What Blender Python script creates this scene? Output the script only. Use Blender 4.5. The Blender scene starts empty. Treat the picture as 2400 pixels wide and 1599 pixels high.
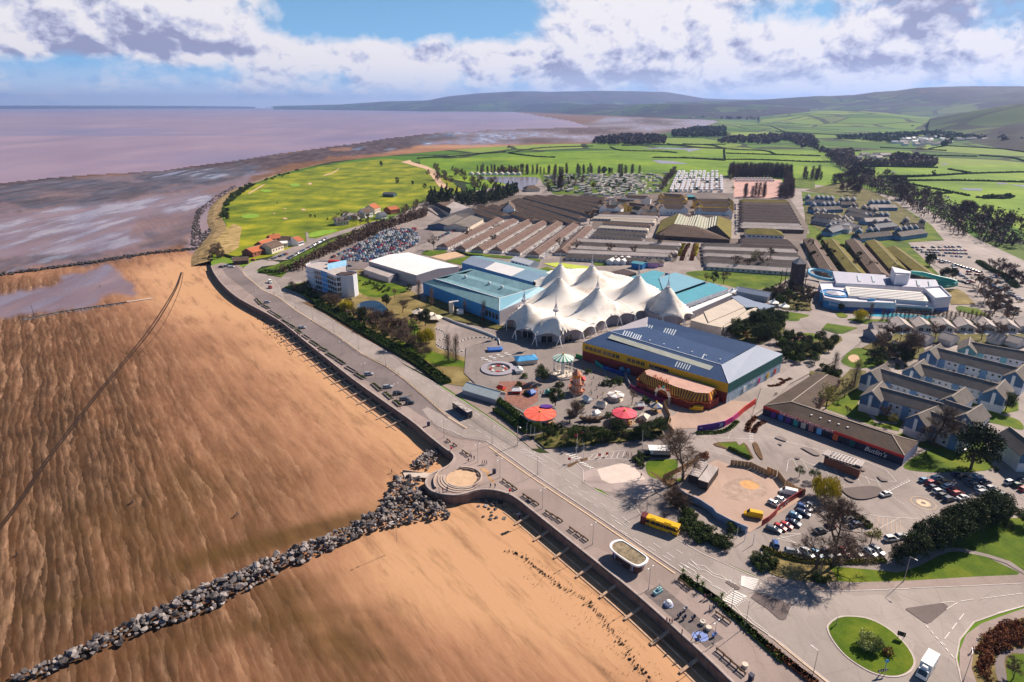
import bpy,math,random
import numpy as np
from mathutils import Vector,noise,geometry
R=math.radians
random.seed(7)
SC=bpy.context.scene
COL=SC.collection
# camera
HC=120.0
FPX=1466.0
PITCH=math.atan((799.5-248.0)/FPX)
cam_d=bpy.data.cameras.new('camera')
cam_d.sensor_width=36.0
cam_d.lens=36.0*FPX/2400.0
cam_d.clip_start=1.0
cam_d.clip_end=90000.0
cam=bpy.data.objects.new('camera',cam_d)
cam.location=(0,0,HC)
cam.rotation_euler=(math.pi/2-PITCH,0,0)
COL.objects.link(cam)
SC.camera=cam
# light
SUN_AZ=R(54.0)
SUN_EL=R(38.0)
sun_d=bpy.data.lights.new('sun','SUN')
sun_d.energy=5.0
sun_d.angle=R(0.5)
sun_d.color=(1.0,0.86,0.73)
sun=bpy.data.objects.new('sun',sun_d)
sdir=Vector((math.sin(SUN_AZ)*math.cos(SUN_EL),math.cos(SUN_AZ)*math.cos(SUN_EL),math.sin(SUN_EL)))
sun.rotation_euler=(-sdir).to_track_quat('-Z','Y').to_euler()
sun.location=(300,300,600)
COL.objects.link(sun)
SC.view_settings.view_transform='Standard'
SC.view_settings.look='None'
SC.view_settings.gamma=1.0
SC.view_settings.use_curve_mapping=False
SC.view_settings.exposure=0.72
def pix_dir(u,v):
 xx=(u-1200.0)/FPX;yy=(v-799.5)/FPX
 d=Vector((xx,math.cos(PITCH)-yy*math.sin(PITCH),-math.sin(PITCH)-yy*math.cos(PITCH)))
 return d.normalized()
def pix_azel(u,v):
 d=pix_dir(u,v)
 return math.atan2(d.x,d.y),math.asin(d.z)
 # world: nishita sky with procedural cumulus
W=bpy.data.worlds.new('World');SC.world=W;W.use_nodes=True
wt=W.node_tree;wt.nodes.clear()
def wn(t,**k):
 n=wt.nodes.new(t)
 for a,b in k.items():setattr(n,a,b)
 return n
def wm(op,a,b=None,c=None,clamp=False):
 n=wn('ShaderNodeMath',operation=op);n.use_clamp=clamp
 for i,x in enumerate((a,b,c)):
  if x is None:continue
  if isinstance(x,(int,float)):n.inputs[i].default_value=x
  else:wt.links.new(x,n.inputs[i])
 return n.outputs[0]
def wcomb(x,y,z=0.0):
 n=wn('ShaderNodeCombineXYZ')
 for i,q in enumerate((x,y,z)):
  if isinstance(q,(int,float)):n.inputs[i].default_value=q
  else:wt.links.new(q,n.inputs[i])
 return n.outputs[0]
def wnoise(vec,scale,detail,rough,lac=2.0):
 n=wn('ShaderNodeTexNoise');n.inputs['Scale'].default_value=scale
 n.inputs['Detail'].default_value=detail;n.inputs['Roughness'].default_value=rough
 n.inputs['Lacunarity'].default_value=lac
 wt.links.new(vec,n.inputs['Vector']);return n.outputs['Fac']
sky=wn('ShaderNodeTexSky',sky_type='NISHITA');sky.sun_disc=False
sky.sun_elevation=SUN_EL;sky.sun_rotation=SUN_AZ
sky.air_density=1.0;sky.dust_density=0.6;sky.ozone_density=1.2
tc=wn('ShaderNodeTexCoord');sp=wn('ShaderNodeSeparateXYZ');wt.links.new(tc.outputs['Generated'],sp.inputs[0])
az=wm('ARCTAN2',sp.outputs[0],sp.outputs[1]);el=wm('ARCSINE',sp.outputs[2])
elc=wm('POWER',wm('MAXIMUM',el,0.0),0.75)
px_=wm('MULTIPLY',az,1.0);py_=wm('MULTIPLY',elc,0.95)
base_vec=wcomb(px_,py_,3.7)
warp=wn('ShaderNodeTexNoise');warp.inputs['Scale'].default_value=9.0;warp.inputs['Detail'].default_value=3.0
wt.links.new(base_vec,warp.inputs['Vector'])
wv=wn('ShaderNodeVectorMath',operation='MULTIPLY_ADD')
wt.links.new(warp.outputs['Color'],wv.inputs[0]);wv.inputs[1].default_value=(0.05,0.03,0.0);wt.links.new(base_vec,wv.inputs[2])
P1=wv.outputs[0]
def offs(v,o):
 n=wn('ShaderNodeVectorMath',operation='ADD');wt.links.new(v,n.inputs[0]);n.inputs[1].default_value=o;return n.outputs[0]
nA=wnoise(P1,13.0,10.0,0.57)
nB=wnoise(offs(P1,(0.008,0.013,0.0)),13.0,10.0,0.57)
nL=wnoise(P1,4.0,2.0,0.5)
nLb=wnoise(offs(P1,(0.012,0.05,0.0)),4.0,2.0,0.5)
def blob(u,v,su,sv,w):
 a0,e0=pix_azel(u,v);sa=su/FPX;se=sv/FPX
 x=wm('DIVIDE',wm('SUBTRACT',az,a0),sa);y=wm('DIVIDE',wm('SUBTRACT',el,e0),se)
 q=wm('ADD',wm('MULTIPLY',x,x),wm('MULTIPLY',y,y))
 return wm('MULTIPLY',wm('EXPONENT',wm('MULTIPLY',q,-1.0)),w)
cov=wm('ADD',wm('MULTIPLY',nA,0.9),wm('MULTIPLY',nL,0.36))
cov=wm('SUBTRACT',cov,wm('MULTIPLY',wm('SUBTRACT',wm('MAXIMUM',el,0.15),0.15),1.1))
for b in((280,60,420,95,.26),(110,20,300,80,.14),(900,30,270,58,-.25),(1080,-10,160,50,-.14),(520,190,520,50,.10),(900,135,330,38,.22),(160,158,420,26,-.20),(700,165,300,18,-.10),(1500,60,380,75,.24),(1350,150,400,45,.16),(2150,60,360,80,.20),(1860,36,110,24,-.12),(2050,150,420,45,.16),(1560,200,420,30,.10),(760,70,150,50,-.08)):
 cov=wm('ADD',cov,blob(*b))
dens=wm('MULTIPLY',wm('SUBTRACT',cov,0.62),5.5,clamp=True)
relief=wm('ADD',wm('MULTIPLY',wm('SUBTRACT',nA,nB),7.0),wm('MULTIPLY',wm('SUBTRACT',nL,nLb),2.2))
thick=wm('MULTIPLY',wm('SUBTRACT',cov,0.76),1.0,clamp=True)
shade=wm('SUBTRACT',wm('ADD',relief,0.98),thick)
for b in((1720,55,95,32,.42),(2290,25,170,42,.62),(2150,135,330,24,.42),(1150,118,60,26,.40),(260,95,260,38,.30),(1500,178,300,18,.25),(1950,190,300,16,.35),(330,115,260,20,.22)):
 shade=wm('SUBTRACT',shade,blob(*b))
shade=wm('MULTIPLY',shade,1.0,clamp=True)
cr=wn('ShaderNodeValToRGB');wt.links.new(shade,cr.inputs[0])
cr.color_ramp.elements[0].position=0.0;cr.color_ramp.elements[0].color=(0.32,0.33,0.50,1)
cr.color_ramp.elements[1].position=0.85;cr.color_ramp.elements[1].color=(0.90,0.86,0.88,1)
e_=cr.color_ramp.elements.new(0.42);e_.color=(0.60,0.61,0.76,1)
hz=wm('SUBTRACT',1.0,wm('DIVIDE',wm('MAXIMUM',el,0.0),0.055),clamp=True)
bg_sky=wn('ShaderNodeBackground');bg_sky.inputs['Strength'].default_value=0.05
tint=wn('ShaderNodeMix',data_type='RGBA',blend_type='MULTIPLY');tint.inputs[0].default_value=1.0
wt.links.new(sky.outputs[0],tint.inputs[6]);tint.inputs[7].default_value=(0.42,0.60,0.78,1)
wt.links.new(tint.outputs[2],bg_sky.inputs['Color'])
bg_c=wn('ShaderNodeBackground');bg_c.inputs['Strength'].default_value=0.64
hm=wn('ShaderNodeMix',data_type='RGBA');wt.links.new(wm('MULTIPLY',hz,0.75),hm.inputs[0])
wt.links.new(cr.outputs[0],hm.inputs[6]);hm.inputs[7].default_value=(0.66,0.76,0.96,1)
wt.links.new(hm.outputs[2],bg_c.inputs['Color'])
bg_p=wn('ShaderNodeBackground');bg_p.inputs['Color'].default_value=(0.26,0.58,0.98,1);bg_p.inputs['Strength'].default_value=0.64
pale=wn('ShaderNodeMixShader');wt.links.new(wm('POWER',wm('SUBTRACT',1.0,wm('DIVIDE',wm('MAXIMUM',el,0.0),0.50),clamp=True),2.0),pale.inputs[0])
wt.links.new(bg_sky.outputs[0],pale.inputs[1]);wt.links.new(bg_p.outputs[0],pale.inputs[2])
mx=wn('ShaderNodeMixShader');fac=wm('MAXIMUM',dens,wm('MULTIPLY',hz,0.85))
below=wm('MULTIPLY',wm('ADD',el,0.02),50.0,clamp=True)
wt.links.new(wm('MULTIPLY',fac,below),mx.inputs[0]);wt.links.new(pale.outputs[0],mx.inputs[1]);wt.links.new(bg_c.outputs[0],mx.inputs[2])
wo=wn('ShaderNodeOutputWorld');wt.links.new(mx.outputs[0],wo.inputs['Surface'])
# photo crops used for surveying ground positions
K0=(0,0,.9804);KS=(0,0,1.0)
K1=(1800,1200,3.923);K2=(1200,1200,3.923);K3=(1800,800,3.92);K4=(1200,800,3.92)
K5=(1000,560,4.708);K6=(1400,560,4.708);K7=(1900,560,4.708);K8=(600,560,4.708)
K9=(1000,360,4.708);K10=(1400,360,4.708);K11=(1900,360,4.708)
K12=(900,200,2.9425);K13=(1600,180,2.9425);K14=(0,220,2.6156);K15=(450,380,4.28)
K16=(0,600,2.354);K17=(0,1000,1.9617);K18=(900,980,6.271)
BZ=-3.2
def uv(k,x,y):return k[0]+x/k[2],k[1]+y/k[2]
def G(u,v,z=0.0):
 d=pix_dir(u,v)
 t=(HC-z)/max(-d.z,1e-5)
 return Vector((d.x*t,d.y*t,z))
def P(k,x,y,z=0.0):
 return G(*uv(k,x,y),z)
def PL(k,pts,z=0.0):
 return[P(k,x,y,z)for x,y in pts]
 # materials
MATS={}
def lin(c):
 return tuple((x/12.92 if x<=0.04045 else((x+0.055)/1.055)**2.4)for x in c)
class NT:
 def __init__(s,name):
  s.m=bpy.data.materials.new(name);s.m.use_nodes=True;s.t=s.m.node_tree;s.t.nodes.clear()
  s.out=s.t.nodes.new('ShaderNodeOutputMaterial');s.b=s.t.nodes.new('ShaderNodeBsdfPrincipled')
  s.t.links.new(s.b.outputs[0],s.out.inputs[0])
 def n(s,t,**k):
  q=s.t.nodes.new(t)
  for a,b in k.items():setattr(q,a,b)
  return q
 def l(s,a,b):s.t.links.new(a,b)
 def set(s,inp,x):
  if isinstance(x,(int,float)):inp.default_value=x
  elif isinstance(x,tuple):inp.default_value=x if len(x)==4 or inp.type=='VECTOR' else(*x,1)
  else:s.l(x,inp)
 def math(s,op,a,b=None,clamp=False):
  q=s.n('ShaderNodeMath',operation=op);q.use_clamp=clamp
  s.set(q.inputs[0],a)
  if b is not None:s.set(q.inputs[1],b)
  return q.outputs[0]
 def mix(s,f,a,b,mode='MIX'):
  q=s.n('ShaderNodeMix',data_type='RGBA',blend_type=mode)
  s.set(q.inputs[0],f);s.set(q.inputs[6],a);s.set(q.inputs[7],b);return q.outputs[2]
 def pos(s):
  return s.n('ShaderNodeNewGeometry').outputs['Position']
 def obj(s):
  return s.n('ShaderNodeTexCoord').outputs['Object']
 def map(s,vec,scale=(1,1,1),rot=(0,0,0),loc=(0,0,0)):
  q=s.n('ShaderNodeMapping');s.l(vec,q.inputs[0]);q.inputs['Scale'].default_value=scale
  q.inputs['Rotation'].default_value=rot;q.inputs['Location'].default_value=loc;return q.outputs[0]
 def noise(s,vec,scale,detail=4,rough=.55,out='Fac',dist=0.0):
  q=s.n('ShaderNodeTexNoise');s.l(vec,q.inputs['Vector']);q.inputs['Scale'].default_value=scale
  q.inputs['Detail'].default_value=detail;q.inputs['Roughness'].default_value=rough;q.inputs['Distortion'].default_value=dist
  return q.outputs[out]
 def ramp(s,f,stops):
  q=s.n('ShaderNodeValToRGB');s.l(f,q.inputs[0]);r=q.color_ramp
  while len(r.elements)<len(stops):r.elements.new(0.5)
  for e,(p,c)in zip(r.elements,stops):
   e.position=p;e.color=(c,c,c,1)if isinstance(c,(int,float))else(*c,1)
  return q.outputs[0]
 def attr(s,name,out='Fac'):
  q=s.n('ShaderNodeAttribute');q.attribute_name=name;return q.outputs[out]
 def rnd(s):return s.n('ShaderNodeObjectInfo').outputs['Random']
 def ocol(s):return s.n('ShaderNodeObjectInfo').outputs['Color']
 def bump(s,h,strength=.3,dist=.1):
  q=s.n('ShaderNodeBump');q.inputs['Strength'].default_value=strength;q.inputs['Distance'].default_value=dist
  s.l(h,q.inputs['Height']);s.l(q.outputs[0],s.b.inputs['Normal'])
 def fin(s,col=None,rough=None,metal=None,spec=None):
  if col is not None:s.set(s.b.inputs['Base Color'],col)
  if rough is not None:s.set(s.b.inputs['Roughness'],rough)
  if metal is not None:s.set(s.b.inputs['Metallic'],metal)
  if spec is not None:s.set(s.b.inputs['Specular IOR Level'],spec)
  return s.m
def mat(name,c,rough=.7,var=.18,scale=.35,metal=0.0,spec=.3,fine=0.0,srgb=False,emit=None):
 """weathered plain surface: colour with large and fine stains in world space"""
 if name in MATS:return MATS[name]
 if srgb:c=lin(c)
 q=NT(name);p=q.pos()
 n1=q.noise(p,scale,5,.6);n2=q.noise(p,scale*9,4,.6)
 f=q.math('ADD',q.math('MULTIPLY',n1,.6),q.math('MULTIPLY',n2,.4))
 lo=tuple(max(0,x*(1-var*1.6))for x in c);hi=tuple(min(1,x*(1+var*1.3))for x in c)
 colr=q.ramp(f,[(.33,lo),(.67,hi)])
 q.fin(colr,rough,metal,spec)
 MATS[name]=q.m
 return q.m
 # mesh building
class MB:
 def __init__(s):s.v=[];s.f=[];s.mi=[];s.cur=0
 def add(s,vs,fs,mi=None):
  o=len(s.v);s.v.extend([tuple(a)for a in vs]);s.f.extend([tuple(i+o for i in f)for f in fs])
  s.mi.extend([s.cur if mi is None else mi]*len(fs));return s
 def box(s,c,size,rz=0.0,z0=None,mi=None,taper=1.0):
  """c = centre (x, y, base z); size = (w, d, h)"""
  w,d,h=size[0]/2,size[1]/2,size[2];ca,sa=math.cos(rz),math.sin(rz)
  vs=[]
  for z,t in((c[2],1.0),(c[2]+h,taper)):
   for x,y in((-w,-d),(w,-d),(w,d),(-w,d)):
    x*=t;y*=t
    vs.append((c[0]+x*ca-y*sa,c[1]+x*sa+y*ca,z))
  return s.add(vs,[(0,3,2,1),(4,5,6,7),(0,1,5,4),(1,2,6,5),(2,3,7,6),(3,0,4,7)],mi)
 def bar(s,a,b,w,h=None,mi=None):
  """box beam from a to b, its centre line on ab"""
  a=Vector(a);b=Vector(b);h=w if h is None else h;d=(b-a)
  if d.length<1e-6:return s
  d.normalize();up=Vector((0,0,1))if abs(d.z)<.95 else Vector((1,0,0))
  sx=d.cross(up).normalized()*w/2;sy=sx.cross(d).normalized()*h/2
  vs=[a-sx-sy,a+sx-sy,a+sx+sy,a-sx+sy,b-sx-sy,b+sx-sy,b+sx+sy,b-sx+sy]
  return s.add(vs,[(0,3,2,1),(4,5,6,7),(0,1,5,4),(1,2,6,5),(2,3,7,6),(3,0,4,7)],mi)
 def tube(s,a,b,r0,r1=None,n=6,cap=True,mi=None):
  a=Vector(a);b=Vector(b);r1=r0 if r1 is None else r1;d=(b-a)
  if d.length<1e-6:return s
  d.normalize();up=Vector((0,0,1))if abs(d.z)<.95 else Vector((1,0,0))
  x=d.cross(up).normalized();y=d.cross(x)
  vs=[]
  for c,r in((a,r0),(b,r1)):
   for i in range(n):
    t=2*math.pi*i/n;vs.append(c+x*(r*math.cos(t))+y*(r*math.sin(t)))
  fs=[(i,(i+1)%n,n+(i+1)%n,n+i)for i in range(n)]
  if cap:fs+=[tuple(range(n-1,-1,-1)),tuple(range(n,2*n))]
  return s.add(vs,fs,mi)
 def lathe(s,c,prof,n=16,mi=None,a0=0.0,a1=None,sx=1.0,sy=1.0):
  """prof = [(r, z)...] around vertical axis at c"""
  full=a1 is None;a1=a0+2*math.pi if full else a1;m=n if full else n+1
  vs=[]
  for r,z in prof:
   for i in range(m):
    t=a0+(a1-a0)*i/n;vs.append((c[0]+r*math.cos(t)*sx,c[1]+r*math.sin(t)*sy,c[2]+z))
  fs=[]
  for j in range(len(prof)-1):
   for i in range(n):
    i2=(i+1)%m if full else i+1
    fs.append((j*m+i,j*m+i2,(j+1)*m+i2,(j+1)*m+i))
  return s.add(vs,fs,mi)
 def prism(s,pts,z0,z1,mi=None,top=True,bottom=False,sides=True):
  pts=[Vector((p[0],p[1],0))for p in pts];n=len(pts)
  if sum(pts[i].x*pts[(i+1)%n].y-pts[(i+1)%n].x*pts[i].y for i in range(n))<0:pts=pts[::-1]
  vs=[(p.x,p.y,z0)for p in pts]+[(p.x,p.y,z1)for p in pts]
  fs=[(i,(i+1)%n,n+(i+1)%n,n+i)for i in range(n)]if sides else[]
  if top or bottom:
   tri=geometry.tessellate_polygon([pts])
   for t in tri:
    a,b,c=t
    if(pts[b]-pts[a]).cross(pts[c]-pts[a]).z<0:a,b,c=c,b,a
    if top:fs.append((n+a,n+b,n+c))
    if bottom:fs.append((c,b,a))
  return s.add(vs,fs,mi)
 def quad(s,a,b,c,d,mi=None):return s.add([a,b,c,d],[(0,1,2,3)],mi)
 def tri(s,a,b,c,mi=None):return s.add([a,b,c],[(0,1,2)],mi)
 def ball(s,c,r,n=8,m=5,mi=None,rz=1.0):
  prof=[(r*math.sin(math.pi*j/m)+1e-4,-r*rz*math.cos(math.pi*j/m))for j in range(m+1)]
  return s.lathe(c,prof,n,mi)
 def mesh(s,name,mats,off=None,smooth=False):
  me=bpy.data.meshes.new(name)
  if off is not None:vs=[(v[0]-off[0],v[1]-off[1],v[2]-off[2])for v in s.v]
  else:vs=s.v
  me.from_pydata(vs,[],s.f)
  if not isinstance(mats,(list,tuple)):mats=[mats]
  for m in mats:me.materials.append(m)
  if len(mats)>1:me.polygons.foreach_set('material_index',s.mi)
  if smooth:me.polygons.foreach_set('use_smooth',[True]*len(me.polygons))
  return me
 def build(s,name,mats,parent=None,smooth=False,loc=None):
  off=None
  if parent is not None:off=WLOC.get(parent.name,Vector((0,0,0)))
  elif loc is not None:off=Vector(loc)
  o=bpy.data.objects.new(name,s.mesh(name,mats,off,smooth));COL.objects.link(o)
  if parent is not None:o.parent=parent;WLOC[o.name]=off
  elif loc is not None:o.location=loc;WLOC[o.name]=Vector(loc)
  return o
WLOC={}
def thing(name,label,cat,loc=(0,0,0),rz=0.0,group=None):
 o=bpy.data.objects.new(name,None);COL.objects.link(o)
 o.empty_display_size=1.0
 o.location=loc;o.rotation_euler=(0,0,rz)
 o['label']=label;o['category']=cat
 if group:o['group']=group
 WLOC[o.name]=Vector(loc)
 return o
def tag(o,label=None,cat=None,group=None,kind=None):
 if label:o['label']=label
 if cat:o['category']=cat
 if group:o['group']=group
 if kind:o['kind']=kind
 return o
def part(name,me,parent,col=None):
 o=bpy.data.objects.new(name,me);COL.objects.link(o);o.parent=parent
 if col:o.color=(*col,1)
 return o
def struct(name,mb,m,smooth=False):
 o=mb.build(name,m,None,smooth);o['kind']='structure';return o
def sheet(name,pts,z,m,kind='structure',label=None,cat=None):
 mb=MB();mb.prism(pts,z-.01,z,sides=False)
 o=mb.build(name,m)
 if kind:o['kind']=kind
 if label:o['label']=label
 if cat:o['category']=cat
 return o
def kerbed(name,pts,z0,z1,m):
 mb=MB();mb.prism(pts,z0,z1);o=mb.build(name,m);o['kind']='structure';return o
def copytree(src,loc,rz=0.0,label=None,group=None,scale=None,col=None):
 r=src.copy();COL.objects.link(r);r.location=loc;r.rotation_euler=(0,0,rz)
 if scale is not None:r.scale=scale if isinstance(scale,(tuple,list))else(scale,)*3
 if label:r['label']=label
 if group:r['group']=group
 if col:r.color=(*col,1)
 for ch in CH.get(src.name,[]):
  c=ch.copy();COL.objects.link(c);c.parent=r
  if col:c.color=(*col,1)
  for g in CH.get(ch.name,[]):
   d=g.copy();COL.objects.link(d);d.parent=c
   if col:d.color=(*col,1)
 return r
CH={}
def reg(root):
 """remember children for copytree"""
 for c in root.children:
  CH.setdefault(root.name,[]).append(c);reg(c)
def smoothline(pts,sub=6,closed=False):
 """catmull-rom through points"""
 pts=[Vector(p)for p in pts];n=len(pts);out=[]
 rng=range(n if closed else n-1)
 for i in rng:
  p0=pts[(i-1)%n]if closed or i>0 else pts[0]*2-pts[1]
  p1=pts[i];p2=pts[(i+1)%n]
  p3=pts[(i+2)%n]if closed or i+2<n else p2*2-p1
  for k in range(sub):
   t=k/sub
   out.append(.5*((2*p1)+(p2-p0)*t+(2*p0-5*p1+4*p2-p3)*t*t+(3*p1-p0-3*p2+p3)*t**3))
 if not closed:out.append(pts[-1])
 return out
def offset_line(pts,d):
 """offset polyline to its left by d (xy)"""
 out=[]
 for i,p in enumerate(pts):
  a=pts[max(0,i-1)];b=pts[min(len(pts)-1,i+1)]
  t=Vector((b.x-a.x,b.y-a.y,0))
  if t.length<1e-6:t=Vector((1,0,0))
  t.normalize();out.append(Vector((p.x-t.y*d,p.y+t.x*d,p.z)))
 return out
def ribbon(mb,pts,d0,d1,z0=None,z1=None,mi=None):
 """strip between two offsets of a polyline"""
 A=offset_line(pts,d0);B=offset_line(pts,d1)
 for i in range(len(pts)-1):
  a,b,c,d=A[i],A[i+1],B[i+1],B[i]
  za=z0 if z0 is not None else a.z;zb=z1 if z1 is not None else(z0 if z0 is not None else c.z)
  q=[(a.x,a.y,za),(b.x,b.y,za),(c.x,c.y,zb),(d.x,d.y,zb)]
  if d1<d0:q=q[::-1]
  mb.quad(*q,mi=mi)
 return mb
def walk(pts,step,start=0.0):
 """points and headings along a polyline every step metres"""
 out=[];acc=start;
 for a,b in zip(pts[:-1],pts[1:]):
  L=(b-a).length
  if L<1e-6:continue
  t=acc
  while t<L:
   out.append((a.lerp(b,t/L),math.atan2(b.y-a.y,b.x-a.x)));t+=step
  acc=t-L
 return out
def inside(poly,x,y):
 c=False;n=len(poly);j=n-1
 for i in range(n):
  xi,yi=poly[i][0],poly[i][1];xj,yj=poly[j][0],poly[j][1]
  if(yi>y)!=(yj>y)and x<(xj-xi)*(y-yi)/(yj-yi)+xi:c=not c
  j=i
 return c
def scatter(poly,n,mind=0.0,tries=40,rng=random):
 xs=[p[0]for p in poly];ys=[p[1]for p in poly];out=[]
 k=0
 while len(out)<n and k<n*tries:
  k+=1;x=rng.uniform(min(xs),max(xs));y=rng.uniform(min(ys),max(ys))
  if not inside(poly,x,y):continue
  if mind and any((x-a)**2+(y-b)**2<mind*mind for a,b in out):continue
  out.append((x,y))
 return out
 # coast lines (surveyed on the promenade level)
WALL_PX=[(1850,1720),(1720,1599),(1649,1531),(1496,1394),(1363,1287),(1264,1208),(1217,1171),(1192,1157),(1161,1148.5),(1131,1147),(1107,1151),(1088,1157),(1064,1160),(1035,1157),(1015,1151),(1003,1140),(1001,1128),(1010,1115),(1030,1105),(1050,1095),(1063,1083),(1067,1071),(1060,1061),(1043,1050),(1002,1017),(960,982),(832,891),(722,804),(651,749),(565,702),(527,671),(505,643),(496,624)]
COAST_PX=[(494,612),(493,590),(506,567),(520,548),(529,532),(522,520),(518,506),(520,483),(532,466),(550,452),(576,436),(613,424),(649,410),(677,403),(707,396),(765,382),(830,374),(900,366.5),(998,357),(1117,347),(1270,338.5),(1393,336),(1412,328),(1505,318),(1580,309),(1631,299),(1665,292),(1682,283),(1640,279),(1580,276),(1478,272),(1342,266),(1257,264),(1189,259.5),(1110,257)]
wall_line=smoothline([G(u,v)for u,v in WALL_PX],4)
coast_line=smoothline([G(u,v)for u,v in COAST_PX],3)
# materials of the setting
def m_sea():
 q=NT('sea_water');p=q.pos()
 n=q.noise(q.map(p,(.004,.0012,.01),(0,0,.5)),1.0,5,.6)
 c=q.ramp(n,[(.35,(.22,.130,.180)),(.65,(.33,.20,.24))])
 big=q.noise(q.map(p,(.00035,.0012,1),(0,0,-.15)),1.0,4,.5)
 c=q.mix(q.ramp(big,[(.52,0.0),(.62,.7)]),c,(.15,.125,.23))  # cloud-shadow patches painted into the sea colour
 w=q.noise(q.map(p,(.12,.05,.1)),1.0,5,.65)
 q.bump(w,.35,1.2)
 return q.fin(c,.32,0,.35)
def m_beach():
 q=NT('beach_sand');p=q.pos()
 tone=q.attr('tone');rock=q.attr('rock');wet=q.attr('wet');sh=q.attr('shingle');dk=q.attr('dark')
 ang=R(-50)
 pr=q.map(p,(1,1,1),(0,0,R(54)))
 wisp=q.noise(q.map(pr,(.016,.075,1)),1.0,7,.66,dist=.7)
 wisp2=q.noise(q.map(pr,(.05,.26,1)),1.0,6,.68,dist=.6)
 fine=q.noise(q.map(pr,(.35,1.3,1)),1.0,5,.7)
 big=q.noise(p,.012,4,.55)
 rip=q.noise(q.map(pr,(4.5,.8,1)),1.0,4,.6)
 a=q.math('ADD',q.math('MULTIPLY',q.math('SUBTRACT',wisp,.5),1.1),q.math('MULTIPLY',q.math('SUBTRACT',wisp2,.5),.7))
 a=q.math('ADD',a,q.math('MULTIPLY',q.math('SUBTRACT',fine,.5),.35))
 a=q.math('ADD',a,q.math('MULTIPLY',q.math('SUBTRACT',big,.5),.45))
 amp=q.math('SUBTRACT',1.15,q.math('MULTIPLY',tone,.8))
 t=q.math('ADD',tone,q.math('MULTIPLY',a,amp),clamp=True)
 sand=q.ramp(t,[(0.0,(.038,.019,.008)),(.22,(.088,.040,.017)),(.45,(.175,.082,.042)),(.72,(.32,.160,.088)),(1.0,(.51,.29,.155))])
 patch=q.ramp(q.noise(p,.018,3,.5),[(.38,0.0),(.60,1.0)]);sx=q.n('ShaderNodeSeparateXYZ');q.l(pr,sx.inputs[0])
 saw=q.math('FRACT',q.math('ADD',q.math('MULTIPLY',sx.outputs[1],.15),q.math('MULTIPLY',q.noise(q.map(pr,(.012,.035,1)),1.0,8,.60),3.2)))
 brk=q.ramp(q.noise(q.map(pr,(.09,.5,1)),1.0,6,.7),[(.36,.1),(.60,1.0)])
 rf=q.math('MULTIPLY',q.math('MULTIPLY',q.math('MULTIPLY',q.math('POWER',saw,3.0),brk),q.math('ADD',patch,.12)),q.math('SUBTRACT',1.0,q.math('MULTIPLY',tone,.95)),clamp=True)
 saw2=q.math('FRACT',q.math('ADD',q.math('MULTIPLY',sx.outputs[1],.42),q.math('MULTIPLY',q.noise(q.map(pr,(.035,.10,1)),1.0,7,.62),3.2)))
 rf=q.math('ADD',rf,q.math('MULTIPLY',q.math('MULTIPLY',q.math('POWER',saw2,2.0),brk),q.math('SUBTRACT',.42,q.math('MULTIPLY',tone,.36))),clamp=True)
 sand=q.mix(q.math('MULTIPLY',q.math('POWER',q.math('SUBTRACT',1.0,saw),3.0),q.math('SUBTRACT',.20,q.math('MULTIPLY',tone,.20)),clamp=True),sand,(.07,.036,.014))
 sand=q.mix(rf,sand,(.44,.26,.155))
 dr=q.noise(q.map(pr,(.035,.20,1),(0,0,-.25)),1.0,7,.7);sand=q.mix(q.ramp(dr,[(.52,0.0),(.70,.55)]),sand,(.10,.050,.024))
 sand=q.mix(q.math('MULTIPLY',dk,.85),sand,q.ramp(wisp2,[(.3,(.055,.030,.008)),(.7,(.12,.066,.020))]))
 sp_=q.noise(p,2.2,3,.7)
 sand=q.mix(q.ramp(sp_,[(.66,0.0),(.74,.35)]),sand,(.12,.07,.05))
 rk1=q.noise(q.map(p,(.05,.02,1),(0,0,.5)),1.0,8,.7)
 rkc=q.ramp(rk1,[(.32,(.026,.020,.028)),(.5,(.070,.050,.055)),(.68,(.15,.105,.115))])
 shn=q.noise(p,1.1,6,.8)
 shc=q.ramp(shn,[(.3,(.12,.085,.10)),(.7,(.36,.28,.31))])
 wc=q.ramp(q.noise(q.map(p,(.03,.012,1),(0,0,.9)),1.0,6,.6),[(.35,(.16,.105,.125)),(.65,(.24,.165,.185))])  # wet sand colour, with lilac sky reflection painted into it
 c=q.mix(wet,sand,wc);c=q.mix(sh,c,shc);c=q.mix(rock,c,rkc)
 ws=q.noise(q.map(p,(.035,.008,1),(0,0,.75)),1.0,6,.62)
 wr=q.math('MULTIPLY',wet,q.ramp(ws,[(.36,.25),(.56,1.0)]))
 rough=q.math('SUBTRACT',.85,q.math('MULTIPLY',wr,.72))
 pools=q.math('MULTIPLY',rock,q.ramp(q.noise(q.map(p,(.018,.0035,1),(0,0,.95)),1.0,5,.6),[(.60,0.0),(.64,1.0)]))
 rough=q.math('SUBTRACT',rough,q.math('MULTIPLY',pools,.62),clamp=True)
 h=q.math('ADD',q.math('MULTIPLY',rip,.5),q.math('MULTIPLY',fine,.5))
 q.set(q.b.inputs['Specular IOR Level'],q.math('ADD',.12,q.math('MULTIPLY',wet,.75)))
 bm=q.n('ShaderNodeBump');bm.inputs['Distance'].default_value=.25
 q.l(q.math('MULTIPLY',q.math('SUBTRACT',1.0,wr),.25),bm.inputs['Strength']);q.l(h,bm.inputs['Height']);q.l(bm.outputs[0],q.b.inputs['Normal'])
 return q.fin(c,rough)
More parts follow.
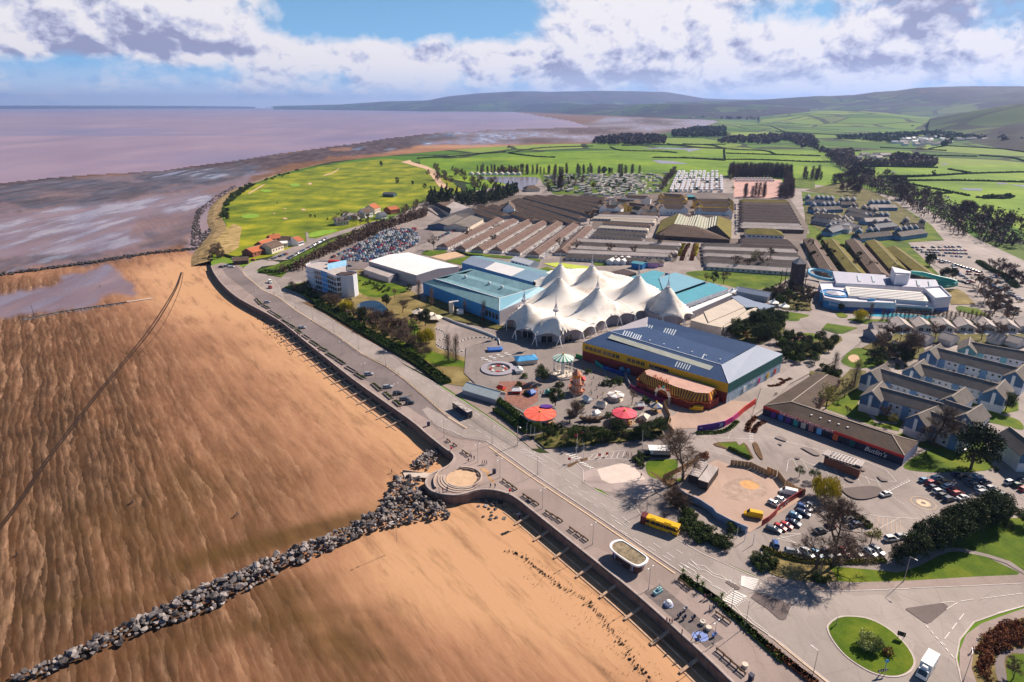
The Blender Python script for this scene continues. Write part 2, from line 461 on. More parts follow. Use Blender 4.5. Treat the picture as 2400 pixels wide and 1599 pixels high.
def m_country(name='countryside',far=False):
 q=NT(name);p=q.pos()
 wv_=q.n('ShaderNodeVectorMath',operation='MULTIPLY_ADD')
 q.l(q.noise(p,.0016,3,.5,out='Color'),wv_.inputs[0]);wv_.inputs[1].default_value=(130,130,0);q.l(p,wv_.inputs[2])
 v=q.n('ShaderNodeTexVoronoi',feature='F1');v.inputs['Scale'].default_value=.0042 if not far else.0030;q.l(q.map(wv_.outputs[0],(1,.62,0)),v.inputs['Vector'])
 e=q.n('ShaderNodeTexVoronoi',feature='DISTANCE_TO_EDGE');e.inputs['Scale'].default_value=.0042 if not far else.0030;q.l(q.map(wv_.outputs[0],(1,.62,0)),e.inputs['Vector'])
 s=q.n('ShaderNodeSeparateColor');q.l(v.outputs['Color'],s.inputs[0])
 c=q.ramp(s.outputs[0],[(0.0,(.04,.10,.010)),(.3,(.075,.17,.012)),(.55,(.13,.22,.018)),(.75,(.22,.29,.05)),(.9,(.08,.16,.024)),(1.0,(.20,.15,.07))])
 g=q.noise(p,.02,5,.6);c=q.mix(q.ramp(g,[(.35,0.0),(.7,.35)]),c,(.05,.10,.015))
 hedge=q.math('LESS_THAN',e.outputs['Distance'],.035 if not far else.05)
 c=q.mix(q.math('MULTIPLY',hedge,.9),c,(.022,.028,.014))
 w=q.noise(p,.0011 if far else.0016,6,.62)
 wood=q.ramp(w,[(.46,0.0),(.50,1.0)]if far else[(.60,0.0),(.63,1.0)])
 wc=q.ramp(q.noise(p,.03,5,.7),[(.35,(.016,.018,.012)),(.65,(.060,.048,.030))])
 c=q.mix(wood,c,wc)
 if far:
  z=q.n('ShaderNodeSeparateXYZ');q.l(p,z.inputs[0])
  moor=q.ramp(q.math('ADD',q.math('DIVIDE',z.outputs[2],450.0),q.math('MULTIPLY',q.math('SUBTRACT',g,.5),.35)),[(.42,0.0),(.60,.85)])
  c=q.mix(moor,c,q.ramp(q.noise(p,.0035,6,.65),[(.35,(.055,.035,.025)),(.65,(.13,.080,.050))]))
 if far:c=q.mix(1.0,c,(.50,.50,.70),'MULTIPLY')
 return q.fin(c,.9,0,.1)
def m_grass(name,c0,c1,c2,scale=.05):
 q=NT(name);p=q.pos()
 n=q.noise(p,scale,6,.62);f=q.noise(p,1.6,5,.75);st=q.noise(q.map(p,(.035,.012,1),(0,0,.7)),1.0,4,.6,dist=1.5)
 a=q.math('ADD',q.math('MULTIPLY',n,.62),q.math('MULTIPLY',f,.2));a=q.math('ADD',a,q.math('MULTIPLY',st,.18))
 c=q.ramp(a,[(.36,c0),(.5,c1),(.64,c2)])
 q.bump(f,.5,.25)
 return q.fin(c,.9,0,.15)
def m_tarmac(name,c,var=.2,stain=.35,patch=True):
 q=NT(name);p=q.pos()
 n=q.noise(p,.035,5,.6);f=q.noise(p,2.5,5,.8);st=q.noise(q.map(p,(.30,.045,1),(0,0,R(-51))),1.0,6,.65)
 lo=tuple(x*(1-var)for x in c);hi=tuple(x*(1+var)for x in c)
 cc=q.ramp(q.math('ADD',q.math('MULTIPLY',n,.7),q.math('MULTIPLY',f,.3)),[(.36,lo),(.64,hi)])
 cc=q.mix(q.ramp(st,[(.50,0.0),(.72,stain)]),cc,tuple(x*.55 for x in c))
 if patch:
  v=q.n('ShaderNodeTexVoronoi',feature='F1',distance='MANHATTAN');v.inputs['Scale'].default_value=.055;q.l(q.map(p,(1,1,0),(0,0,R(-51))),v.inputs['Vector'])
  s=q.n('ShaderNodeSeparateColor');q.l(v.outputs['Color'],s.inputs[0])
  cc=q.mix(q.ramp(s.outputs[0],[(.70,0.0),(.72,.30)]),cc,tuple(x*.6 for x in c))
  cr_=q.n('ShaderNodeTexVoronoi',feature='DISTANCE_TO_EDGE');cr_.inputs['Scale'].default_value=.12;q.l(p,cr_.inputs['Vector'])
  cc=q.mix(q.math('MULTIPLY',q.math('LESS_THAN',cr_.outputs['Distance'],.006),.3),cc,tuple(x*.4 for x in c))
 sp=q.noise(p,.9,4,.7);cc=q.mix(q.ramp(sp,[(.62,0.0),(.70,.40)]),cc,tuple(x*.45 for x in c));lt=q.noise(p,.25,6,.75);cc=q.mix(q.ramp(lt,[(.58,0.0),(.72,.30)]),cc,tuple(min(1,x*1.5)for x in c))
 q.bump(f,.25,.03)
 return q.fin(cc,.82,0,.3)
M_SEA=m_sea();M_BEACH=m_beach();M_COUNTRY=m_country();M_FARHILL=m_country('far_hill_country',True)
M_GOLF=m_grass('golf_grass',(.050,.085,.004),(.16,.20,.006),(.40,.36,.016),.022)
M_GRASS=m_grass('lawn_grass',(.030,.065,.003),(.080,.135,.005),(.18,.20,.012),.07)
M_FIELD=m_grass('field_grass',(.055,.12,.005),(.13,.23,.006),(.24,.33,.018),.006)
M_ROUGH=m_grass('rough_grass',(.10,.085,.03),(.20,.15,.055),(.30,.24,.10),.09)
M_PROM=m_tarmac('promenade_concrete',(.30,.235,.21),.16,.35)
M_ROAD=m_tarmac('road_asphalt',(.32,.275,.25),.16,.35)
M_ROAD2=m_tarmac('worn_road',(.40,.325,.30),.12,.30)
M_LOT=m_tarmac('car_park_tarmac',(.19,.155,.15),.18,.45)
M_DARKTAR=m_tarmac('dark_tarmac',(.13,.10,.095),.2,.3)
M_PAVE=m_tarmac('pavement_slabs',(.285,.24,.22),.28,.6)
M_GRAVEL=m_tarmac('gravel_yard',(.40,.28,.22),.2,.3,False)
M_SAND=mat('play_sand',(.56,.38,.24),.9,.12)
M_WHITE=mat('white_paint',(.80,.79,.78),.5,.06)
M_LINE=mat('road_marking',(.74,.70,.66),.7,.14,1.2)
M_YLINE=mat('cream_line',(.68,.50,.33),.7,.10,1.2)
M_KERB=mat('kerb_stone',(.50,.43,.40),.8,.12)
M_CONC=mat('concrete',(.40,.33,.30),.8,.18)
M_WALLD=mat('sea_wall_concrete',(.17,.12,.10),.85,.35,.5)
M_BED=mat('flower_bed_soil',(.13,.075,.035),.95,.4,1.2)
M_PINKP=m_tarmac('pink_paving',(.48,.28,.24),.15,.2,False)
# sea: one sheet to the horizon
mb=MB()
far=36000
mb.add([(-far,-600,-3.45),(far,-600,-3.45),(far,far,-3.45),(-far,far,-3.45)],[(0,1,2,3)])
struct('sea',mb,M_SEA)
# beach: dense sheet with surveyed zones
ROWV=[256,258,260,262,264,266,268,270]+[272+2.5*i for i in range(70)]+[447+4*i for i in range(100)]+[847+7*i for i in range(130)]
COLU=list(np.arange(-700,2000,5.0))
EDGE_PX=[(-900,500),(-300,446),(0,428.4),(153,413),(244.7,407),(382,399.7),(440,390),(573,373),(650,359.5),(765,344),(841,334.7),(900,325),(978,315.5),(1043,309.4),(1104,308),(1155,303),(1280,300),(1376,297),(1342,285),(1240,268),(1189,261),(1100,257)]
SHEEN=[uv(K14,*p)for p in[(-400,790),(0,740),(550,685),(900,640),(1250,615),(1290,650),(1230,710),(940,730),(860,775),(800,850),(800,890),(960,915),(560,970),(380,985),(0,1020),(-400,1060)]]
SHEEN2=[uv(K16,*p)for p in[(-300,270),(0,230),(350,150),(330,120),(560,55),(620,60),(720,150),(725,210),(640,215),(480,290),(160,330),(0,350),(-300,420)]]
SHEEN3=[uv(K14,*p)for p in[(1180,490),(1500,490),(1720,470),(1560,505),(1300,525),(1180,520)]]
SHEEN4=[uv(K12,*p)for p in[(600,330),(760,345),(1000,350),(900,380),(640,370)]]
DARKROCK=[uv(K14,*p)for p in[(-700,640),(0,540),(400,500),(1000,465),(1500,395),(2000,320),(2354,270),(2640,240),(2760,240),(2800,265),(2354,365),(2000,400),(1750,440),(1450,520),(1250,575),(900,625),(560,680),(300,700),(0,735),(-700,830)]]
SHSTRIP=[uv(K14,*p)for p in[(-400,1060),(0,1020),(380,985),(560,970),(960,915),(1180,890),(1240,935),(1100,965),(600,1035),(0,1115),(-400,1180)]]
SHINGLE=[uv(K14,*p)for p in[(1165,935),(1180,850),(1190,770),(1240,700),(1330,630),(1480,560),(1700,500),(1720,520),(1560,580),(1420,650),(1400,780),(1340,900),(1250,960)]]
FLATS=[(1043,309),(1155,300),(1376,290),(1420,276),(1690,280),(1690,296),(1600,306),(1500,318),(1410,330),(1250,336),(1140,340),(1000,340),(960,330)]
def npoly(poly,X,Y):
 c=np.zeros(X.shape,bool);n=len(poly);j=n-1
 for i in range(n):
  xi,yi=poly[i];xj,yj=poly[j]
  if yi!=yj:
   c^=((yi>Y)!=(yj>Y))&(X<(xj-xi)*(Y-yi)/(yj-yi)+xi)
  j=i
 return c
U,V=np.meshgrid(np.array(COLU),np.array(ROWV,float))
nr,nc=U.shape
yy=(V-799.5)/FPX;xx=(U-1200)/FPX
dz=-math.sin(PITCH)-yy*math.cos(PITCH);dy=math.cos(PITCH)-yy*math.sin(PITCH)
T=(HC-BZ)/np.maximum(-dz,1e-3)
X=xx*T;Y=dy*T
def fbm(X,Y,s,o=4,seed=0):
 """cheap value noise with numpy"""
 rs=np.random.RandomState(seed);out=np.zeros(X.shape);amp=1;tot=0
 for k in range(o):
  g=rs.rand(256,256);x=X*s*2**k+37.1*k+500;y=Y*s*2**k+11.3*k+500
  xi=np.floor(x).astype(int);yi=np.floor(y).astype(int);fx=x-xi;fy=y-yi
  fx=fx*fx*(3-2*fx);fy=fy*fy*(3-2*fy)
  a=g[xi%256,yi%256];b=g[(xi+1)%256,yi%256];c=g[xi%256,(yi+1)%256];d=g[(xi+1)%256,(yi+1)%256]
  out+=amp*((a*(1-fx)+b*fx)*(1-fy)+(c*(1-fx)+d*fx)*fy);tot+=amp;amp*=.55
 return out/tot-.5
persp=np.clip((V-248)/300,.05,1.5)
wx=fbm(U,V,.012,5,1)*60*persp;wy=fbm(U,V/np.maximum(persp,.1)*.3,.02,5,2)*26*persp
UW,VW=U+wx,V+wy
def M(poly,ux=UW,vx=VW):return npoly(poly,ux,vx).astype(float)
def blur(a,n=1):
 for _ in range(n):
  b=a.copy();b[1:-1,1:-1]=(a[1:-1,1:-1]*2+a[:-2,1:-1]+a[2:,1:-1]+a[1:-1,:-2]+a[1:-1,2:])/6;a=b
 return a
wetm=np.maximum.reduce([M(SHEEN),M(SHEEN2),M(SHEEN3),M(SHEEN4)])
st=fbm(U*.25,V*1.6,.03,5,5)
wetm=np.maximum(wetm,.62*M([uv(K14,*p)for p in[(-500,600),(0,560),(1000,470),(1600,430),(1500,560),(1300,640),(1230,760),(1170,900),(960,980),(0,1110),(-500,1180)]]))
rockm=M(DARKROCK);rockm=np.where(st>.13,rockm*.25,rockm)
flats=M(FLATS);st2=fbm(U*.18,V*3.2,.04,5,8)
rockm=np.maximum(rockm,flats*np.clip((st2-.02)*9,0,.8));wetm=np.maximum(wetm,flats*np.clip((.14-st2)*7,0,.95))
rockm=np.maximum(rockm,M(SHSTRIP)*.75*(fbm(U*.2,V*1.2,.05,4,9)>-.12))
d2=[uv(K14,*p)for p in[(830,880),(1000,850),(1180,740),(1200,800),(1120,900),(960,915)]]
rockm=np.maximum(rockm,M(d2)*.6*(st>-.02))
shm=M(SHINGLE)
def gb(u,v,su,sv,w=1.0,r=0.0):
 c,s=math.cos(r),math.sin(r);a=(U-u)*c+(V-v)*s;b=-(U-u)*s+(V-v)*c
 return w*np.exp(-(a/su)**2-(b/sv)**2)
tone=.60+np.zeros(U.shape)
WL=np.array([(p.x,p.y)for p in wall_line]);dist=np.full(U.shape,1e9)
for a,b in zip(WL[:-1],WL[1:]):
 d=b-a;L=max((d**2).sum(),1e-6);t=np.clip(((X-a[0])*d[0]+(Y-a[1])*d[1])/L,0,1)
 dist=np.minimum(dist,np.hypot(X-a[0]-t*d[0],Y-a[1]-t*d[1]))
tone=1.0-.72*np.clip((dist-6)/105,0,1)**.75
tone+=gb(420,700,160,70,.28)+gb(450,620,120,40,.25)+gb(80,640,260,20,.35)+gb(980,1380,260,140,.30)+gb(1250,1400,260,160,.15)
tone+=gb(760,800,240,60,.15,.6)+gb(300,560,500,40,.1)+gb(820,355,400,14,.45)+gb(1150,343,300,5,.5)
tone-=gb(120,1050,380,260,.20)+gb(300,1450,500,200,.10)+gb(600,1150,300,90,.12)+gb(300,1400,500,120,.14)+gb(80,1250,300,80,.08)
dark=gb(800,1520,130,90,1.0,.3)*.9+gb(760,1235,210,20,.9,-.25)+gb(520,1300,260,22,.8,-.22)+gb(150,1420,300,14,.7,-.12)+gb(560,1480,240,22,.6,-.2)+gb(520,1130,170,60,.45)+gb(330,1240,240,70,.35)+gb(700,1390,100,30,.6,-.3)
dark=np.clip(dark+fbm(U*.3,V,.03,5,12)*.8*np.clip(dark*3,0,1),0,1)
verts=np.stack([X.ravel(),Y.ravel(),np.full(X.size,BZ)],1)
below_edge=~npoly([(-900,500)]+EDGE_PX+[(1700,262),(2100,262),(2100,1900),(-900,1900)],U+wx*.35,V+wy*.15)
zz=np.where(below_edge,-4.2,BZ)
verts[:,2]=zz.ravel()+(fbm(X,Y,.03,4,3)*.25*(zz>-4)).ravel()
idx=np.arange(nr*nc).reshape(nr,nc)
faces=np.stack([idx[:-1,:-1].ravel(),idx[1:,:-1].ravel(),idx[1:,1:].ravel(),idx[:-1,1:].ravel()],1)
land_in=npoly([(p.x,p.y)for p in offset_line(wall_line,-8.0)]+[(p.x,p.y)for p in coast_line[:70]]+[(3000,2500),(2000,-200)],X,Y)
keep=~(land_in.ravel()[faces].all(axis=1))
faces=faces[keep]
me=bpy.data.meshes.new('beach')
me.vertices.add(len(verts));me.vertices.foreach_set('co',verts.ravel())
me.loops.add(faces.size);me.loops.foreach_set('vertex_index',faces.ravel())
me.polygons.add(len(faces));me.polygons.foreach_set('loop_start',np.arange(0,faces.size,4));me.polygons.foreach_set('loop_total',np.full(len(faces),4))
me.update(calc_edges=True);me.validate()
me.polygons.foreach_set('use_smooth',[True]*len(me.polygons))
for nm,a in(('tone',tone),('rock',blur(rockm)),('wet',blur(wetm,2)),('shingle',blur(shm,2)),('dark',dark)):
 at=me.attributes.new(nm,'FLOAT','POINT');at.data.foreach_set('value',a.ravel().astype(np.float32))
me.materials.append(M_BEACH)
beach=bpy.data.objects.new('beach',me);COL.objects.link(beach);beach['kind']='structure'
# land sheet
land_pts=wall_line+coast_line+[G(1110,256.5),G(1600,256),G(2700,256),Vector((9000,6000,0)),Vector((3500,800,0)),Vector((900,-120,0)),Vector((120,-60,0)),G(1900,1800)]
mb=MB();mb.prism(land_pts,-.2,0.0,sides=False)
struct('land',mb,M_COUNTRY)
# dune bank falling from the golf course to the beach
M_DUNE=m_grass('dune_grass',(.12,.085,.035),(.30,.21,.09),(.50,.34,.19),.12)
cl=coast_line[:60]
mb=MB();W1=offset_line(cl,-1.0);W2=offset_line(cl,9.0);W3=offset_line(cl,16.0)
for i in range(len(cl)-1):
 def zz_(p,z):return(p.x,p.y,z)
 mb.quad(zz_(W1[i],.25),zz_(W1[i+1],.25),zz_(W2[i+1],-1.2),zz_(W2[i],-1.2));mb.quad(zz_(W2[i],-1.2),zz_(W2[i+1],-1.2),zz_(W3[i+1],-3.4),zz_(W3[i],-3.4))
o=struct('dune_bank',mb,M_DUNE)
# hills: ranges as height fields
def hill_range(name,top,d0,d1,m,amp=.10,step=7,back=1500,rows=22,seed=3,foot=None):
 us=np.arange(top[0][0],top[-1][0]+1,step);tu=[t[0]for t in top];tv=[t[1]for t in top]
 vt=np.interp(us,tu,tv)
 f0=np.interp(us,[t[0]for t in d0],[t[1]for t in d0])if isinstance(d0,list)else np.full(us.shape,float(d0))
 f1=np.interp(us,[t[0]for t in d1],[t[1]for t in d1])if isinstance(d1,list)else np.full(us.shape,float(d1))
 vs=[];cols=len(us)
 for r in range(rows+3):
  for i,u in enumerate(us):
   d=pix_dir(u,vt[i]);h=Vector((d.x,d.y)).normalized();tl=d.z/math.hypot(d.x,d.y)
   ztop=HC+f1[i]*tl
   if r<=rows:
    s=r/rows;rr=f0[i]+(f1[i]-f0[i])*s;e=s*s*(3-2*s)
    z=ztop*e**.8
    nz=noise.fractal(Vector((h.x*rr*.0007,h.y*rr*.0007,seed)),.9,2.1,5)
    z=max(-1.0,z*(1+amp*2.2*nz*math.sin(math.pi*s))+amp*120*nz*math.sin(math.pi*s)**1.0)
    if r==rows:z=ztop+noise.fractal(Vector((u*.03,seed,0)),.9,2.0,4)*ztop*.012
    lim=HC+rr*tl
    if r<rows:z=min(z,lim-(1-s)*3)
   else:
    rr=f1[i]+back*(r-rows);z=ztop*(.6 if r==rows+1 else-.05)
   if r==0:z=-.6
   vs.append((h.x*rr,h.y*rr,z))
 fs=[(r*cols+i,r*cols+i+1,(r+1)*cols+i+1,(r+1)*cols+i)for r in range(rows+2)for i in range(cols-1)]
 b=MB();b.add(vs,fs);return struct(name,b,m,True)
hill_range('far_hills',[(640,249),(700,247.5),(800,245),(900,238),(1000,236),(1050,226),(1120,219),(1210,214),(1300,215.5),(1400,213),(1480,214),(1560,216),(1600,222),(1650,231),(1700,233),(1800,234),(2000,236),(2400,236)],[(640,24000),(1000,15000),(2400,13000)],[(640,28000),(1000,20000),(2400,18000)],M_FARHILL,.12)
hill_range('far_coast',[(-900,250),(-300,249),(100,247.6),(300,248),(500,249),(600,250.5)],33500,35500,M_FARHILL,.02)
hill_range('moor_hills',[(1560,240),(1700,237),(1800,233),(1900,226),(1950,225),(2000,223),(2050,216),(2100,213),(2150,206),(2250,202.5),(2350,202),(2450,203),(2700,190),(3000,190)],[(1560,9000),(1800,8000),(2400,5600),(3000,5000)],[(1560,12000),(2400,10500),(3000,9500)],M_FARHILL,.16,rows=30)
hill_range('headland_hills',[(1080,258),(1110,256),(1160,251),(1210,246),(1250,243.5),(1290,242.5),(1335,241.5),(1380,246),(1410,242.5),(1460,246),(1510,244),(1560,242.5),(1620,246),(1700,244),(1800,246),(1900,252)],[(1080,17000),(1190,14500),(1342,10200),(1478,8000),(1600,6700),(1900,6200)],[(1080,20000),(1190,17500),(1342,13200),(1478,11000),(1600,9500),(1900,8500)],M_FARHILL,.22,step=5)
hill_range('green_hills',[(1780,275),(1840,268),(1900,262),(1960,260),(2020,261),(2080,265),(2140,272),(2240,280),(2300,285)],[(1780,4600),(2300,3600)],[(1780,6400),(2300,5200)],M_COUNTRY,.10,step=6)
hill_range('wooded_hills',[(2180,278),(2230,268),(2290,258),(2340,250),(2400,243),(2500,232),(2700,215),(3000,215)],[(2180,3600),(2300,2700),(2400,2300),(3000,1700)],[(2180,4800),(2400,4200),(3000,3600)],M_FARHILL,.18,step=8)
# haze
mb=MB();mb.box((0,0,0),(110000,0,0))
hb=MB();hz0=-5.2;hb.add([(x,y,z)for z in(hz0,640.0)for x,y in((-37000,-900),(37000,-900),(37000,37000),(-37000,37000))],[(0,3,2,1),(4,5,6,7),(0,1,5,4),(1,2,6,5),(2,3,7,6),(3,0,4,7)])
hm_=bpy.data.materials.new('haze');hm_.use_nodes=True;ht=hm_.node_tree;ht.nodes.clear()
ho=ht.nodes.new('ShaderNodeOutputMaterial');pv=ht.nodes.new('ShaderNodeVolumePrincipled')
pv.inputs['Color'].default_value=(.38,.55,1.0,1);pv.inputs["Density"].default_value=3.9e-5;pv.inputs['Anisotropy'].default_value=.3
ht.links.new(pv.outputs[0],ho.inputs['Volume'])
hazeo=hb.build('haze',hm_);hazeo['kind']='stuff';hazeo['label']='thin blue haze over the bay and hills'
# ground sheets of the resort
ZC=[0.02]
def area(name,k,pts,m,smooth=False,kerb=0.0,z=None):
 w=PL(k,pts)
 if smooth:w=smoothline(w,4,True)
 ZC[0]+=.004
 zt=(ZC[0]if z is None else z)
 if kerb:return kerbed(name,w,0.0,kerb,m)
 return sheet(name,w,zt,m)
area('field',KS,[(960,378),(1050,366),(1270,349),(1400,346),(1500,352),(1700,342),(1900,340),(2060,372),(2300,480),(2500,600),(2700,560),(2700,300),(2500,300),(2250,296),(1900,300),(1700,306),(1640,310),(1580,318),(1540,335),(1420,345),(1120,358),(1000,366)],M_FIELD)if False else None
area('meadow',KS,[(985,372),(1060,372),(1280,356),(1560,350),(1700,352),(1890,350),(1985,408),(1990,436),(1500,440),(1150,440),(1040,415),(985,395)],M_FIELD)
area('meadow',KS,[(2065,392),(2400,385),(2800,380),(2800,640),(2480,600),(2380,535),(2250,480),(2130,430)],M_FIELD)
area('meadow',KS,[(1890,352),(1990,350),(2060,385),(2120,425),(2060,420),(1985,400)],M_FIELD)
area('golf_course',KS,[(500,600),(497,588),(510,566),(524,548),(533,530),(526,515),(522,500),(525,480),(545,458),(580,440),(650,414),(765,387),(900,372),(965,378),(985,395),(1040,415),(1085,446),(1010,470),(930,492),(880,520),(820,545),(730,565),(720,575),(640,600),(575,612)],M_GOLF)
area('resort_ground',KS,[(600,650),(720,590),(880,530),(1000,470),(1230,425),(1300,418),(1700,415),(1990,440),(2140,470),(2290,560),(2420,620),(2900,800),(2900,1500),(2400,1366),(1953,1384),(1826,1373),(1646,1297),(1445,1175),(1300,1070),(1000,880),(800,780),(640,690)],M_PAVE)
# roads, pavements, lawns
ROAD_N=[(568,636),(574,646),(595,663),(613,679),(651,696),(693,728),(738,756),(791,788),(851,832),(906,860),(948,891),(1000,935),(1030,962),(1051,980),(1093,1005)]
ROAD_N2=[(1139,1035),(1153,1043),(1179,1061),(1250,1112),(1384,1201),(1587,1338),(1643,1373),(1684,1404),(1722,1432),(1760,1462),(1800,1489),(1838,1517),(1940,1600),(2080,1720)]
ROAD_F=[(2290,1720),(2256,1599),(2243,1544),(2251,1501),(2284,1460),(2340,1440),(2400,1422),(2700,1400),(2700,1340),(2400,1366),(2300,1371),(2131,1378),(2040,1383),(1953,1384),(1876,1382),(1826,1373),(1800,1363),(1753,1345),(1646,1297),(1580,1259),(1510,1215),(1484,1182),(1445,1172),(1399,1150),(1368,1129),(1368,1103),(1330,1063),(1266,1063),(1246,1055),(1200,1017),(1147,980),(1016,895),(948,857),(872,804),(812,772),(732,730),(702,721),(665,702),(655,672),(642,655),(627,645),(609,641),(600,634),(613,625),(653,620),(655,615),(637,611),(613,609),(590,615),(571,628)]
promenade_pts=[G(u,v)for u,v in[(497,622),(520,616),(560,622),(571,628)]]+[G(u,v)for u,v in ROAD_N]+[G(u,v)for u,v in ROAD_N2]
sheet('promenade',wall_line+promenade_pts,.02,M_PROM)
area('car_park_surface',KS,[(516,621),(553,623),(566,636)]+ROAD_N+[(1060,1010),(1024,1000),(1010,987),(985,973),(918,927),(855,890),(808,856),(770,831),(725,797),(691,771),(600,699),(560,668),(530,645)],M_LOT)
area('road',KS,ROAD_N+[(1062,1013),(1088,1027),(1115,1031)]+ROAD_N2+ROAD_F,M_ROAD)
area('slip_road',K18,[(690,45),(780,120),(880,190),(1050,260),(1180,295),(1350,320),(1500,345),(1590,395),(1480,280),(1300,230),(1150,160),(1000,60),(900,-20),(640,-160),(560,-120)],M_ROAD)
def kerbline(name,pts,w=.35,h=.13,m=None,lab=None):
 b=MB();ln=[G(u,v)for u,v in pts]
 ribbon(b,ln,0,w,.0+h,h);ribbon(b,ln,0,0.001,0.0,h);
 for q in(0,w):
  o_=offset_line(ln,q)
  for i in range(len(ln)-1):b.quad((o_[i].x,o_[i].y,0),(o_[i+1].x,o_[i+1].y,0),(o_[i+1].x,o_[i+1].y,h),(o_[i].x,o_[i].y,h))
 o=b.build(name,m or M_KERB);o['kind']='structure';return o
kerbline('kerb',ROAD_N[:15],.5,.16,M_YLINE);kerbline('kerb',ROAD_N2,.4,.16)
kerbline('kerb',ROAD_F[:8]);kerbline('kerb',ROAD_F[8:28]);kerbline('kerb',ROAD_F[28:]);kerbline('kerb',[(1010,987),(1024,1000),(1062,1013),(1088,1027),(1115,1031),(1139,1035)],.4,.16)
area('verge',KS,[(706,709),(761,736),(804,764),(829,780),(850,792),(931,834),(1016,890),(1040,897),(1016,876),(940,823),(840,768),(740,706)],M_BED)
area('verge',KS,[(1016,890),(1130,965),(1200,1013),(1246,1052),(1262,1052),(1225,1000),(1140,950),(1040,893)],M_PROM)
GR=M_GRASS
M_ROUGH2=m_grass('dark_bed',(.04,.05,.012),(.11,.10,.03),(.20,.17,.06),.12)  # dark olive planting of the beds
area('lawn',K6,[(980,390),(1050,358),(1250,348),(1500,352),(2000,388),(2140,420),(2060,460),(2000,510),(1850,545),(1700,575),(1600,570),(1450,520),(1200,470)],GR,True)
area('lawn',K6,[(1840,830),(1950,790),(2330,840),(2240,880),(2180,910),(1780,870)],GR,True)
area('lawn',K6,[(2000,1100),(2100,1060),(2354,1040),(2500,1100),(2560,1200),(2300,1340),(2100,1320),(2020,1200)],GR,True)
area('sandy_path',K6,[(2090,1110),(2160,1075),(2300,1070),(2340,1100),(2260,1120),(2180,1120),(2150,1150)],M_PINKP,True)
area('lawn',K3,[(670,180),(800,65),(920,85),(1100,160),(1000,230),(850,250),(760,240)],GR,True)
area('sand_pit',K3,[(735,150),(770,125),(820,130),(840,165),(800,192),(760,185)],M_SAND,True)
area('lawn',K3,[(520,620),(640,540),(880,400),(930,430),(820,570),(990,740),(1260,700),(1200,830),(960,775)],GR)
area('lawn',K3,[(940,690),(1020,610),(1270,640),(1220,720),(1120,740),(1020,730)],GR,True)
area('garden_path',K3,[(900,650),(930,640),(1010,735),(1190,750),(1180,765),(990,755)],M_PAVE)
area('lawn',K3,[(1240,1150),(1480,1000),(1650,1040),(1760,1060),(2040,1110),(2000,1190),(1480,1205)],GR,True)
area('lawn',K3,[(1180,860),(1600,700),(1950,750),(2040,1100),(1700,1050),(1300,950)],M_GRASS)
area('lawn',K3,[(2010,735),(2060,680),(2200,690),(2320,740),(2340,815),(2160,775)],GR,True)
area('lawn',K3,[(900,380),(1300,330),(2300,560),(2300,640),(2000,700),(1200,600),(900,560)],GR)
area('lawn',K3,[(1420,340),(2060,470),(2060,520),(1700,500),(1380,400)],GR)
area('lawn',K4,[(1240,1110),(1420,1088),(1520,1100),(1500,1220),(1400,1268),(1260,1235)],GR,True)
area('verge',K4,[(1240,1180),(1420,1330),(1640,1500),(1800,1568),(1780,1500),(1500,1380),(1520,1260),(1400,1268)],M_BED)
area('lawn',K4,[(1500,1280),(1640,1215),(1660,1240),(1560,1300)],GR)
kerbed('traffic_island',PL(K4,[(1850,945),(1900,932),(2060,925),(2085,960),(2130,935),(2160,960),(2220,1075),(2190,1090),(1990,1000),(1870,965)]),0,.25,M_BED)
area('lawn',K4,[(1885,942),(2060,932),(2082,966),(2128,945),(2195,1058),(2080,1020),(1985,985)],GR,z=.26)
kerbed('traffic_island',smoothline(PL(K4,[(2210,945),(2240,935),(2270,980),(2305,1080),(2285,1088),(2240,1030)]),3,True),0,.3,M_BED)
kerbed('paved_island',smoothline(PL(K4,[(660,1210),(760,1170),(1060,1140),(1180,1180),(1280,1290),(1260,1400),(1180,1460),(960,1400),(830,1372),(700,1320),(655,1260)]),3,True),0,.07,M_ROAD2)
area('plaza',K4,[(780,1180),(1000,1120),(1110,1150),(1230,1270),(1020,1300),(900,1310),(820,1270)],mat('pale_slabs',(.62,.52,.46),.8,.08),z=.09)
area('gravel_yard',KS,[(1600,1118),(1680,1078),(1715,1092),(1800,1120),(1892,1162),(1825,1205),(1756,1250),(1585,1160)],M_GRAVEL)
area('gravel_yard',K4,[(1480,690),(1560,600),(1990,545),(2230,560),(2080,700),(1940,770),(1690,800),(1480,810),(1430,700)],M_GRAVEL)
area('sandy_patch',K4,[(1940,1330),(2050,1270),(2200,1260),(2320,1330),(2330,1420),(2150,1470),(1960,1440)],mat('damp_gravel',(.40,.29,.23),.9,.25),True)
area('sandy_patch',K4,[(2090,1300),(2160,1280),(2250,1310),(2270,1350),(2200,1365),(2120,1340)],mat('ochre_sand',(.60,.33,.14),.9,.15),True)
area('lawn',K1,[(640,642),(600,560),(560,500),(900,530),(1180,560),(1270,545),(1400,495),(1560,410),(1660,372),(1760,368),(2000,415),(2310,560),(2290,585),(1900,600),(1300,636),(800,652)],M_GRASS)
area('lawn',K1,[(1300,520),(1500,400),(1700,290),(1960,160),(2100,60),(2354,60),(2900,300),(2900,800),(2420,580),(2200,445),(2000,385),(1800,345),(1680,335),(1560,380),(1400,470)],M_GRASS)
area('footpath',K1,[(560,480),(1160,520),(1300,495),(1450,420),(1600,345),(1700,330),(1820,345),(2020,392),(2220,455),(2420,590),(2400,610),(2330,562),(2190,478),(2000,415),(1760,368),(1660,372),(1560,410),(1400,495),(1270,545),(1180,560),(900,530),(600,505)],M_PAVE)
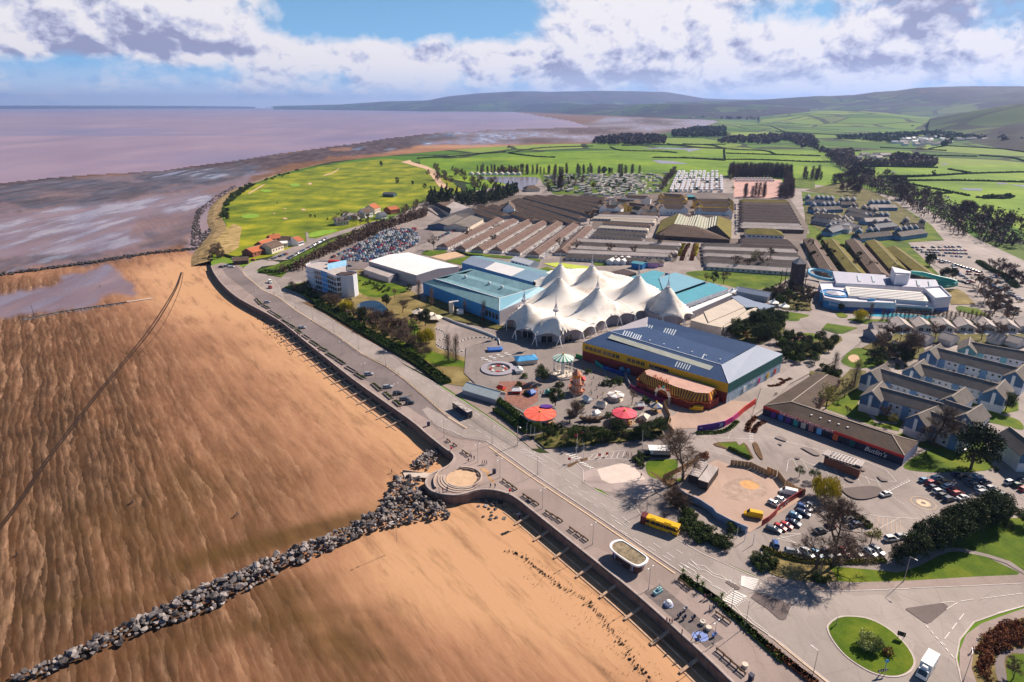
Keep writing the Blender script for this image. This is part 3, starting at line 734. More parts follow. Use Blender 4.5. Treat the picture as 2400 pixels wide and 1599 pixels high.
area('pavement',K1,[(0,595),(300,650),(640,642),(800,652),(1300,636),(1900,600),(2354,580),(2700,560),(2700,630),(2354,652),(1300,700),(870,722),(600,724),(300,717),(100,682),(0,645)],M_PROM)
area('lawn',K1,[(0,340),(230,440),(500,475),(560,500),(600,560),(640,640),(300,640),(100,600),(0,560)],M_ROUGH)
BRB=[(1790,1600),(1760,1440),(1760,1280),(1820,1130),(1960,1030),(2150,960),(2354,890),(2900,800),(2900,2200),(1900,2200)]
kerbed('pavement',PL(K1,BRB),0,.13,M_PROM)
area('lawn',K1,[(1930,1600),(1870,1440),(1890,1290),(1960,1150),(2080,1060),(2354,970),(2900,900),(2900,2100),(2000,2100)],M_ROUGH,z=.15)
area('footpath',K1,[(2130,1600),(2090,1480),(2080,1380),(2130,1290),(2240,1262),(2400,1262),(2600,1320),(2600,1500),(2400,1520),(2354,1310),(2250,1300),(2180,1340),(2170,1400),(2210,1600)],M_LOT,z=.17)
area('lawn',K1,[(2200,1600),(2190,1450),(2190,1380),(2240,1315),(2354,1312),(2600,1360),(2600,1800)],M_GRASS,z=.18)
rb=smoothline(PL(K1,[(545,1040),(640,968),(780,958),(940,985),(1120,1080),(1270,1220),(1345,1340),(1350,1420),(1290,1490),(1170,1525),(1000,1500),(850,1430),(700,1320),(600,1200),(550,1110)]),4,True)
kerbed('roundabout_island',rb,0,.18,M_KERB)
cx_=sum((p for p in rb),Vector())/len(rb)
sheet('lawn',[cx_+(p-cx_)*.955 for p in rb],.21,M_GRASS)
for k,pts,mm in((K1,[(1265,900),(1270,888),(1610,838),(1655,870),(1640,900),(1500,1015),(1465,1030),(1430,1015)],M_DARKTAR),(K1,[(0,775),(195,850),(210,870),(165,985),(140,998),(100,990),(0,900),(-160,790),(-120,740)],M_DARKTAR),(K2,[(1960,650),(1980,632),(2095,695),(2090,718),(2060,718)],M_DARKTAR),(K4,[(510,1140),(600,1100),(612,1112),(540,1155),(515,1160)],M_BED),(K4,[(625,1085),(690,1070),(700,1090),(640,1108)],M_BED)):
 kerbed('traffic_island',PL(k,pts),0,.14,mm)
area('lawn',K8,[(330,530),(570,470),(580,560),(960,660),(1110,640),(1110,350),(1210,340),(1230,430),(1640,520),(1780,620),(1900,700),(2000,900),(1980,1000),(1990,1200),(2354,1330),(2354,1640),(2090,1600),(1960,1490),(1600,1240),(1130,975),(660,700)],M_ROUGH)
area('lawn',K8,[(1115,400),(1240,440),(1640,525),(1660,580),(1450,640),(1250,640),(1115,560)],GR,True)
area('lawn',K8,[(320,530),(560,480),(575,540),(700,620),(640,660),(420,580)],GR,True)
area('lawn',K5,[(-160,880),(0,1190),(200,1290),(520,1390),(510,1430),(300,1410),(100,1400),(-100,1290),(-350,1240)],GR,True)
M_POND=NT('pond_water');M_POND.bump(M_POND.noise(M_POND.pos(),1.2,3),.05,.1);M_POND=M_POND.fin((.010,.022,.040),.12,0,.6)
M_LAKE=NT('lake_water');M_LAKE.bump(M_LAKE.noise(M_LAKE.pos(),.8,3),.10,.1);M_LAKE=M_LAKE.fin((.20,.15,.15),.22,0,.5)
area('pond',K8,[(1110,740),(1200,690),(1340,690),(1440,760),(1460,800),(1420,860),(1330,880),(1290,820),(1250,780),(1150,800)],M_POND,True)
area('pond',K11,[(1140,960),(1180,910),(1310,885),(1420,920),(1450,960),(1300,965)],M_LAKE,True)
area('pond',K11,[(900,690),(960,690),(1040,740),(1010,770),(930,740)],M_LAKE,True)
area('lake',K9,[(530,262),(700,256),(1200,262),(1230,300),(1200,345),(1130,380),(1050,402),(960,380),(850,330),(700,300)],M_LAKE,True)
for pts in([(1850,516),(2000,524),(2105,545),(1900,540)],[(1760,440),(1900,430),(2200,440),(2100,460),(2080,445),(1900,440)]):area('flood_pool',K12,pts,M_LAKE)
for pts in([(1410,120),(1500,112),(1505,128)],[(1640,385),(1900,388),(1880,412),(1700,405)],[(2040,325),(2170,322),(2160,340),(2070,342)],[(2180,345),(2400,352),(2354,372)],[(820,190),(960,205),(930,212)],[(1480,484),(1550,490),(1500,500)]):area('flood_pool',K11,pts,M_LAKE)
area('stream',K12,[(118,530),(180,515),(190,530),(300,560),(350,585),(400,660),(460,720),(380,700),(290,580),(170,545)],M_SAND)
area('lawn',K7,[(-100,-60),(600,-30),(1050,20),(1420,400),(1300,410),(240,350),(0,300)],GR)
area('lawn',K11,[(-100,420),(400,470),(700,560),(960,560),(1330,790),(1470,960),(1000,985),(0,930),(-60,700)],M_GRASS)
area('lawn',K7,[(400,890),(560,868),(780,890),(1500,905),(1960,900),(1975,860),(1850,775),(1640,742),(1600,760),(1620,800),(1990,870),(1960,945),(780,935),(600,942)],GR)
area('lawn',K7,[(180,935),(120,1000),(330,1060),(520,985)],GR);area('lawn',K7,[(280,820),(330,815),(410,850),(380,872),(310,865)],GR,True)
area('gravel_yard',K7,[(1480,560),(1620,555),(1700,600),(1820,725),(1550,728)],M_ROUGH)
area('pool_terrace',K7,[(390,790),(1370,790),(1780,860),(1800,905),(620,890)],M_PAVE)
M_POOL=mat('pool_water',(.10,.45,.60),.15,.25,.8,0,.5)
area('swimming_pool',K7,[(640,850),(780,800),(1000,835),(1420,862),(1480,880),(1400,892),(900,870)],M_POOL,True)
area('lawn',K10,[(2150,270),(2400,290),(2400,390),(2170,385)],GR)
area('caravan_park',K9,[(1250,230),(2354,225),(2354,480),(2000,560),(1400,450),(1280,330)],GR)
M_YARD=m_tarmac('dark_yard',(.13,.10,.085),.3,.4,False)
for k_,pts in((K9,[(480,600),(700,550),(1000,460),(2000,450),(1990,560),(1840,700),(1640,760),(1400,745),(780,705)]),(K10,[(0,615),(720,605),(650,750),(520,950),(-80,950),(-60,800)]),(K6,[(-420,-10),(935,-5),(935,60),(750,255),(-400,255)]),(K6,[(1180,-10),(2250,20),(2345,345),(1180,295),(1090,200)]),(K10,[(1560,500),(2130,505),(2330,810),(2300,960),(1580,985)]),(K10,[(60,440),(1500,440),(1500,640),(700,660),(40,600)])):area('yard_ground',k_,pts,M_YARD)
area('caravan_park',K10,[(-60,235),(860,215),(800,430),(0,480)],GR)
area('car_park_surface',K10,[(1500,270),(2030,290),(2060,440),(2120,500),(1510,490)],M_PINKP)
area('lawn',K5,[(0,130),(200,130),(240,150),(40,195),(-60,170)],GR)
area('lawn',K5,[(420,150),(700,175),(1260,230),(1240,270),(1000,230),(650,200),(480,200)],GR)
area('sand_court',K5,[(40,200),(330,140),(455,180),(200,240)],M_SAND)
area('lawn',K5,[(200,250),(470,190),(480,260),(380,290)],GR)
area('lawn',K5,[(1200,350),(1330,310),(1500,380),(1350,400)],GR);area('lawn',K5,[(1840,260),(1990,270),(1980,300),(1850,295)],GR)
area('sports_court',K5,[(1290,275),(1450,265),(1790,310),(1790,350),(1400,310)],mat('lime_court',(.45,.52,.06),.8,.15))
area('car_park_surface',K8,[(780,250),(1100,20),(1250,0),(1400,-90),(1900,-110),(2000,0),(1760,80),(1500,180),(1240,260),(1240,340),(1040,340)],M_LOT)
area('green_bank',K15,[(690,1110),(760,1060),(980,985),(1120,910),(1300,830),(1500,740),(1640,690),(1700,690),(1500,800),(1200,960),(1000,1060),(900,1160),(760,1130)],M_GRASS)
area('car_park_surface',K15,[(750,990),(900,900),(1100,820),(1250,770),(1500,690),(1850,590),(1860,620),(1560,710),(1320,790),(1200,860),(1100,910),(960,985)],M_PAVE)
area('footpath',K15,[(1140,700),(1165,710),(1175,765),(1240,770),(1150,812)],M_PAVE)
area('car_park_surface',K7,[(1100,90),(1330,50),(1700,80),(2000,240),(2300,620),(2500,800),(2500,1000),(2250,960),(2100,800),(1850,560),(1600,520),(1600,420),(1250,230)],M_PAVE)
M_TEE=m_grass('putting_green',(.14,.27,.02),(.20,.34,.03),(.26,.38,.05),.2)
for pts in([(500,540),(600,520),(680,540),(620,565),(520,565)],[(980,225),(1050,215),(1085,235),(1020,250)],[(1690,465),(1760,450),(1800,475),(1720,490)],[(690,280),(770,280),(800,300),(720,305)],[(1180,720),(1300,690),(1450,680),(1420,710),(1200,760)]):area('putting_green',K15,pts,M_TEE,True)
for pts in([(860,762),(890,750),(935,755),(905,770)],[(1090,478),(1120,472),(1145,482),(1115,490)],[(910,568),(935,562),(960,572),(930,578)],[(915,472),(935,466),(950,474)],[(1165,215),(1200,210),(1195,228),(1175,230)],[(810,518),(825,514),(840,524)],[(900,792),(930,785),(945,795),(920,800)]):area('bunker',K15,pts,M_SAND,True)
for ln in([(700,235),(590,300),(560,325),(575,325),(620,295),(740,225)],[(1310,145),(1370,130),(1420,115),(1480,68),(1470,68),(1410,108),(1340,125)]):area('footpath',K15,ln,M_SAND)
area('fairground_paving',K4,[(-420,60),(150,-60),(640,-30),(660,180),(1040,350),(1100,480),(1390,600),(1440,720),(1300,790),(560,800),(440,820),(230,760),(60,640),(-200,520),(-440,300)],m_tarmac('fairground_tarmac',(.235,.20,.185),.2,.4))
area('tarmac_patch',K3,[(680,1370),(780,1350),(960,1340),(1040,1370),(1030,1420),(880,1460),(760,1440)],M_DARKTAR,True)
for pts in([(60,890),(110,880),(170,910),(150,925)],[(300,980),(400,1000),(480,1050),(430,1055),(360,1020)],[(90,940),(130,950),(120,965)],[(700,1260),(780,1270),(790,1300),(740,1295)],[(1000,1240),(1060,1270),(1110,1290),(1040,1290)],[(240,1070),(300,1080),(270,1090)],[(850,1180),(900,1190),(870,1200)]):area('tarmac_patch',K3,pts,M_LOT,True)
area('campus_road',K3,[(-60,430),(200,260),(420,120),(560,30),(640,-60),(870,-60),(860,10),(760,90),(640,180),(440,270),(200,400),(0,600),(-150,700)],M_ROAD)
area('yard_ground',K11,[(-60,470),(380,500),(640,540),(940,540),(1250,780),(1200,900),(820,900),(440,900),(100,850),(-60,760)],M_ROUGH2)
for k_,pts in((K6,[(1620,600),(1780,570),(2000,540),(2354,640),(2354,800),(2050,780),(1880,660)]),(K6,[(1460,1030),(1560,950),(1840,850),(2080,920),(2060,1040),(1800,1170),(1560,1120)]),(K7,[(560,1210),(880,1060),(1200,1120),(1300,1330),(1100,1330),(850,1290)]),(K7,[(860,1050),(2354,1060),(2354,1200),(1300,1160)]),(K7,[(-90,1180),(40,1130),(330,1080),(350,1130),(120,1290),(-60,1330)]),(K3,[(380,280),(560,300),(680,340),(760,260),(900,280),(880,420),(640,540),(560,600),(450,600)]),(K4,[(180,880),(480,800),(860,830),(1380,800),(1380,890),(900,940),(500,980),(300,990)]),(K11,[(-60,410),(400,300),(720,440),(960,560),(700,560),(300,470)]),(K5,[(0,560),(800,960),(1000,990),(800,1010),(180,880),(0,780)])):area('garden_bed',k_,pts,M_ROUGH2)
area('dune_grass',K15,[(300,940),(200,880),(240,790),(330,690),(420,620),(500,660),(480,780),(470,860),(360,930)],m_grass('dune_tussocks',(.14,.11,.03),(.36,.26,.10),(.55,.38,.20),.12))
# sea wall, steps and beams
mb=MB()
def wallstrip(mb,ln,w,zb,zt):
 A=ln;B=offset_line(ln,w)
 for i in range(len(ln)-1):
  a,b,c,d=A[i],A[i+1],B[i+1],B[i]
  mb.quad((a.x,a.y,zt),(d.x,d.y,zt),(c.x,c.y,zt),(b.x,b.y,zt))
  mb.quad((a.x,a.y,zb),(b.x,b.y,zb),(b.x,b.y,zt),(a.x,a.y,zt));mb.quad((d.x,d.y,zt),(c.x,c.y,zt),(c.x,c.y,zb),(d.x,d.y,zb))
 return mb
side=1
sw=thing('sea_wall','long curving concrete sea wall between the sandy beach and the promenade','sea wall',wall_line[0])
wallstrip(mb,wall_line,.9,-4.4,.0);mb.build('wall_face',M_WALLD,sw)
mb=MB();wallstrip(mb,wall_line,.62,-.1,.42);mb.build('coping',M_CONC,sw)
def px_line(pts,z=0.0,sub=5):return smoothline([G(u,v,z)for u,v in pts],sub)
def apron(name,label,ln,offs,every,blen,w=.45):
 t=thing(name,label,'sea steps',ln[0])
 for j,(o0,z)in enumerate(offs):
  b=MB();L=offset_line(ln,o0);B=offset_line(ln,o0+w)
  for i in range(len(L)-1):
   b.quad((L[i].x,L[i].y,z),(L[i+1].x,L[i+1].y,z),(B[i+1].x,B[i+1].y,z),(B[i].x,B[i].y,z))
   b.quad((B[i].x,B[i].y,z),(B[i+1].x,B[i+1].y,z),(B[i+1].x,B[i+1].y,-4),(B[i].x,B[i].y,-4))
   b.quad((L[i].x,L[i].y,-4),(L[i+1].x,L[i+1].y,-4),(L[i+1].x,L[i+1].y,z),(L[i].x,L[i].y,z))
  b.build('step',M_STEP,t)
 first=None
 for p,a in walk(ln,every,every*.5):
  n=Vector((-math.sin(a),math.cos(a),0))
  b=MB();q=Vector((p.x,p.y,0));b.bar(q+n*.8+Vector((0,0,-1.9)),q+n*blen+Vector((0,0,-3.0)),.7,.5)
  b.build('beam',M_STEP,t)
 return t
M_STEP=mat('weathered_step',(.50,.34,.23),.85,.25,.8)
lowL=[p for p in wall_line if p.x>0 and p.y<G(1217,1171).y+2]
apron('beach_steps','broken concrete steps and cross beams below the sea wall at the playground',lowL,[(2.9,-2.85),(5.2,-3.05)],9.6,6.6)
upL=[p for p in wall_line if G(965,985).y<p.y<G(640,745).y]
apron('beach_steps','long parallel sea steps with pale cross beams below the parking promenade',upL,[(2.2,-2.5),(4.2,-2.75),(6.2,-3.0)],9.0,8.2,.5)
# boulders
def rock_mesh(seed,n=7,m=4):
 rs=random.Random(seed);b=MB()
 pts=[]
 dirs=[]
 while len(dirs)<13:
  d=Vector((rs.gauss(0,1),rs.gauss(0,1),rs.gauss(0,.8)))
  if d.length<.3:continue
  d.normalize()
  if all(d.dot(e)<.88 for e in dirs):dirs.append(d)
 import bmesh
 bm=bmesh.new()
 for d in dirs:bm.verts.new((d.x*rs.uniform(.42,.6),d.y*rs.uniform(.36,.5),d.z*rs.uniform(.30,.42)))
 bmesh.ops.convex_hull(bm,input=bm.verts)
 bm.verts.ensure_lookup_table();bm.faces.ensure_lookup_table()
 bm.verts.index_update()
 vs=[tuple(v.co)for v in bm.verts];fs=[tuple(v.index for v in f.verts)for f in bm.faces]
 bm.free();return vs,fs
def m_rock():
 q=NT('boulder_rock');p=q.obj();r=q.rnd()
 n=q.noise(q.pos(),1.6,6,.7);n2=q.noise(q.pos(),.35,3,.6)
 a=q.math('ADD',q.math('MULTIPLY',n,.55),q.math('ADD',q.math('MULTIPLY',n2,.45),q.math('MULTIPLY',q.math('SUBTRACT',r,.5),.30)))
 c=q.ramp(a,[(.34,(.030,.026,.027)),(.50,(.115,.100,.100)),(.70,(.36,.32,.30))])
 q.bump(n,.5,.15);return q.fin(c,.85,0,.3)
M_ROCK=m_rock()
ROCKS=[rock_mesh(i)for i in range(8)]
ROCKME=[]
for i,(vs,fs)in enumerate(ROCKS):
 b=MB();b.add(vs,fs);ROCKME.append(b.mesh('boulder',[M_ROCK]))
def rocks_into(mb,p,s,rs):
 vs,fs=ROCKS[rs.randrange(8)];a=rs.uniform(0,6.28);ca,sa=math.cos(a),math.sin(a);tx=rs.uniform(-.5,.5)
 out=[]
 for x,y,z in vs:
  y,z=y*math.cos(tx)-z*math.sin(tx),y*math.sin(tx)+z*math.cos(tx)
  out.append((p[0]+s*(x*ca-y*sa),p[1]+s*(x*sa+y*ca),p[2]+s*z))
 mb.add(out,fs)
GROY=PL(K17,[(-60,1170),(200,1080),(600,890),(900,730),(1200,612),(1500,492),(1715,392),(1745,340),(1785,245),(1840,226),(1960,240),(1960,290),(2010,340),(2080,370),(2095,440),(1950,448),(1860,468),(1700,512),(1500,595),(1300,692),(1000,855),(700,965),(400,1092),(150,1200)],BZ)
GROY2=PL(K17,[(1862,200),(1910,140),(1985,92),(2045,112),(2058,150),(2005,170),(1990,214)],BZ)
rs=random.Random(5)
grs=[]
def edge_d(poly,x,y):
 m=1e9
 for i in range(len(poly)):
  a=poly[i];b=poly[(i+1)%len(poly)];dx,dy=b[0]-a[0],b[1]-a[1];t=max(0,min(1,((x-a[0])*dx+(y-a[1])*dy)/max(dx*dx+dy*dy,1e-9)))
  m=min(m,math.hypot(x-a[0]-t*dx,y-a[1]-t*dy))
 return m
for poly,n,md in((GROY,2300,.92),(GROY2,300,.9)):
 for x,y in scatter(poly,n,md,12,rs):
  e=edge_d(poly,x,y)
  if e<1.5:continue
  grs.append((x,y,BZ+.15+min(e,4.0)*.33,rs.choice((.7,.9,1.2,1.4,1.6,2.1))*(1.0 if e>.6 else.75)))
for x,y in scatter(GROY,170,1.0,12,rs):
 e=edge_d(GROY,x,y)
 if e>2:grs.append((x,y,BZ+.9+min(e,4.0)*.36,rs.uniform(1.5,2.6)))
grs.sort(key=lambda g:-(g[3]/(Vector((g[0],g[1],g[2]-HC)).length)))
for i,g in enumerate(grs[:300]):
 o=bpy.data.objects.new('boulder',ROCKME[i%8]);COL.objects.link(o);o.location=g[:3];o.scale=(g[3],)*3;o.rotation_euler=(rs.uniform(-.5,.5),rs.uniform(-.5,.5),rs.uniform(0,6.28))
 tag(o,'large grey angular boulder in the rock groyne running across the beach','boulder','boulders of the rock groyne')
mb=MB()
for g in grs[300:]:rocks_into(mb,g[:3],g[3],rs)
o=mb.build('rock_groyne',M_ROCK);tag(o,'grey boulders heaped in the long rock groyne across the beach','rock groyne',kind='stuff')
mb=MB()
bw=PL(K14,[(-400,1165),(0,1112),(300,1072),(600,1032),(850,990),(1100,962),(1200,952)],BZ)
bwl=smoothline(bw,4)
for(p,a)in walk(bwl,1.1):
 for k in range(3):rocks_into(mb,(p.x+rs.gauss(0,1.6),p.y+rs.gauss(0,2.6),BZ+.3+rs.uniform(0,.8)),rs.uniform(1.6,3.0),rs)
o=mb.build('rock_breakwater',M_ROCK);tag(o,'low dark rock breakwater crossing the far beach from the left edge','breakwater',kind='stuff')
mb=MB()
for poly,n in((PL(K14,[(1165,930),(1185,800),(1200,720),(1240,690),(1220,800),(1240,860),(1300,810),(1315,850),(1240,940)],BZ),900),(PL(K14,[(1200,720),(1330,620),(1440,560),(1460,575),(1350,650),(1240,740)],BZ),260)):
 for x,y in scatter(poly,n,0,6,rs):rocks_into(mb,(x,y,BZ+.2),rs.uniform(1.2,3.2),rs)
o=mb.build('shingle_rocks',M_ROCK);tag(o,'scattered pale rocks on the grey shingle below the golf course','rocks',kind='stuff')
gt=thing('low_groyne','low concrete groyne with dark rocks ending in a pale tip on the left beach','groyne',P(K16,125,350,BZ))
ln=[P(K16,x,y,BZ)for x,y in((125,352),(330,312),(560,278),(700,258),(845,238))]
mb=MB();wallstrip(mb,ln[:4],1.0,BZ-1,BZ+.7);mb.build('wall',M_WALLD,gt)
mb=MB();wallstrip(mb,ln[3:],1.6,BZ-1,BZ+.5);mb.build('tip',mat('pale_concrete',(.60,.50,.42),.8,.1),gt)
mb=MB()
for p,a in walk(ln[:4],.9):
 for k in range(2):rocks_into(mb,(p.x+1.0+rs.gauss(0,.7),p.y-1.6+rs.gauss(0,.8),BZ+.2),rs.uniform(.7,1.5),rs)
o=mb.build('rocks',M_ROCK,gt);o['kind']='stuff'
mk=MB();q=P(K16,188,330,BZ);mk.tube(q,q+Vector((0,0,6.5)),.14,.1,6);mk.ball(q+Vector((0,0,6.5)),.3);o=mk.build('marker_post',mat('tarred_post',(.05,.035,.03)),None,loc=tuple(q));tag(o,'thin marker post standing at the left end of the low groyne','marker post')
for i,(x,y)in enumerate([(1390,1300),(1445,1222),(1505,1175),(1510,1245),(1565,1218),(1620,1185),(1655,1225),(1500,1300),(1605,1280),(1540,1340),(1645,1345),(1585,1385),(1460,1455),(1585,1435),(1650,1468),(1570,1490),(1770,1480),(1715,1250),(1750,1310),(1965,1465),(2055,1440),(1820,1385),(1880,1390)]):
 p=P(K18,x,y,BZ);s=rs.uniform(1.1,2.0)if i<20 else.8
 o=bpy.data.objects.new('boulder',ROCKME[i%8]);COL.objects.link(o);o.location=(p.x,p.y,BZ+.2);o.scale=(s,)*3;o.rotation_euler=(0,0,rs.uniform(0,6))
 tag(o,'loose boulder lying on the sand just beyond the round terrace','boulder','loose boulders by the terrace')
M_WEED=mat('seaweed',(.030,.018,.012),.9,.4,2)
mb=MB();path=[P(K2,x,y,BZ)for x,y in((-40,370),(60,390),(200,500),(330,600),(460,700),(640,790),(760,900),(870,1040),(960,1150),(1060,1250),(1110,1380),(1220,1500),(1290,1600))]
for p,a in walk(path,.32):
 for k in range(2):
  q=(p.x+rs.gauss(0,.55),p.y+rs.gauss(0,.45),BZ+.22);rocks_into(mb,q,rs.choice((.15,.2,.3,.3,.45))*(1.0 if rs.random()<.9 else 1.7),rs)
for x,y in scatter([(P(K2,a,b,BZ).x,P(K2,a,b,BZ).y)for a,b in((0,300),(300,480),(750,700),(1100,1100),(1500,1600),(900,1600),(600,1100),(100,600))],260,0,6,rs):rocks_into(mb,(x,y,BZ+.2),rs.uniform(.08,.26),rs)
o=mb.build('seaweed_line',M_WEED);tag(o,'dark line of seaweed and stones on the near sand','seaweed',kind='stuff')
mb=MB()
for poly,n in((PL(K8,[(0,860),(100,900),(420,1240),(380,1300),(60,980)],BZ),120),(PL(K16,[(1080,60),(1180,60),(1200,200),(1160,140)],BZ),60)):
 for x,y in scatter(poly,n,0,6,rs):rocks_into(mb,(x,y,BZ+.2),rs.uniform(.3,.9),rs)
o=mb.build('drift_stones',M_WEED);tag(o,'small dark driftwood and stones on the sand under the far promenade','drift stones',kind='stuff')
M_TRACK=mat('wet_rut',(.035,.017,.008),.8,.3,.5)
for dx in(0,17,60):
 pts=[(1000+dx*.2,90),(960+dx*.5,190),(840+dx,380),(700+dx*.9,560),(550+dx*.8,740),(280+dx*.9,1090),(60+dx*.9,1412),(-260+dx,1800)]
 if dx==60:pts=pts[:4]
 L=smoothline(PL(K16,pts,BZ+.17),6);mb=MB();ribbon(mb,L,-.36 if dx<60 else-.12,.36 if dx<60 else.12,BZ+.2,BZ+.2);struct('tyre_track',mb,M_TRACK)
 # round terrace
tc_=P(K18,1170,885);tr=thing('round_terrace','round sunken terrace with curved concrete steps jutting over the beach','terrace',tc_)
mb=MB();mb.lathe(tc_,[(0.01,.06),(6.0,.06)],40);mb.build('floor',M_SAND,tr)
M_TERR=mat('terrace_concrete',(.46,.36,.30),.8,.15)
mb=MB();mb.lathe(tc_,[(5.95,0.0),(5.95,.75),(6.45,.75),(6.45,0.0)],40,a0=R(-140),a1=R(110));mb.build('ring_wall',M_TERR,tr)
for i,(r,z)in enumerate(((7.3,.62),(8.2,.42),(9.1,.24))):
 mb=MB();mb.lathe(tc_,[(r-.9,.02),(r-.9,z),(r-.25,z),(r-.25,.02)],30,a0=R(170),a1=R(300));mb.build('step',M_TERR,tr)
for a in(62,84,20,-8,-30):
 q=tc_+Vector((math.cos(R(a))*5.3,math.sin(R(a))*5.3,0));mb=MB();mb.box((q.x,q.y,.06),(2.0,.5,.45),R(a+90));mb.build('bench_seat',M_WALLD,tr)
mb=MB();rl=smoothline(PL(K18,[(945,715),(800,810),(735,900),(730,980),(752,1040)],0),5);wallstrip(mb,rl,.4,0,.8);mb.build('ramp_wall',M_TERR,tr)
sl=thing('slipway','pale concrete slipway between the rock piles below the terrace','slipway',P(K18,280,800,BZ))
mb=MB();a=[P(K18,275,795,BZ),P(K18,740,860,BZ),P(K18,690,930,BZ),P(K18,300,870,BZ)]
mb.add([(a[0].x,a[0].y,BZ+.3),(a[1].x,a[1].y,BZ+1.3),(a[2].x,a[2].y,BZ+1.3),(a[3].x,a[3].y,BZ+.3)],[(0,1,2,3),(3,2,1,0)]);mb.build('ramp',mat('pale_concrete',(.6,.5,.42)),sl)
mb=MB();wallstrip(mb,[a[0],a[1]],.35,BZ,BZ+1.0);mb.build('side_wall',M_STEP,sl)
# painted markings
MK=[]
def mark(k,a,b,w=.14,m=None,z=.14):
 MK.append((P(k,*a),P(k,*b),w,m or M_LINE,z))
def dashes(k,a,b,n,w=.16,duty=.55):
 pa,pb=P(k,*a),P(k,*b)
 for i in range(n):
  t0=i/n;t1=t0+duty/n;MK.append((pa.lerp(pb,t0),pa.lerp(pb,t1),w,M_LINE,.14))
dashes(K2,(760,30),(1980,760),9);dashes(K2,(915,35),(1120,175),2,.2);dashes(K2,(1300,290),(1820,660),4);dashes(K2,(1510,350),(1620,420),1)
dashes(K8,(560,700),(1560,1390),0)if False else None
dashes(K8,(1640,1450),(1960,1660),5);dashes(KS,(1020,905),(1150,992),8);dashes(KS,(1045,960),(1200,1062),8);dashes(KS,(1268,1086),(1430,1195),8)
dashes(K4,(280,1040),(480,1160),14,.2,.6);dashes(K4,(500,1180),(640,1270),10,.2,.6);dashes(K4,(520,1340),(830,1560),4)
for i in range(9):a=(70+i*22,1000+i*14);mark(K4,(a[0],a[1]),(a[0]+70,a[1]-6),.18)
mark(K4,(100,985),(290,1095));mark(K4,(60,1010),(260,1110))
for i in range(7):mark(K4,(700+i*52,1090-i*3),(745+i*48,1045-i*5),.16)
mark(K4,(720,1045),(1060,1000));mark(K4,(690,1092),(1100,1075));mark(K4,(1280,880),(1700,870));mark(K4,(1720,880),(2180,900))
for i in range(4):mark(K4,(495+i*25,1045+i*14),(560+i*25,1030+i*14),.5)
for i in range(5):mark(K4,(620+i*22,1122+i*12),(660+i*22,1116+i*12),.5)
for i in range(6):mark(K4,(2178,855+i*15),(2215,852+i*15),.35)
dashes(K4,(2030,790),(1980,905),6);dashes(K1,(1450,1045),(1730,1370),6,.25);dashes(K1,(1800,938),(1600,1200),3,.16,.7);mark(K1,(1600,1200),(1630,1235))
mark(K1,(1590,838),(1710,828));mark(K1,(1640,900),(1740,838));mark(K1,(1770,825),(1890,805));dashes(K1,(1960,800),(2354,750),5,.14,.85);dashes(K1,(2110,930),(2354,870),4,.14,.85)
dashes(K1,(0,655),(600,728),1,.12,1);dashes(K1,(700,728),(1300,708),1,.12,1);mark(K1,(150,1236),(0,1140));dashes(K1,(0,1140),(0,1141),1)
for a,b in(((0,1125),(140,1245)),((140,1245),(550,1575))):MK.append((P(K1,*a),P(K1,*b),.30,M_YLINE,.145))
L=[G(u,v)for u,v in((1150,1046),(1250,1117),(1384,1205),(1587,1342))]
L=offset_line(L,-.9)
for a,b in zip(L[:-1],L[1:]):MK.append((Vector((a.x,a.y,0)),Vector((b.x,b.y,0)),.45,M_YLINE,.146))
for i in range(8):mark(K2,(2160+i*14-0,590+i*17),(2265-i*2+0,610+i*15),.5)if False else None
for i in range(7):mark(K2,(2102+i*1,672-i*13),(2225+i*7,718-i*15),.55)
for i in range(7):mark(K2,(1938+i*17,808-i*13),(2055+i*17,862-i*13),.55)
dashes(K2,(1930,790),(2045,700),6,.2);dashes(K2,(2050,880),(2170,795),7,.2);dashes(K2,(2090,655),(2145,585),5,.2);dashes(K2,(2245,735),(2295,650),5,.2)
def zig(k,pts):
 for a,b in zip(pts[:-1],pts[1:]):mark(k,a,b,.14)
zig(K2,[(1640,440),(1700,490),(1770,500),(1850,570),(1930,590),(1990,640),(2060,665)]);zig(K2,[(1650,450),(1730,530),(1790,545),(1850,590),(1930,620),(2000,632)]);zig(K2,[(2060,880),(2110,940),(2170,960),(2230,1020),(2290,1060),(2354,1110)])
for a,b in(((1545,505),(1650,572)),((1585,490),(1690,555)),((1615,470),(1720,538)),((1730,585),(1840,662)),((1875,685),(1975,750)),((945,80),(1015,130)),((1010,50),(1080,100))):mark(K2,a,b,.2)
zig(K3,[(170,1200),(185,1100),(215,1082),(300,1090),(400,1135),(700,1190),(1000,1290),(1180,1290),(1080,1180),(870,1095)])
for i in range(9):mark(K3,(230+i*95,1090+i*22),(270+i*95,1160+i*22),.12)
for i in range(8):mark(K3,(-40+i*90,870+i*22),(90+i*90,905+i*24),.12)
dashes(K3,(1090,1390),(1310,1280),9,.3,.7);dashes(K3,(1075,1380),(1295,1270),9,.12,.7);dashes(K3,(1130,1420),(1290,1530),6)
for r in(.9,2.2):
 c=P(K3,1425,1490);n=28
 for i in range(n):
  a0,a1=2*math.pi*i/n,2*math.pi*(i+(.6 if r>1 else 1))/n;MK.append((c+Vector((math.cos(a0)*r*1.6,math.sin(a0)*r*1.6,0)),c+Vector((math.cos(a1)*r*1.6,math.sin(a1)*r*1.6,0)),.3 if r>1 else 1.4,M_YLINE,.14))
for i in range(6):mark(K1,(1020+i*38,45+i*8),(1000+i*45,150+i*14),.1,M_YLINE);
zig(K1,[(870,15),(1030,45),(1370,65)]);zig(K1,[(1030,150),(1200,60)]);zig(K1,[(90,215),(260,290),(90,250),(300,205),(90,205)])
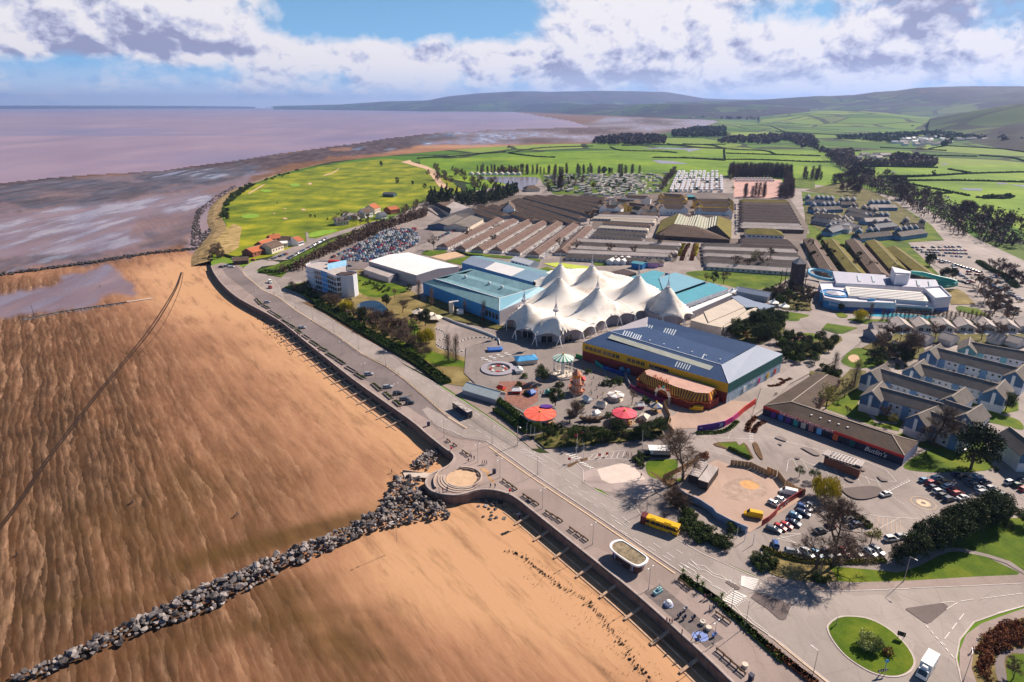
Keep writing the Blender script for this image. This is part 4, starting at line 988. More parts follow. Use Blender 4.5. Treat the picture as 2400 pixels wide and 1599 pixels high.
zig(K4,[(1770,990),(2110,1095)])
by={}
for a,b,w,m,z in MK:by.setdefault((m.name,w<.3),(m,[]))[1].append((a,b,w,z))
for key,(m,lst)in by.items():
 mb=MB()
 for i,(a,b,w,z)in enumerate(lst):
  d=(b-a)
  if d.length<.05:continue
  d.normalize();n=Vector((-d.y,d.x,0))*w/2;z=z+(i%5)*.003
  mb.add([(p.x,p.y,z)for p in(a-n,b-n,b+n,a+n)],[(0,1,2,3)])
 struct('road_marking',mb,m)
sheet('playground_mat',PL(K2,[(1215,745),(1360,668),(1945,1165),(1785,1252)]),.036,mat('rubber_mat',(.15,.125,.12),.9,.25,.6))
sheet('stain_patch',smoothline(PL(K18,[(1410,745),(1460,735),(1540,780),(1560,860),(1640,940),(1560,930),(1480,800)]),3,True),.034,mat('sand_stain',(.42,.25,.13),.9,.3))
# vegetation kit
def m_leaf(name,c0,c1,c2,tintobj=True):
 q=NT(name);n=q.noise(q.pos(),.9,4,.7);r=q.rnd()
 a=q.math('ADD',q.math('MULTIPLY',n,.8),q.math('MULTIPLY',r,.2))
 c=q.ramp(a,[(.35,c0),(.5,c1),(.68,c2)])
 q.fin(c,.75,0,.2);q.b.inputs['Subsurface Weight'].default_value=0
 return q.m
M_EVER=m_leaf('evergreen_leaves',(.014,.026,.008),(.048,.076,.016),(.10,.14,.030))
M_CONI=m_leaf('conifer_needles',(.010,.020,.008),(.032,.052,.014),(.075,.095,.026))
M_SHRUB=m_leaf('shrub_leaves',(.025,.050,.008),(.060,.105,.014),(.13,.18,.03))
M_HEDGE=m_leaf('hedge_leaves',(.018,.040,.006),(.045,.085,.010),(.10,.16,.02))
M_WILLOW=m_leaf('willow_leaves',(.20,.17,.008),(.46,.38,.012),(.68,.56,.04))
M_DOME=m_leaf('pale_shrub_leaves',(.10,.13,.03),(.24,.28,.07),(.45,.47,.18))
M_BUD=m_leaf('budding_leaves',(.10,.10,.02),(.20,.18,.03),(.30,.27,.05))
M_TWIG=m_leaf('bare_twigs',(.060,.038,.028),(.13,.085,.060),(.24,.165,.12))
M_TWIGP=m_leaf('purple_twigs',(.045,.028,.026),(.105,.065,.055),(.19,.12,.09))
M_BARK=mat('tree_bark',(.10,.070,.050),.9,.3,1.5)
M_RUSTY=m_leaf('rusty_leaves',(.10,.035,.015),(.22,.075,.03),(.35,.15,.06))
def leaf_quad(mb,c,s,rs,up=.0):
 a=Vector((rs.gauss(0,1),rs.gauss(0,1),rs.gauss(0,1)*(1-up))).normalized();b=a.cross(Vector((rs.gauss(0,1),rs.gauss(0,1),rs.gauss(0,1)))).normalized()
 a*=s*rs.uniform(.6,1.2);b*=s*rs.uniform(.35,.8);c=Vector(c)
 mb.add([c-a,c+b,c+a,c-b],[(0,1,2,3)])
def branch(mbt,tips,p,d,L,r,lev,rs,spread=.6,up=.12,kids=(3,4)):
 n=2;q=Vector(p);dd=Vector(d)
 for i in range(n):
  e=q+dd*L/n;mbt.tube(q,e,r*(1-i*.25),r*(1-(i+1)*.25),5 if lev>1 else 3,False);q=e
  dd=(dd+Vector((rs.gauss(0,.12),rs.gauss(0,.12),rs.gauss(0,.06)+up*.3))).normalized()
  if i==0 and lev>0 and rs.random()<.8:
   s_=(dd+Vector((rs.gauss(0,spread),rs.gauss(0,spread),rs.gauss(0,.3)))).normalized();branch(mbt,tips,q,s_,L*.6,r*.5,lev-1,rs,spread,up,kids)
 if lev==0:tips.append((q,dd));return
 for k in range(rs.randint(*kids)):
  s_=(dd+Vector((rs.gauss(0,spread),rs.gauss(0,spread),rs.gauss(0,spread*.5)+up))).normalized()
  branch(mbt,tips,q,s_,L*rs.uniform(.6,.8),r*.55,lev-1,rs,spread,up,kids)
def fuzz_meshes(seed,h,r,shape='round',n=900,L=1.5,w=.07,z0=.2,m=None,nl=9):
 rs=random.Random(seed);t=MB();c=MB();t.tube((0,0,-.1),(0,0,h*.8),h*.028,h*.008,5)
 LL=lumps(rs,h*.93,r,nl,z0*h,shape)
 for p,R_ in LL:t.tube((0,0,min(p.z*.6,h*.5)),p,h*.010,h*.004,3,False)
 for i in range(n):
  p,R_=rs.choice(LL);d=Vector((rs.gauss(0,1),rs.gauss(0,1),rs.gauss(0,1))).normalized()*R_*rs.random()**.45;q=p+d
  e=(Vector((q.x,q.y,0))*(.9/max(r,.1))+Vector((rs.gauss(0,.4),rs.gauss(0,.4),.8+rs.gauss(0,.4)))).normalized()*L*rs.uniform(.5,1.3);k=e.cross(Vector((rs.gauss(0,1),rs.gauss(0,1),rs.gauss(0,1)))).normalized()*w
  c.add([q-k-e*.5,q+k-e*.5,q+e*.5],[(0,1,2)])
 return t.mesh('trunk',M_BARK),c.mesh('crown',m or M_TWIG)
def bare_meshes(seed,h=12,spread=.6,up=.15,lev=3,tw=14,twl=1.1,tww=.035,twm=None,trunk=.28,leafm=None):
 rs=random.Random(seed);t=MB();tips=[]
 branch(t,tips,(0,0,-.1),(0,0,1),h*trunk,h*.028,lev,rs,spread,up)
 c=MB()
 for q,d in tips:
  for k in range(tw):
   e=(d+Vector((rs.gauss(0,.7),rs.gauss(0,.7),rs.gauss(0,.5)+up))).normalized();s0=q-d*rs.uniform(0,1.0)+Vector((rs.gauss(0,.12),)*3)
   L=twl*rs.uniform(.5,1.3);n=e.cross(Vector((rs.gauss(0,1),rs.gauss(0,1),rs.gauss(0,1)))).normalized()*tww
   c.add([s0-n,s0+n,s0+e*L],[(0,1,2)])
   e2=(e+Vector((rs.gauss(0,.6),rs.gauss(0,.6),rs.gauss(0,.6)))).normalized();m_=s0+e*L*.5
   c.add([m_-n*.7,m_+n*.7,m_+e2*L*.6],[(0,1,2)])
 return t.mesh('trunk',M_BARK),c.mesh('crown',twm or M_TWIG)
def lumps(rs,h,r,n,z0,shape='round'):
 out=[]
 for i in range(n):
  f=i/max(1,n-1)
  if shape=='cone':z=z0+(h-z0)*f;rr=r*(1-f)**.85*.7;R_=r*(1-f)*.55+.35
  elif shape=='column':z=z0+(h-z0)*f;rr=r*.25*math.sin(math.pi*min(.95,f+.15));R_=r*(.5+.5*math.sin(math.pi*min(.9,f+.2)))
  elif shape=='flat':z=z0+(h-z0)*rs.random();rr=r*.75;R_=r*.35
  else:
   u=rs.random();z=z0+(h-z0)*(.15+.75*u);rr=r*.72*math.sin(math.pi*(.15+.75*u));R_=r*rs.uniform(.32,.5)
  a=rs.uniform(0,6.28);out.append((Vector((rr*math.cos(a),rr*math.sin(a),z)),R_))
 return out
def leafy_meshes(seed,h,r,nl=12,per=90,ls=.32,z0=.3,shape='round',m=None,trunk=True,hang=False):
 rs=random.Random(seed);c=MB()
 for p,R_ in lumps(rs,h,r,nl,z0*h,shape):
  for k in range(per):
   d=Vector((rs.gauss(0,1),rs.gauss(0,1),rs.gauss(0,.8))).normalized()*R_*rs.uniform(.55,1.08)
   if hang:q=p+d;L=rs.uniform(.8,2.2);n=Vector((rs.gauss(0,1),rs.gauss(0,1),0)).normalized()*.10;c.add([q-n,q+n,q-Vector((rs.gauss(0,.2),rs.gauss(0,.2),L))],[(0,1,2)])
   else:leaf_quad(c,p+d,ls,rs)
 t=MB()
 if trunk:
  t.tube((0,0,-.1),(0,0,h*(z0+.25)),h*.03,h*.018,6)
  for k in range(5):
   a=rs.uniform(0,6.28);t.tube((0,0,h*(z0+.02*k)),(r*.55*math.cos(a),r*.55*math.sin(a),h*(z0+.3)),h*.014,h*.005,4)
 return(t.mesh('trunk',M_BARK)if trunk else None),c.mesh('crown',m or M_EVER)
PR={}
def proto(kind):
 if kind in PR:return PR[kind]
 L=[]
 for s in range(3):
  if kind=='bare':L.append(bare_meshes(10+s,12,trunk=.36,tw=22,tww=.045))
  elif kind=='bare_big':L.append(bare_meshes(20+s,16,.75,.02,4,9,1.3,.032,trunk=.31))
  elif kind=='bare_far':L.append(fuzz_meshes(30+s,12,5.2,'round',900,1.6,.10,.12))
  elif kind=='bare_purple':L.append(fuzz_meshes(40+s,13,5.6,'round',900,1.9,.13,.12,M_TWIGP))
  elif kind=='poplar':L.append(fuzz_meshes(50+s,15,3.0,'column',1300,1.7,.045,.10))
  elif kind=='poplar_far':L.append(fuzz_meshes(60+s,15,3.4,'column',700,2.2,.12,.10,M_TWIGP))
  elif kind=='willow':L.append(leafy_meshes(70+s,7,4.2,16,130,.2,.3,'round',M_WILLOW,True,True))
  elif kind=='bud':L.append(leafy_meshes(80+s,8,3.2,14,60,.26,.35,'round',M_BUD))
  elif kind=='ever':L.append(leafy_meshes(90+s,8,3.4,20,210,.21,.28,'round',M_EVER))
  elif kind=='cypress':L.append(leafy_meshes(100+s,10,4.0,24,260,.24,.12,'round',M_CONI))
  elif kind=='conifer':L.append(leafy_meshes(110+s,11,3.0,12,110,.34,.1,'cone',M_CONI))
  elif kind=='far_ever':L.append(leafy_meshes(120+s,9,3.6,10,45,.60,.1,'round',M_CONI))
  elif kind=='pine':L.append(leafy_meshes(130+s,7,3.0,14,90,.24,.55,'flat',M_EVER))
  elif kind=='bush':L.append(leafy_meshes(140+s,2.0,1.6,10,120,.15,.05,'round',M_EVER,False))
  elif kind=='shrub':L.append(leafy_meshes(150+s,1.7,1.4,8,70,.18,.05,'round',M_SHRUB,False))
  elif kind=='dome':L.append(leafy_meshes(155+s,3.6,2.5,14,220,.17,.0,'round',M_DOME,False))
  elif kind=='rusty':L.append(leafy_meshes(160+s,1.5,1.3,7,60,.18,.05,'round',M_RUSTY,False))
  elif kind=='twiggy':L.append(fuzz_meshes(170+s,6,3.6,'round',1500,1.0,.035,.05))
  elif kind=='palm':
   rs=random.Random(s);t=MB();t.tube((0,0,0),(0,0,2.2),.16,.12,6);c=MB()
   for k in range(60):
    a=rs.uniform(0,6.28);e=rs.uniform(-.5,1.3);L_=rs.uniform(.9,1.5);d=Vector((math.cos(a)*math.cos(e),math.sin(a)*math.cos(e),math.sin(e)));q=Vector((0,0,2.2));n=Vector((-math.sin(a),math.cos(a),0))*.06
    c.add([q-n,q+n,q+d*L_],[(0,1,2)])
   L.append((t.mesh('trunk',M_BARK),c.mesh('crown',M_SHRUB)))
 PR[kind]=L;return L
NAMES={'bare':'bare_tree','bare_big':'bare_tree','bare_far':'bare_tree','bare_purple':'bare_tree','poplar':'poplar_tree','poplar_far':'poplar_tree','willow':'willow_tree','bud':'budding_tree','ever':'evergreen_tree','cypress':'cypress_tree','conifer':'conifer_tree','far_ever':'evergreen_tree','pine':'pine_tree','bush':'bush','shrub':'shrub','rusty':'shrub','dome':'bush','twiggy':'bare_shrub','palm':'palm_plant'}
vr=random.Random(99)
def plant(kind,p,s,label,group=None,zs=1.0):
 t,c=vr.choice(proto(kind));nm=NAMES[kind];cat=nm.replace('_',' ').split()[-1]
 cat={'tree':'tree','bush':'bush','shrub':'shrub','plant':'plant'}[cat]
 r=vr.uniform(0,6.28)
 if t is None:
  o=bpy.data.objects.new(nm,c);COL.objects.link(o);o.location=p;o.rotation_euler=(0,0,r);o.scale=(s,s,s*zs)
  tag(o,label,cat,group);return o
 e=thing(nm,label,cat,p,r,group);e.scale=(s,s,s*zs)
 part('trunk',t,e);part('crown',c,e);return e
def hedge(name,label,k,pts,w,h,m=None,dens=9,ls=.3,kind=None,z=0.0,cat='hedge',group=None,jag=.25):
 ln=smoothline(PL(k,pts),3);rs=random.Random(len(pts)*7+int(pts[0][0]));mb=MB()
 A=offset_line(ln,w*.38);B=offset_line(ln,-w*.38)
 n=len(ln)
 for i in range(n-1):
  h0=h*.8;h1=h*.8
  a,b,c,d=A[i],A[i+1],B[i+1],B[i]
  vs=[(a.x,a.y,z),(b.x,b.y,z),(c.x,c.y,z),(d.x,d.y,z),(a.x,a.y,z+h0),(b.x,b.y,z+h1),(c.x,c.y,z+h1),(d.x,d.y,z+h0)]
  mb.add(vs,[(4,5,6,7),(7,6,5,4),(0,1,5,4),(2,3,7,6),(1,2,6,5),(3,0,4,7)])
 L=sum((b-a).length for a,b in zip(ln[:-1],ln[1:]))
 tot=int(min(9000,L*dens))
 for(p,a)in walk(ln,max(.02,L/max(tot,1))):
  nx,ny=-math.sin(a),math.cos(a);o=rs.uniform(-.5,.5);hh=h*(1+jag*noise.noise(Vector((p.x*.3,p.y*.3,0))))
  zz=z+hh*(rs.uniform(.85,1.0)if rs.random()<.5 else rs.uniform(.1,.95));o=o if zz>hh*.8 else(.5 if rs.random()<.5 else-.5)*rs.uniform(.85,1.1)
  leaf_quad(mb,(p.x+nx*o*w,p.y+ny*o*w,zz),ls,rs)
 o=mb.build(name,m or M_HEDGE);tag(o,label,cat,group,kind);return o
 # vehicles kit
def m_paint():
 q=NT('car_paint');q.b.inputs['Coat Weight'].default_value=.6;q.b.inputs['Coat Roughness'].default_value=.08
 return q.fin(q.ocol(),.35,.0,.5)
M_PAINT=m_paint()
M_GLASS=mat('dark_glass',(.02,.025,.035),.08,.1,1,0,.8)
M_TYRE=mat('tyre_rubber',(.025,.022,.022),.8,.1)
M_RIM=mat('wheel_rim',(.45,.44,.44),.35,.1,2,.6)
M_LAMP=mat('headlamp_glass',(.75,.75,.78),.15,.05)
M_RED=mat('tail_lamp_red',(.50,.02,.015),.3,.1)
M_METAL=mat('grey_metal',(.38,.36,.36),.45,.12,1,.4)
M_BLACK=mat('black_paint',(.025,.022,.025),.5,.2)
M_NAVY=mat('navy_paint',(.018,.022,.055),.5,.15)
M_REDP=mat('red_paint',(.55,.030,.025),.5,.12)
M_YEL=mat('yellow_paint',(.75,.42,.010),.4,.08)
M_BLUEP=mat('blue_paint',(.05,.16,.50),.5,.12)
M_TEAL=mat('teal_paint',(.03,.30,.28),.5,.15)
M_ORANGE=mat('orange_paint',(.75,.22,.03),.5,.1)
M_MAG=mat('magenta_paint',(.55,.03,.22),.5,.1)
M_PURP=mat('purple_paint',(.10,.03,.25),.5,.1)
M_WOOD=mat('timber',(.42,.25,.12),.8,.25,1.5)
M_DWOOD=mat('dark_timber',(.12,.075,.045),.85,.3,1.5)
def ring(x,w,zb,zt):return[(x,-w*.9,zb),(x,-w,zb+.22),(x,-w,zt-.12),(x,-w*.84,zt),(x,w*.84,zt),(x,w,zt-.12),(x,w,zb+.22),(x,w*.9,zb)]
def loft(mb,rings,mi=None):
 n=len(rings[0]);vs=[p for r in rings for p in r];fs=[]
 for j in range(len(rings)-1):
  for i in range(n):fs.append((j*n+i,j*n+(i+1)%n,(j+1)*n+(i+1)%n,(j+1)*n+i))
 fs+=[tuple(range(n)),tuple(range(len(vs)-1,len(vs)-n-1,-1))]
 mb.add(vs,fs,mi)
CARS={}
def car_meshes(kind):
 if kind in CARS:return CARS[kind]
 L={'hatch':4.0,'saloon':4.6,'estate':4.7,'suv':4.6}[kind];f=L/4.3;H=1.62 if kind=='suv' else 1.45;b=MB()
 loft(b,[ring(-2.15*f,.72,.42,.75),ring(-2.0*f,.84,.3,.92),ring(-1.2*f,.88,.25,.97),ring(.0,.9,.25,.96),ring(.95*f,.9,.25,.92),ring(1.65*f,.86,.25,.80),ring(2.03*f,.78,.3,.66),ring(2.13*f,.70,.4,.56)])
 xr={'hatch':(-2.0,-1.55),'saloon':(-1.55,-.85),'estate':(-2.02,-1.75),'suv':(-2.0,-1.65)}[kind]
 x0,x1=xr[0]*f,xr[1]*f;x2,x3=.28*f,1.12*f;zb,zt=.93,H
 b.add([(x1,-.62,zt),(x2,-.62,zt),(x2,.62,zt),(x1,.62,zt),(x1+.1,-.5,zt+.05),(x2-.15,-.5,zt+.05),(x2-.15,.5,zt+.05),(x1+.1,.5,zt+.05)],[(0,1,5,4),(1,2,6,5),(2,3,7,6),(3,0,4,7),(4,5,6,7)])
 for sy in(-1,1):
  for(xa,xb)in((x0,x1),(x3,x2),((x0+x3)/2-.1,(x1+x2)/2-.05)):b.bar((xa,.80*sy,zb),(xb,.625*sy,zt),.09,.05)
 g=MB();g.add([(x0,-.79,zb),(x3,-.79,zb),(x3,.79,zb),(x0,.79,zb),(x1,-.61,zt-.01),(x2,-.61,zt-.01),(x2,.61,zt-.01),(x1,.61,zt-.01)],[(0,1,5,4),(1,2,6,5),(2,3,7,6),(3,0,4,7)])
 w=MB();w.tube((0,-.11,0),(0,.11,0),.33,.33,12,True,0);w.tube((0,-.12,0),(0,.12,0),.19,.19,8,True,1)
 h=MB();h.box((0,0,0),(.08,.32,.14));h2=h.mesh('tail_light',M_RED)
 one=MB();one.cur=0;one.v,one.f,one.mi=list(b.v),list(b.f),[0]*len(b.f);one.add(g.v,g.f,1)
 for sx in(-1.3,1.32):
  for sy in(-.8,.8):one.tube((sx*f,sy-.1,.33),(sx*f,sy+.1,.33),.33,.33,8,True,2)
 r=dict(body=b.mesh('body',M_PAINT,smooth=False),glass=g.mesh('window',M_GLASS),wheel=w.mesh('wheel',[M_TYRE,M_RIM]),lamp=h.mesh('headlight',M_LAMP),tail=h2,f=f,one=one.mesh('parked_car',[M_PAINT,M_GLASS,M_TYRE]),raw=one)
 CARS[kind]=r;return r
PAL={'white':(.72,.72,.72),'silver':(.36,.37,.40),'grey':(.13,.135,.15),'black':(.015,.015,.018),'red':(.45,.02,.015),'blue':(.03,.10,.32),'dark blue':(.012,.025,.08),'light blue':(.14,.32,.50),'green':(.02,.08,.04),'orange':(.70,.25,.03),'maroon':(.14,.012,.014)}
def car(k,x,y,heading,colr,kind,label,group,name='parked_car'):
 """heading in degrees of world xy; (x, y) = pixel of the car's middle on the ground"""
 p=P(k,x,y,0)if k else Vector((x,y,0));m=car_meshes(kind);c=PAL[colr];a=R(heading)
 e=thing(name,label,'car',(p.x,p.y,.13),a,group)
 part('body',m['body'],e,c);part('window',m['glass'],e)
 for sx in(-1.3,1.32):
  for sy in(-.8,.8):
   w=part('wheel',m['wheel'],e);w.location=(sx*m['f'],sy,.33)
 for sy in(-.55,.55):
  w=part('headlight',m['lamp'],e);w.location=(2.08*m['f'],sy,.52);w=part('tail_light',m['tail'],e);w.location=(-2.1*m['f'],sy,.62)
 return e
def simple_car(p,a,colr,kind,label,group):
 m=car_meshes(kind);o=bpy.data.objects.new('parked_car',m['one']);COL.objects.link(o);o.location=(p[0],p[1],.1);o.rotation_euler=(0,0,a);o.color=(*PAL[colr],1)
 tag(o,label,'car',group);return o
def hdg(k,a,b):
 """world heading in degrees of the pixel direction a to b on the ground"""
 p,q=P(k,*a),P(k,*b);return math.degrees(math.atan2(q.y-p.y,q.x-p.x))
 # people kit
def person_mesh(pose):
 J={'pelvis':(0,0,.95),'chest':(0,.02,1.32),'neck':(0,.02,1.47),'head':(0,.03,1.60),'top':(0,.02,1.74)}
 st={'walk':.26,'stand':.04,'sit':0}[pose]
 if pose=='sit':
  J={k:(x,y,z-.45)for k,(x,y,z)in J.items()}
  legs=[((.10,0,.50),(.12,.42,.50),(.12,.45,.05),(.12,.58,.04)),((-.10,0,.50),(-.12,.42,.50),(-.12,.45,.05),(-.12,.58,.04))]
  sh=1.42-.45
 else:
  legs=[((.10,0,.90),(.11,st*.6,.50),(.11,st*.9,.06),(.11,st*.9+.14,.03)),((-.10,0,.90),(-.11,-st*.3,.50),(-.11,-st,.10),(-.11,-st+.13,.05))]
  sh=1.42
 V_=[J['pelvis'],J['chest'],J['neck'],J['head'],J['top']];E=[(0,1),(1,2),(2,3),(3,4)];Rr=[.15,.17,.065,.10,.07]
 for Lg in legs:
  o=len(V_);V_+=list(Lg);E+=[(0,o),(o,o+1),(o+1,o+2),(o+2,o+3)];Rr+=[.095,.075,.05,.04]
 for s in(1,-1):
  o=len(V_);sw_=st*s*-.8
  V_+=[(s*.19,.0,sh),(s*.24,sw_*.4-.02,sh-.28),(s*.23,sw_+.06,sh-.52),(s*.23,sw_+.09,sh-.62)];E+=[(1,o),(o,o+1),(o+1,o+2),(o+2,o+3)];Rr+=[.07,.05,.037,.035]
 me=bpy.data.meshes.new('tmp');me.from_pydata(V_,E,[]);ob=bpy.data.objects.new('tmp',me);COL.objects.link(ob)
 md=ob.modifiers.new('s','SKIN');sv=me.skin_vertices[0].data
 for i,r in enumerate(Rr):sv[i].radius=(r,r*(.72 if i in(0,1)else 1))
 sv[0].use_root=True;ob.modifiers.new('ss','SUBSURF').levels=1
 dg=bpy.context.evaluated_depsgraph_get();dg.update();m2=bpy.data.meshes.new_from_object(ob.evaluated_get(dg));bpy.data.objects.remove(ob)
 m2 .materials.clear()
 for m in(M_COAT,M_TROUS,M_SKIN):m2 .materials.append(m)
 zoff=-.45 if pose=='sit' else 0
 for p in m2 .polygons:
  z=p.center.z-zoff;x=abs(p.center.x)
  p.material_index=2 if z>1.47 or(x>.19 and z<.93)else(0 if z>.93 else 1)
  p.use_smooth=True
  if pose=='sit' and p.center.z<.62 and p.center.y>.1:p.material_index=1
 hb_=MB();zt=J['head'][2]+.03;hb_.lathe((0,J['head'][1]-.025,zt),[(.115,-.06),(.118,0),(.10,.08),(.05,.125),(.001,.135)],8)
 return m2,hb_.mesh('hair',M_HAIR,smooth=True)
def m_obj(name,rough=.8):
 q=NT(name);return q.fin(q.mix(q.math('MULTIPLY',q.noise(q.pos(),3,3),.3),q.ocol(),(.02,.02,.02)),rough)
M_COAT=m_obj('coat_cloth');M_TROUS=mat('trouser_cloth',(.03,.032,.05),.85,.3,4);M_SKIN=mat('skin',(.50,.30,.22),.6,.05);M_HAIR=mat('hair',(.05,.03,.018),.8,.2,5)
PM={}
COATS={'red':(.45,.03,.03),'black':(.02,.02,.025),'blue':(.04,.08,.25),'grey':(.18,.18,.2),'white':(.6,.6,.6),'pink':(.55,.10,.25),'yellow hi-vis':(.55,.65,.03),'green':(.04,.12,.05)}
def person(k,x,y,face,coat,pose,label,z=0.0,group=None,s=1.0):
 if pose not in PM:PM[pose]=person_mesh(pose)
 p=P(k,x,y,z);e=thing('person',label,'person',p,R(face-90),group);e.scale=(s,s,s)
 part('body',PM[pose][0],e,COATS[coat]);part('hair',PM[pose][1],e);return e
 # street furniture kit
def lamp_meshes():
 t=MB();t.tube((0,0,0),(0,0,1.0),.11,.10,8);t.tube((0,0,1.0),(0,0,7.2),.075,.05,8)
 a=MB();a.bar((0,0,7.15),(1.1,0,7.35),.07);a.bar((0,0,7.15),(-1.1,0,7.35),.07)
 h=MB();h.box((0,0,0),(.75,.30,.12),taper=.7)
 return t.mesh('pole',M_METAL),a.mesh('arm',M_METAL),h.mesh('lamp_head',M_WHITE)
LP=lamp_meshes()
def road_lamp_meshes():
 t=MB();t.tube((0,0,0),(0,0,1.3),.12,.11,8);t.tube((0,0,1.3),(0,0,8.2),.08,.05,8)
 a=MB();a.bar((0,0,8.15),(1.3,0,8.3),.06)
 return t.mesh('pole',M_METAL),a.mesh('arm',M_METAL),LP[2]
RL=road_lamp_meshes()
def lamp(k,x,y,label,rz=0.0,road=False,group=None,s=1.0):
 p=P(k,x,y);e=thing('street_lamp',label,'street lamp',p,R(rz),group);e.scale=(s,s,s);m=RL if road else LP
 part('pole',m[0],e);part('arm',m[1],e)
 for q in(((1.45,0,8.25),)if road else((.95,0,7.3),(-.95,0,7.3))):
  h=part('lamp_head',m[2],e);h.location=q
 return e
def bench_meshes():
 s=MB();[s.box((0,-.18+.15*i,.42),(1.9,.11,.04))for i in range(3)];b=MB();[b.bar((-.95,.26+.02*i,.56+.14*i),(.95,.26+.02*i,.56+.14*i),.03,.10)for i in range(3)]
 l=MB();l.box((0,0,0),(.07,.5,.42));l.box((0,.27,.4),(.05,.05,.5));return s.mesh('seat',M_DWOOD),b.mesh('backrest',M_DWOOD),l.mesh('leg',M_BLACK)
BN=bench_meshes()
def bench(p,a,label,group=None,s=1.0,z=.02):
 e=thing('bench',label,'bench',(p.x,p.y,z),a,group);e.scale=(s,s,s);part('seat',BN[0],e);part('backrest',BN[1],e)
 for x in(-.8,.8):l=part('leg',BN[2],e);l.location=(x,0,0)
 return e
def railing(name,label,pts,h=1.1,every=2.0,m=None,z=0.0,bars=False,group=None,cat='railing'):
 t=thing(name,label,cat,pts[0],group=group);m=m or M_METAL
 b=MB()
 for zz in(h,h*.5):
  for i in range(len(pts)-1):b.bar(Vector(pts[i])+Vector((0,0,zz+z)),Vector(pts[i+1])+Vector((0,0,zz+z)),.06)
 b.build('rail',m,t);b=MB()
 for p,a in walk([Vector(p)for p in pts],every):b.box((p.x,p.y,z),(.07,.07,h),a)
 if bars:
  for p,a in walk([Vector(p)for p in pts],.35):b.box((p.x,p.y,z+.1),(.025,.025,h-.1),a)
 o=b.build('posts',m,t);o['kind']='stuff' if bars or len(b.f)>60 else 'stuff'
 return t
def wallrun(name,label,pts,th,h,m,cat='wall',z=0.0,cap=None,group=None):
 """free standing wall or hoarding along points, one panel object for each segment"""
 t=thing(name,label,cat,pts[0],group=group);
 for i in range(len(pts)-1):
  b=MB();a,c=Vector(pts[i]),Vector(pts[i+1]);d=(c-a).normalized()*.01
  b.bar(Vector((a.x,a.y,z+h/2))+d,Vector((c.x,c.y,z+h/2))-d,th,h);b.build('panel',m[i%len(m)]if isinstance(m,list)else m,t)
 return t
FONT={}
def text_mesh(s,size,depth=.05,mat_=None,italic=False):
 cu=bpy.data.curves.new('t','FONT');cu.body=s;cu.size=size;cu.extrude=depth;cu.align_x='CENTER';cu.align_y='CENTER';cu.resolution_u=2
 if italic:cu.shear=.3
 ob=bpy.data.objects.new('t',cu);COL.objects.link(ob);dg=bpy.context.evaluated_depsgraph_get();dg.update();me=bpy.data.meshes.new_from_object(ob.evaluated_get(dg));bpy.data.objects.remove(ob)
 me.materials.clear();me.materials.append(mat_ or M_WHITE);return me
def lettering(s,size,a,b,t,z,parent,m=None,out=.12,italic=False,name='lettering',depth=.04):
 """text on the wall running from world a to b, centred at fraction t, height z, facing the wall's right-hand side"""
 a,b=Vector(a),Vector(b);d=(b-a);d.z=0;d.normalize();n=Vector((d.y,-d.x,0));p=a.lerp(b,t);p=Vector((p.x,p.y,z))+n*out
 o=bpy.data.objects.new(name,text_mesh(s,size,depth,m,italic));COL.objects.link(o);o.parent=parent;o.location=p-WLOC[parent.name]
 o.rotation_euler=(math.pi/2,0,math.atan2(d.y,d.x));return o
WINM={}
M_FRAME=mat('window_frame',(.72,.71,.70),.5,.05)
def win_mesh(w,h,fm=None,gm=None):
 key=(round(w,2),round(h,2),(fm or M_FRAME).name,(gm or M_GLASS).name)
 if key in WINM:return WINM[key]
 b=MB();b.box((0,0,-h/2),(w,.10,h),mi=0);
 if w>1.3:
  for s in(-1,1):b.box((s*w*.245,-.03,-h/2+.09),(w*.43,.10,h-.18),mi=1)
 else:b.box((0,-.03,-h/2+.09),(w-.18,.10,h-.18),mi=1)
 WINM[key]=b.mesh('window',[fm or M_FRAME,gm or M_GLASS]);return WINM[key]
def windows(t,a,b,n,z,w=1.2,h=1.2,fm=None,gm=None,name='window',t0=.06,t1=.94,out=.03,skip=()):
 """n windows on the wall a to b whose outside is to the right of a->b"""
 a,b=Vector(a),Vector(b);d=(b-a);d.z=0;L=d.length;d.normalize();nn=Vector((d.y,-d.x,0));me=win_mesh(w,h,fm,gm)
 for i in range(n):
  if i in skip:continue
  f=t0+(t1-t0)*(i+.5)/n;p=a.lerp(b,f)+nn*out;o=part(name,me,t);o.location=Vector((p.x,p.y,z))-WLOC[t.name];o.rotation_euler=(0,0,math.atan2(d.y,d.x))
def windows_joined(t,a,b,n,z,w=1.1,h=1.1,m=None,out=.05,t0=.03,t1=.97,name='windows'):
 mb=MB();a,b=Vector(a),Vector(b);d=(b-a);d.z=0;d.normalize();nn=Vector((d.y,-d.x,0));ang=math.atan2(d.y,d.x)
 for i in range(n):
  p=a.lerp(b,t0+(t1-t0)*(i+.5)/n)+nn*out;mb.box((p.x,p.y,z-h/2),(w,.12,h),ang)
 o=mb.build(name,m or M_GLASS,t);o['kind']='stuff';return o
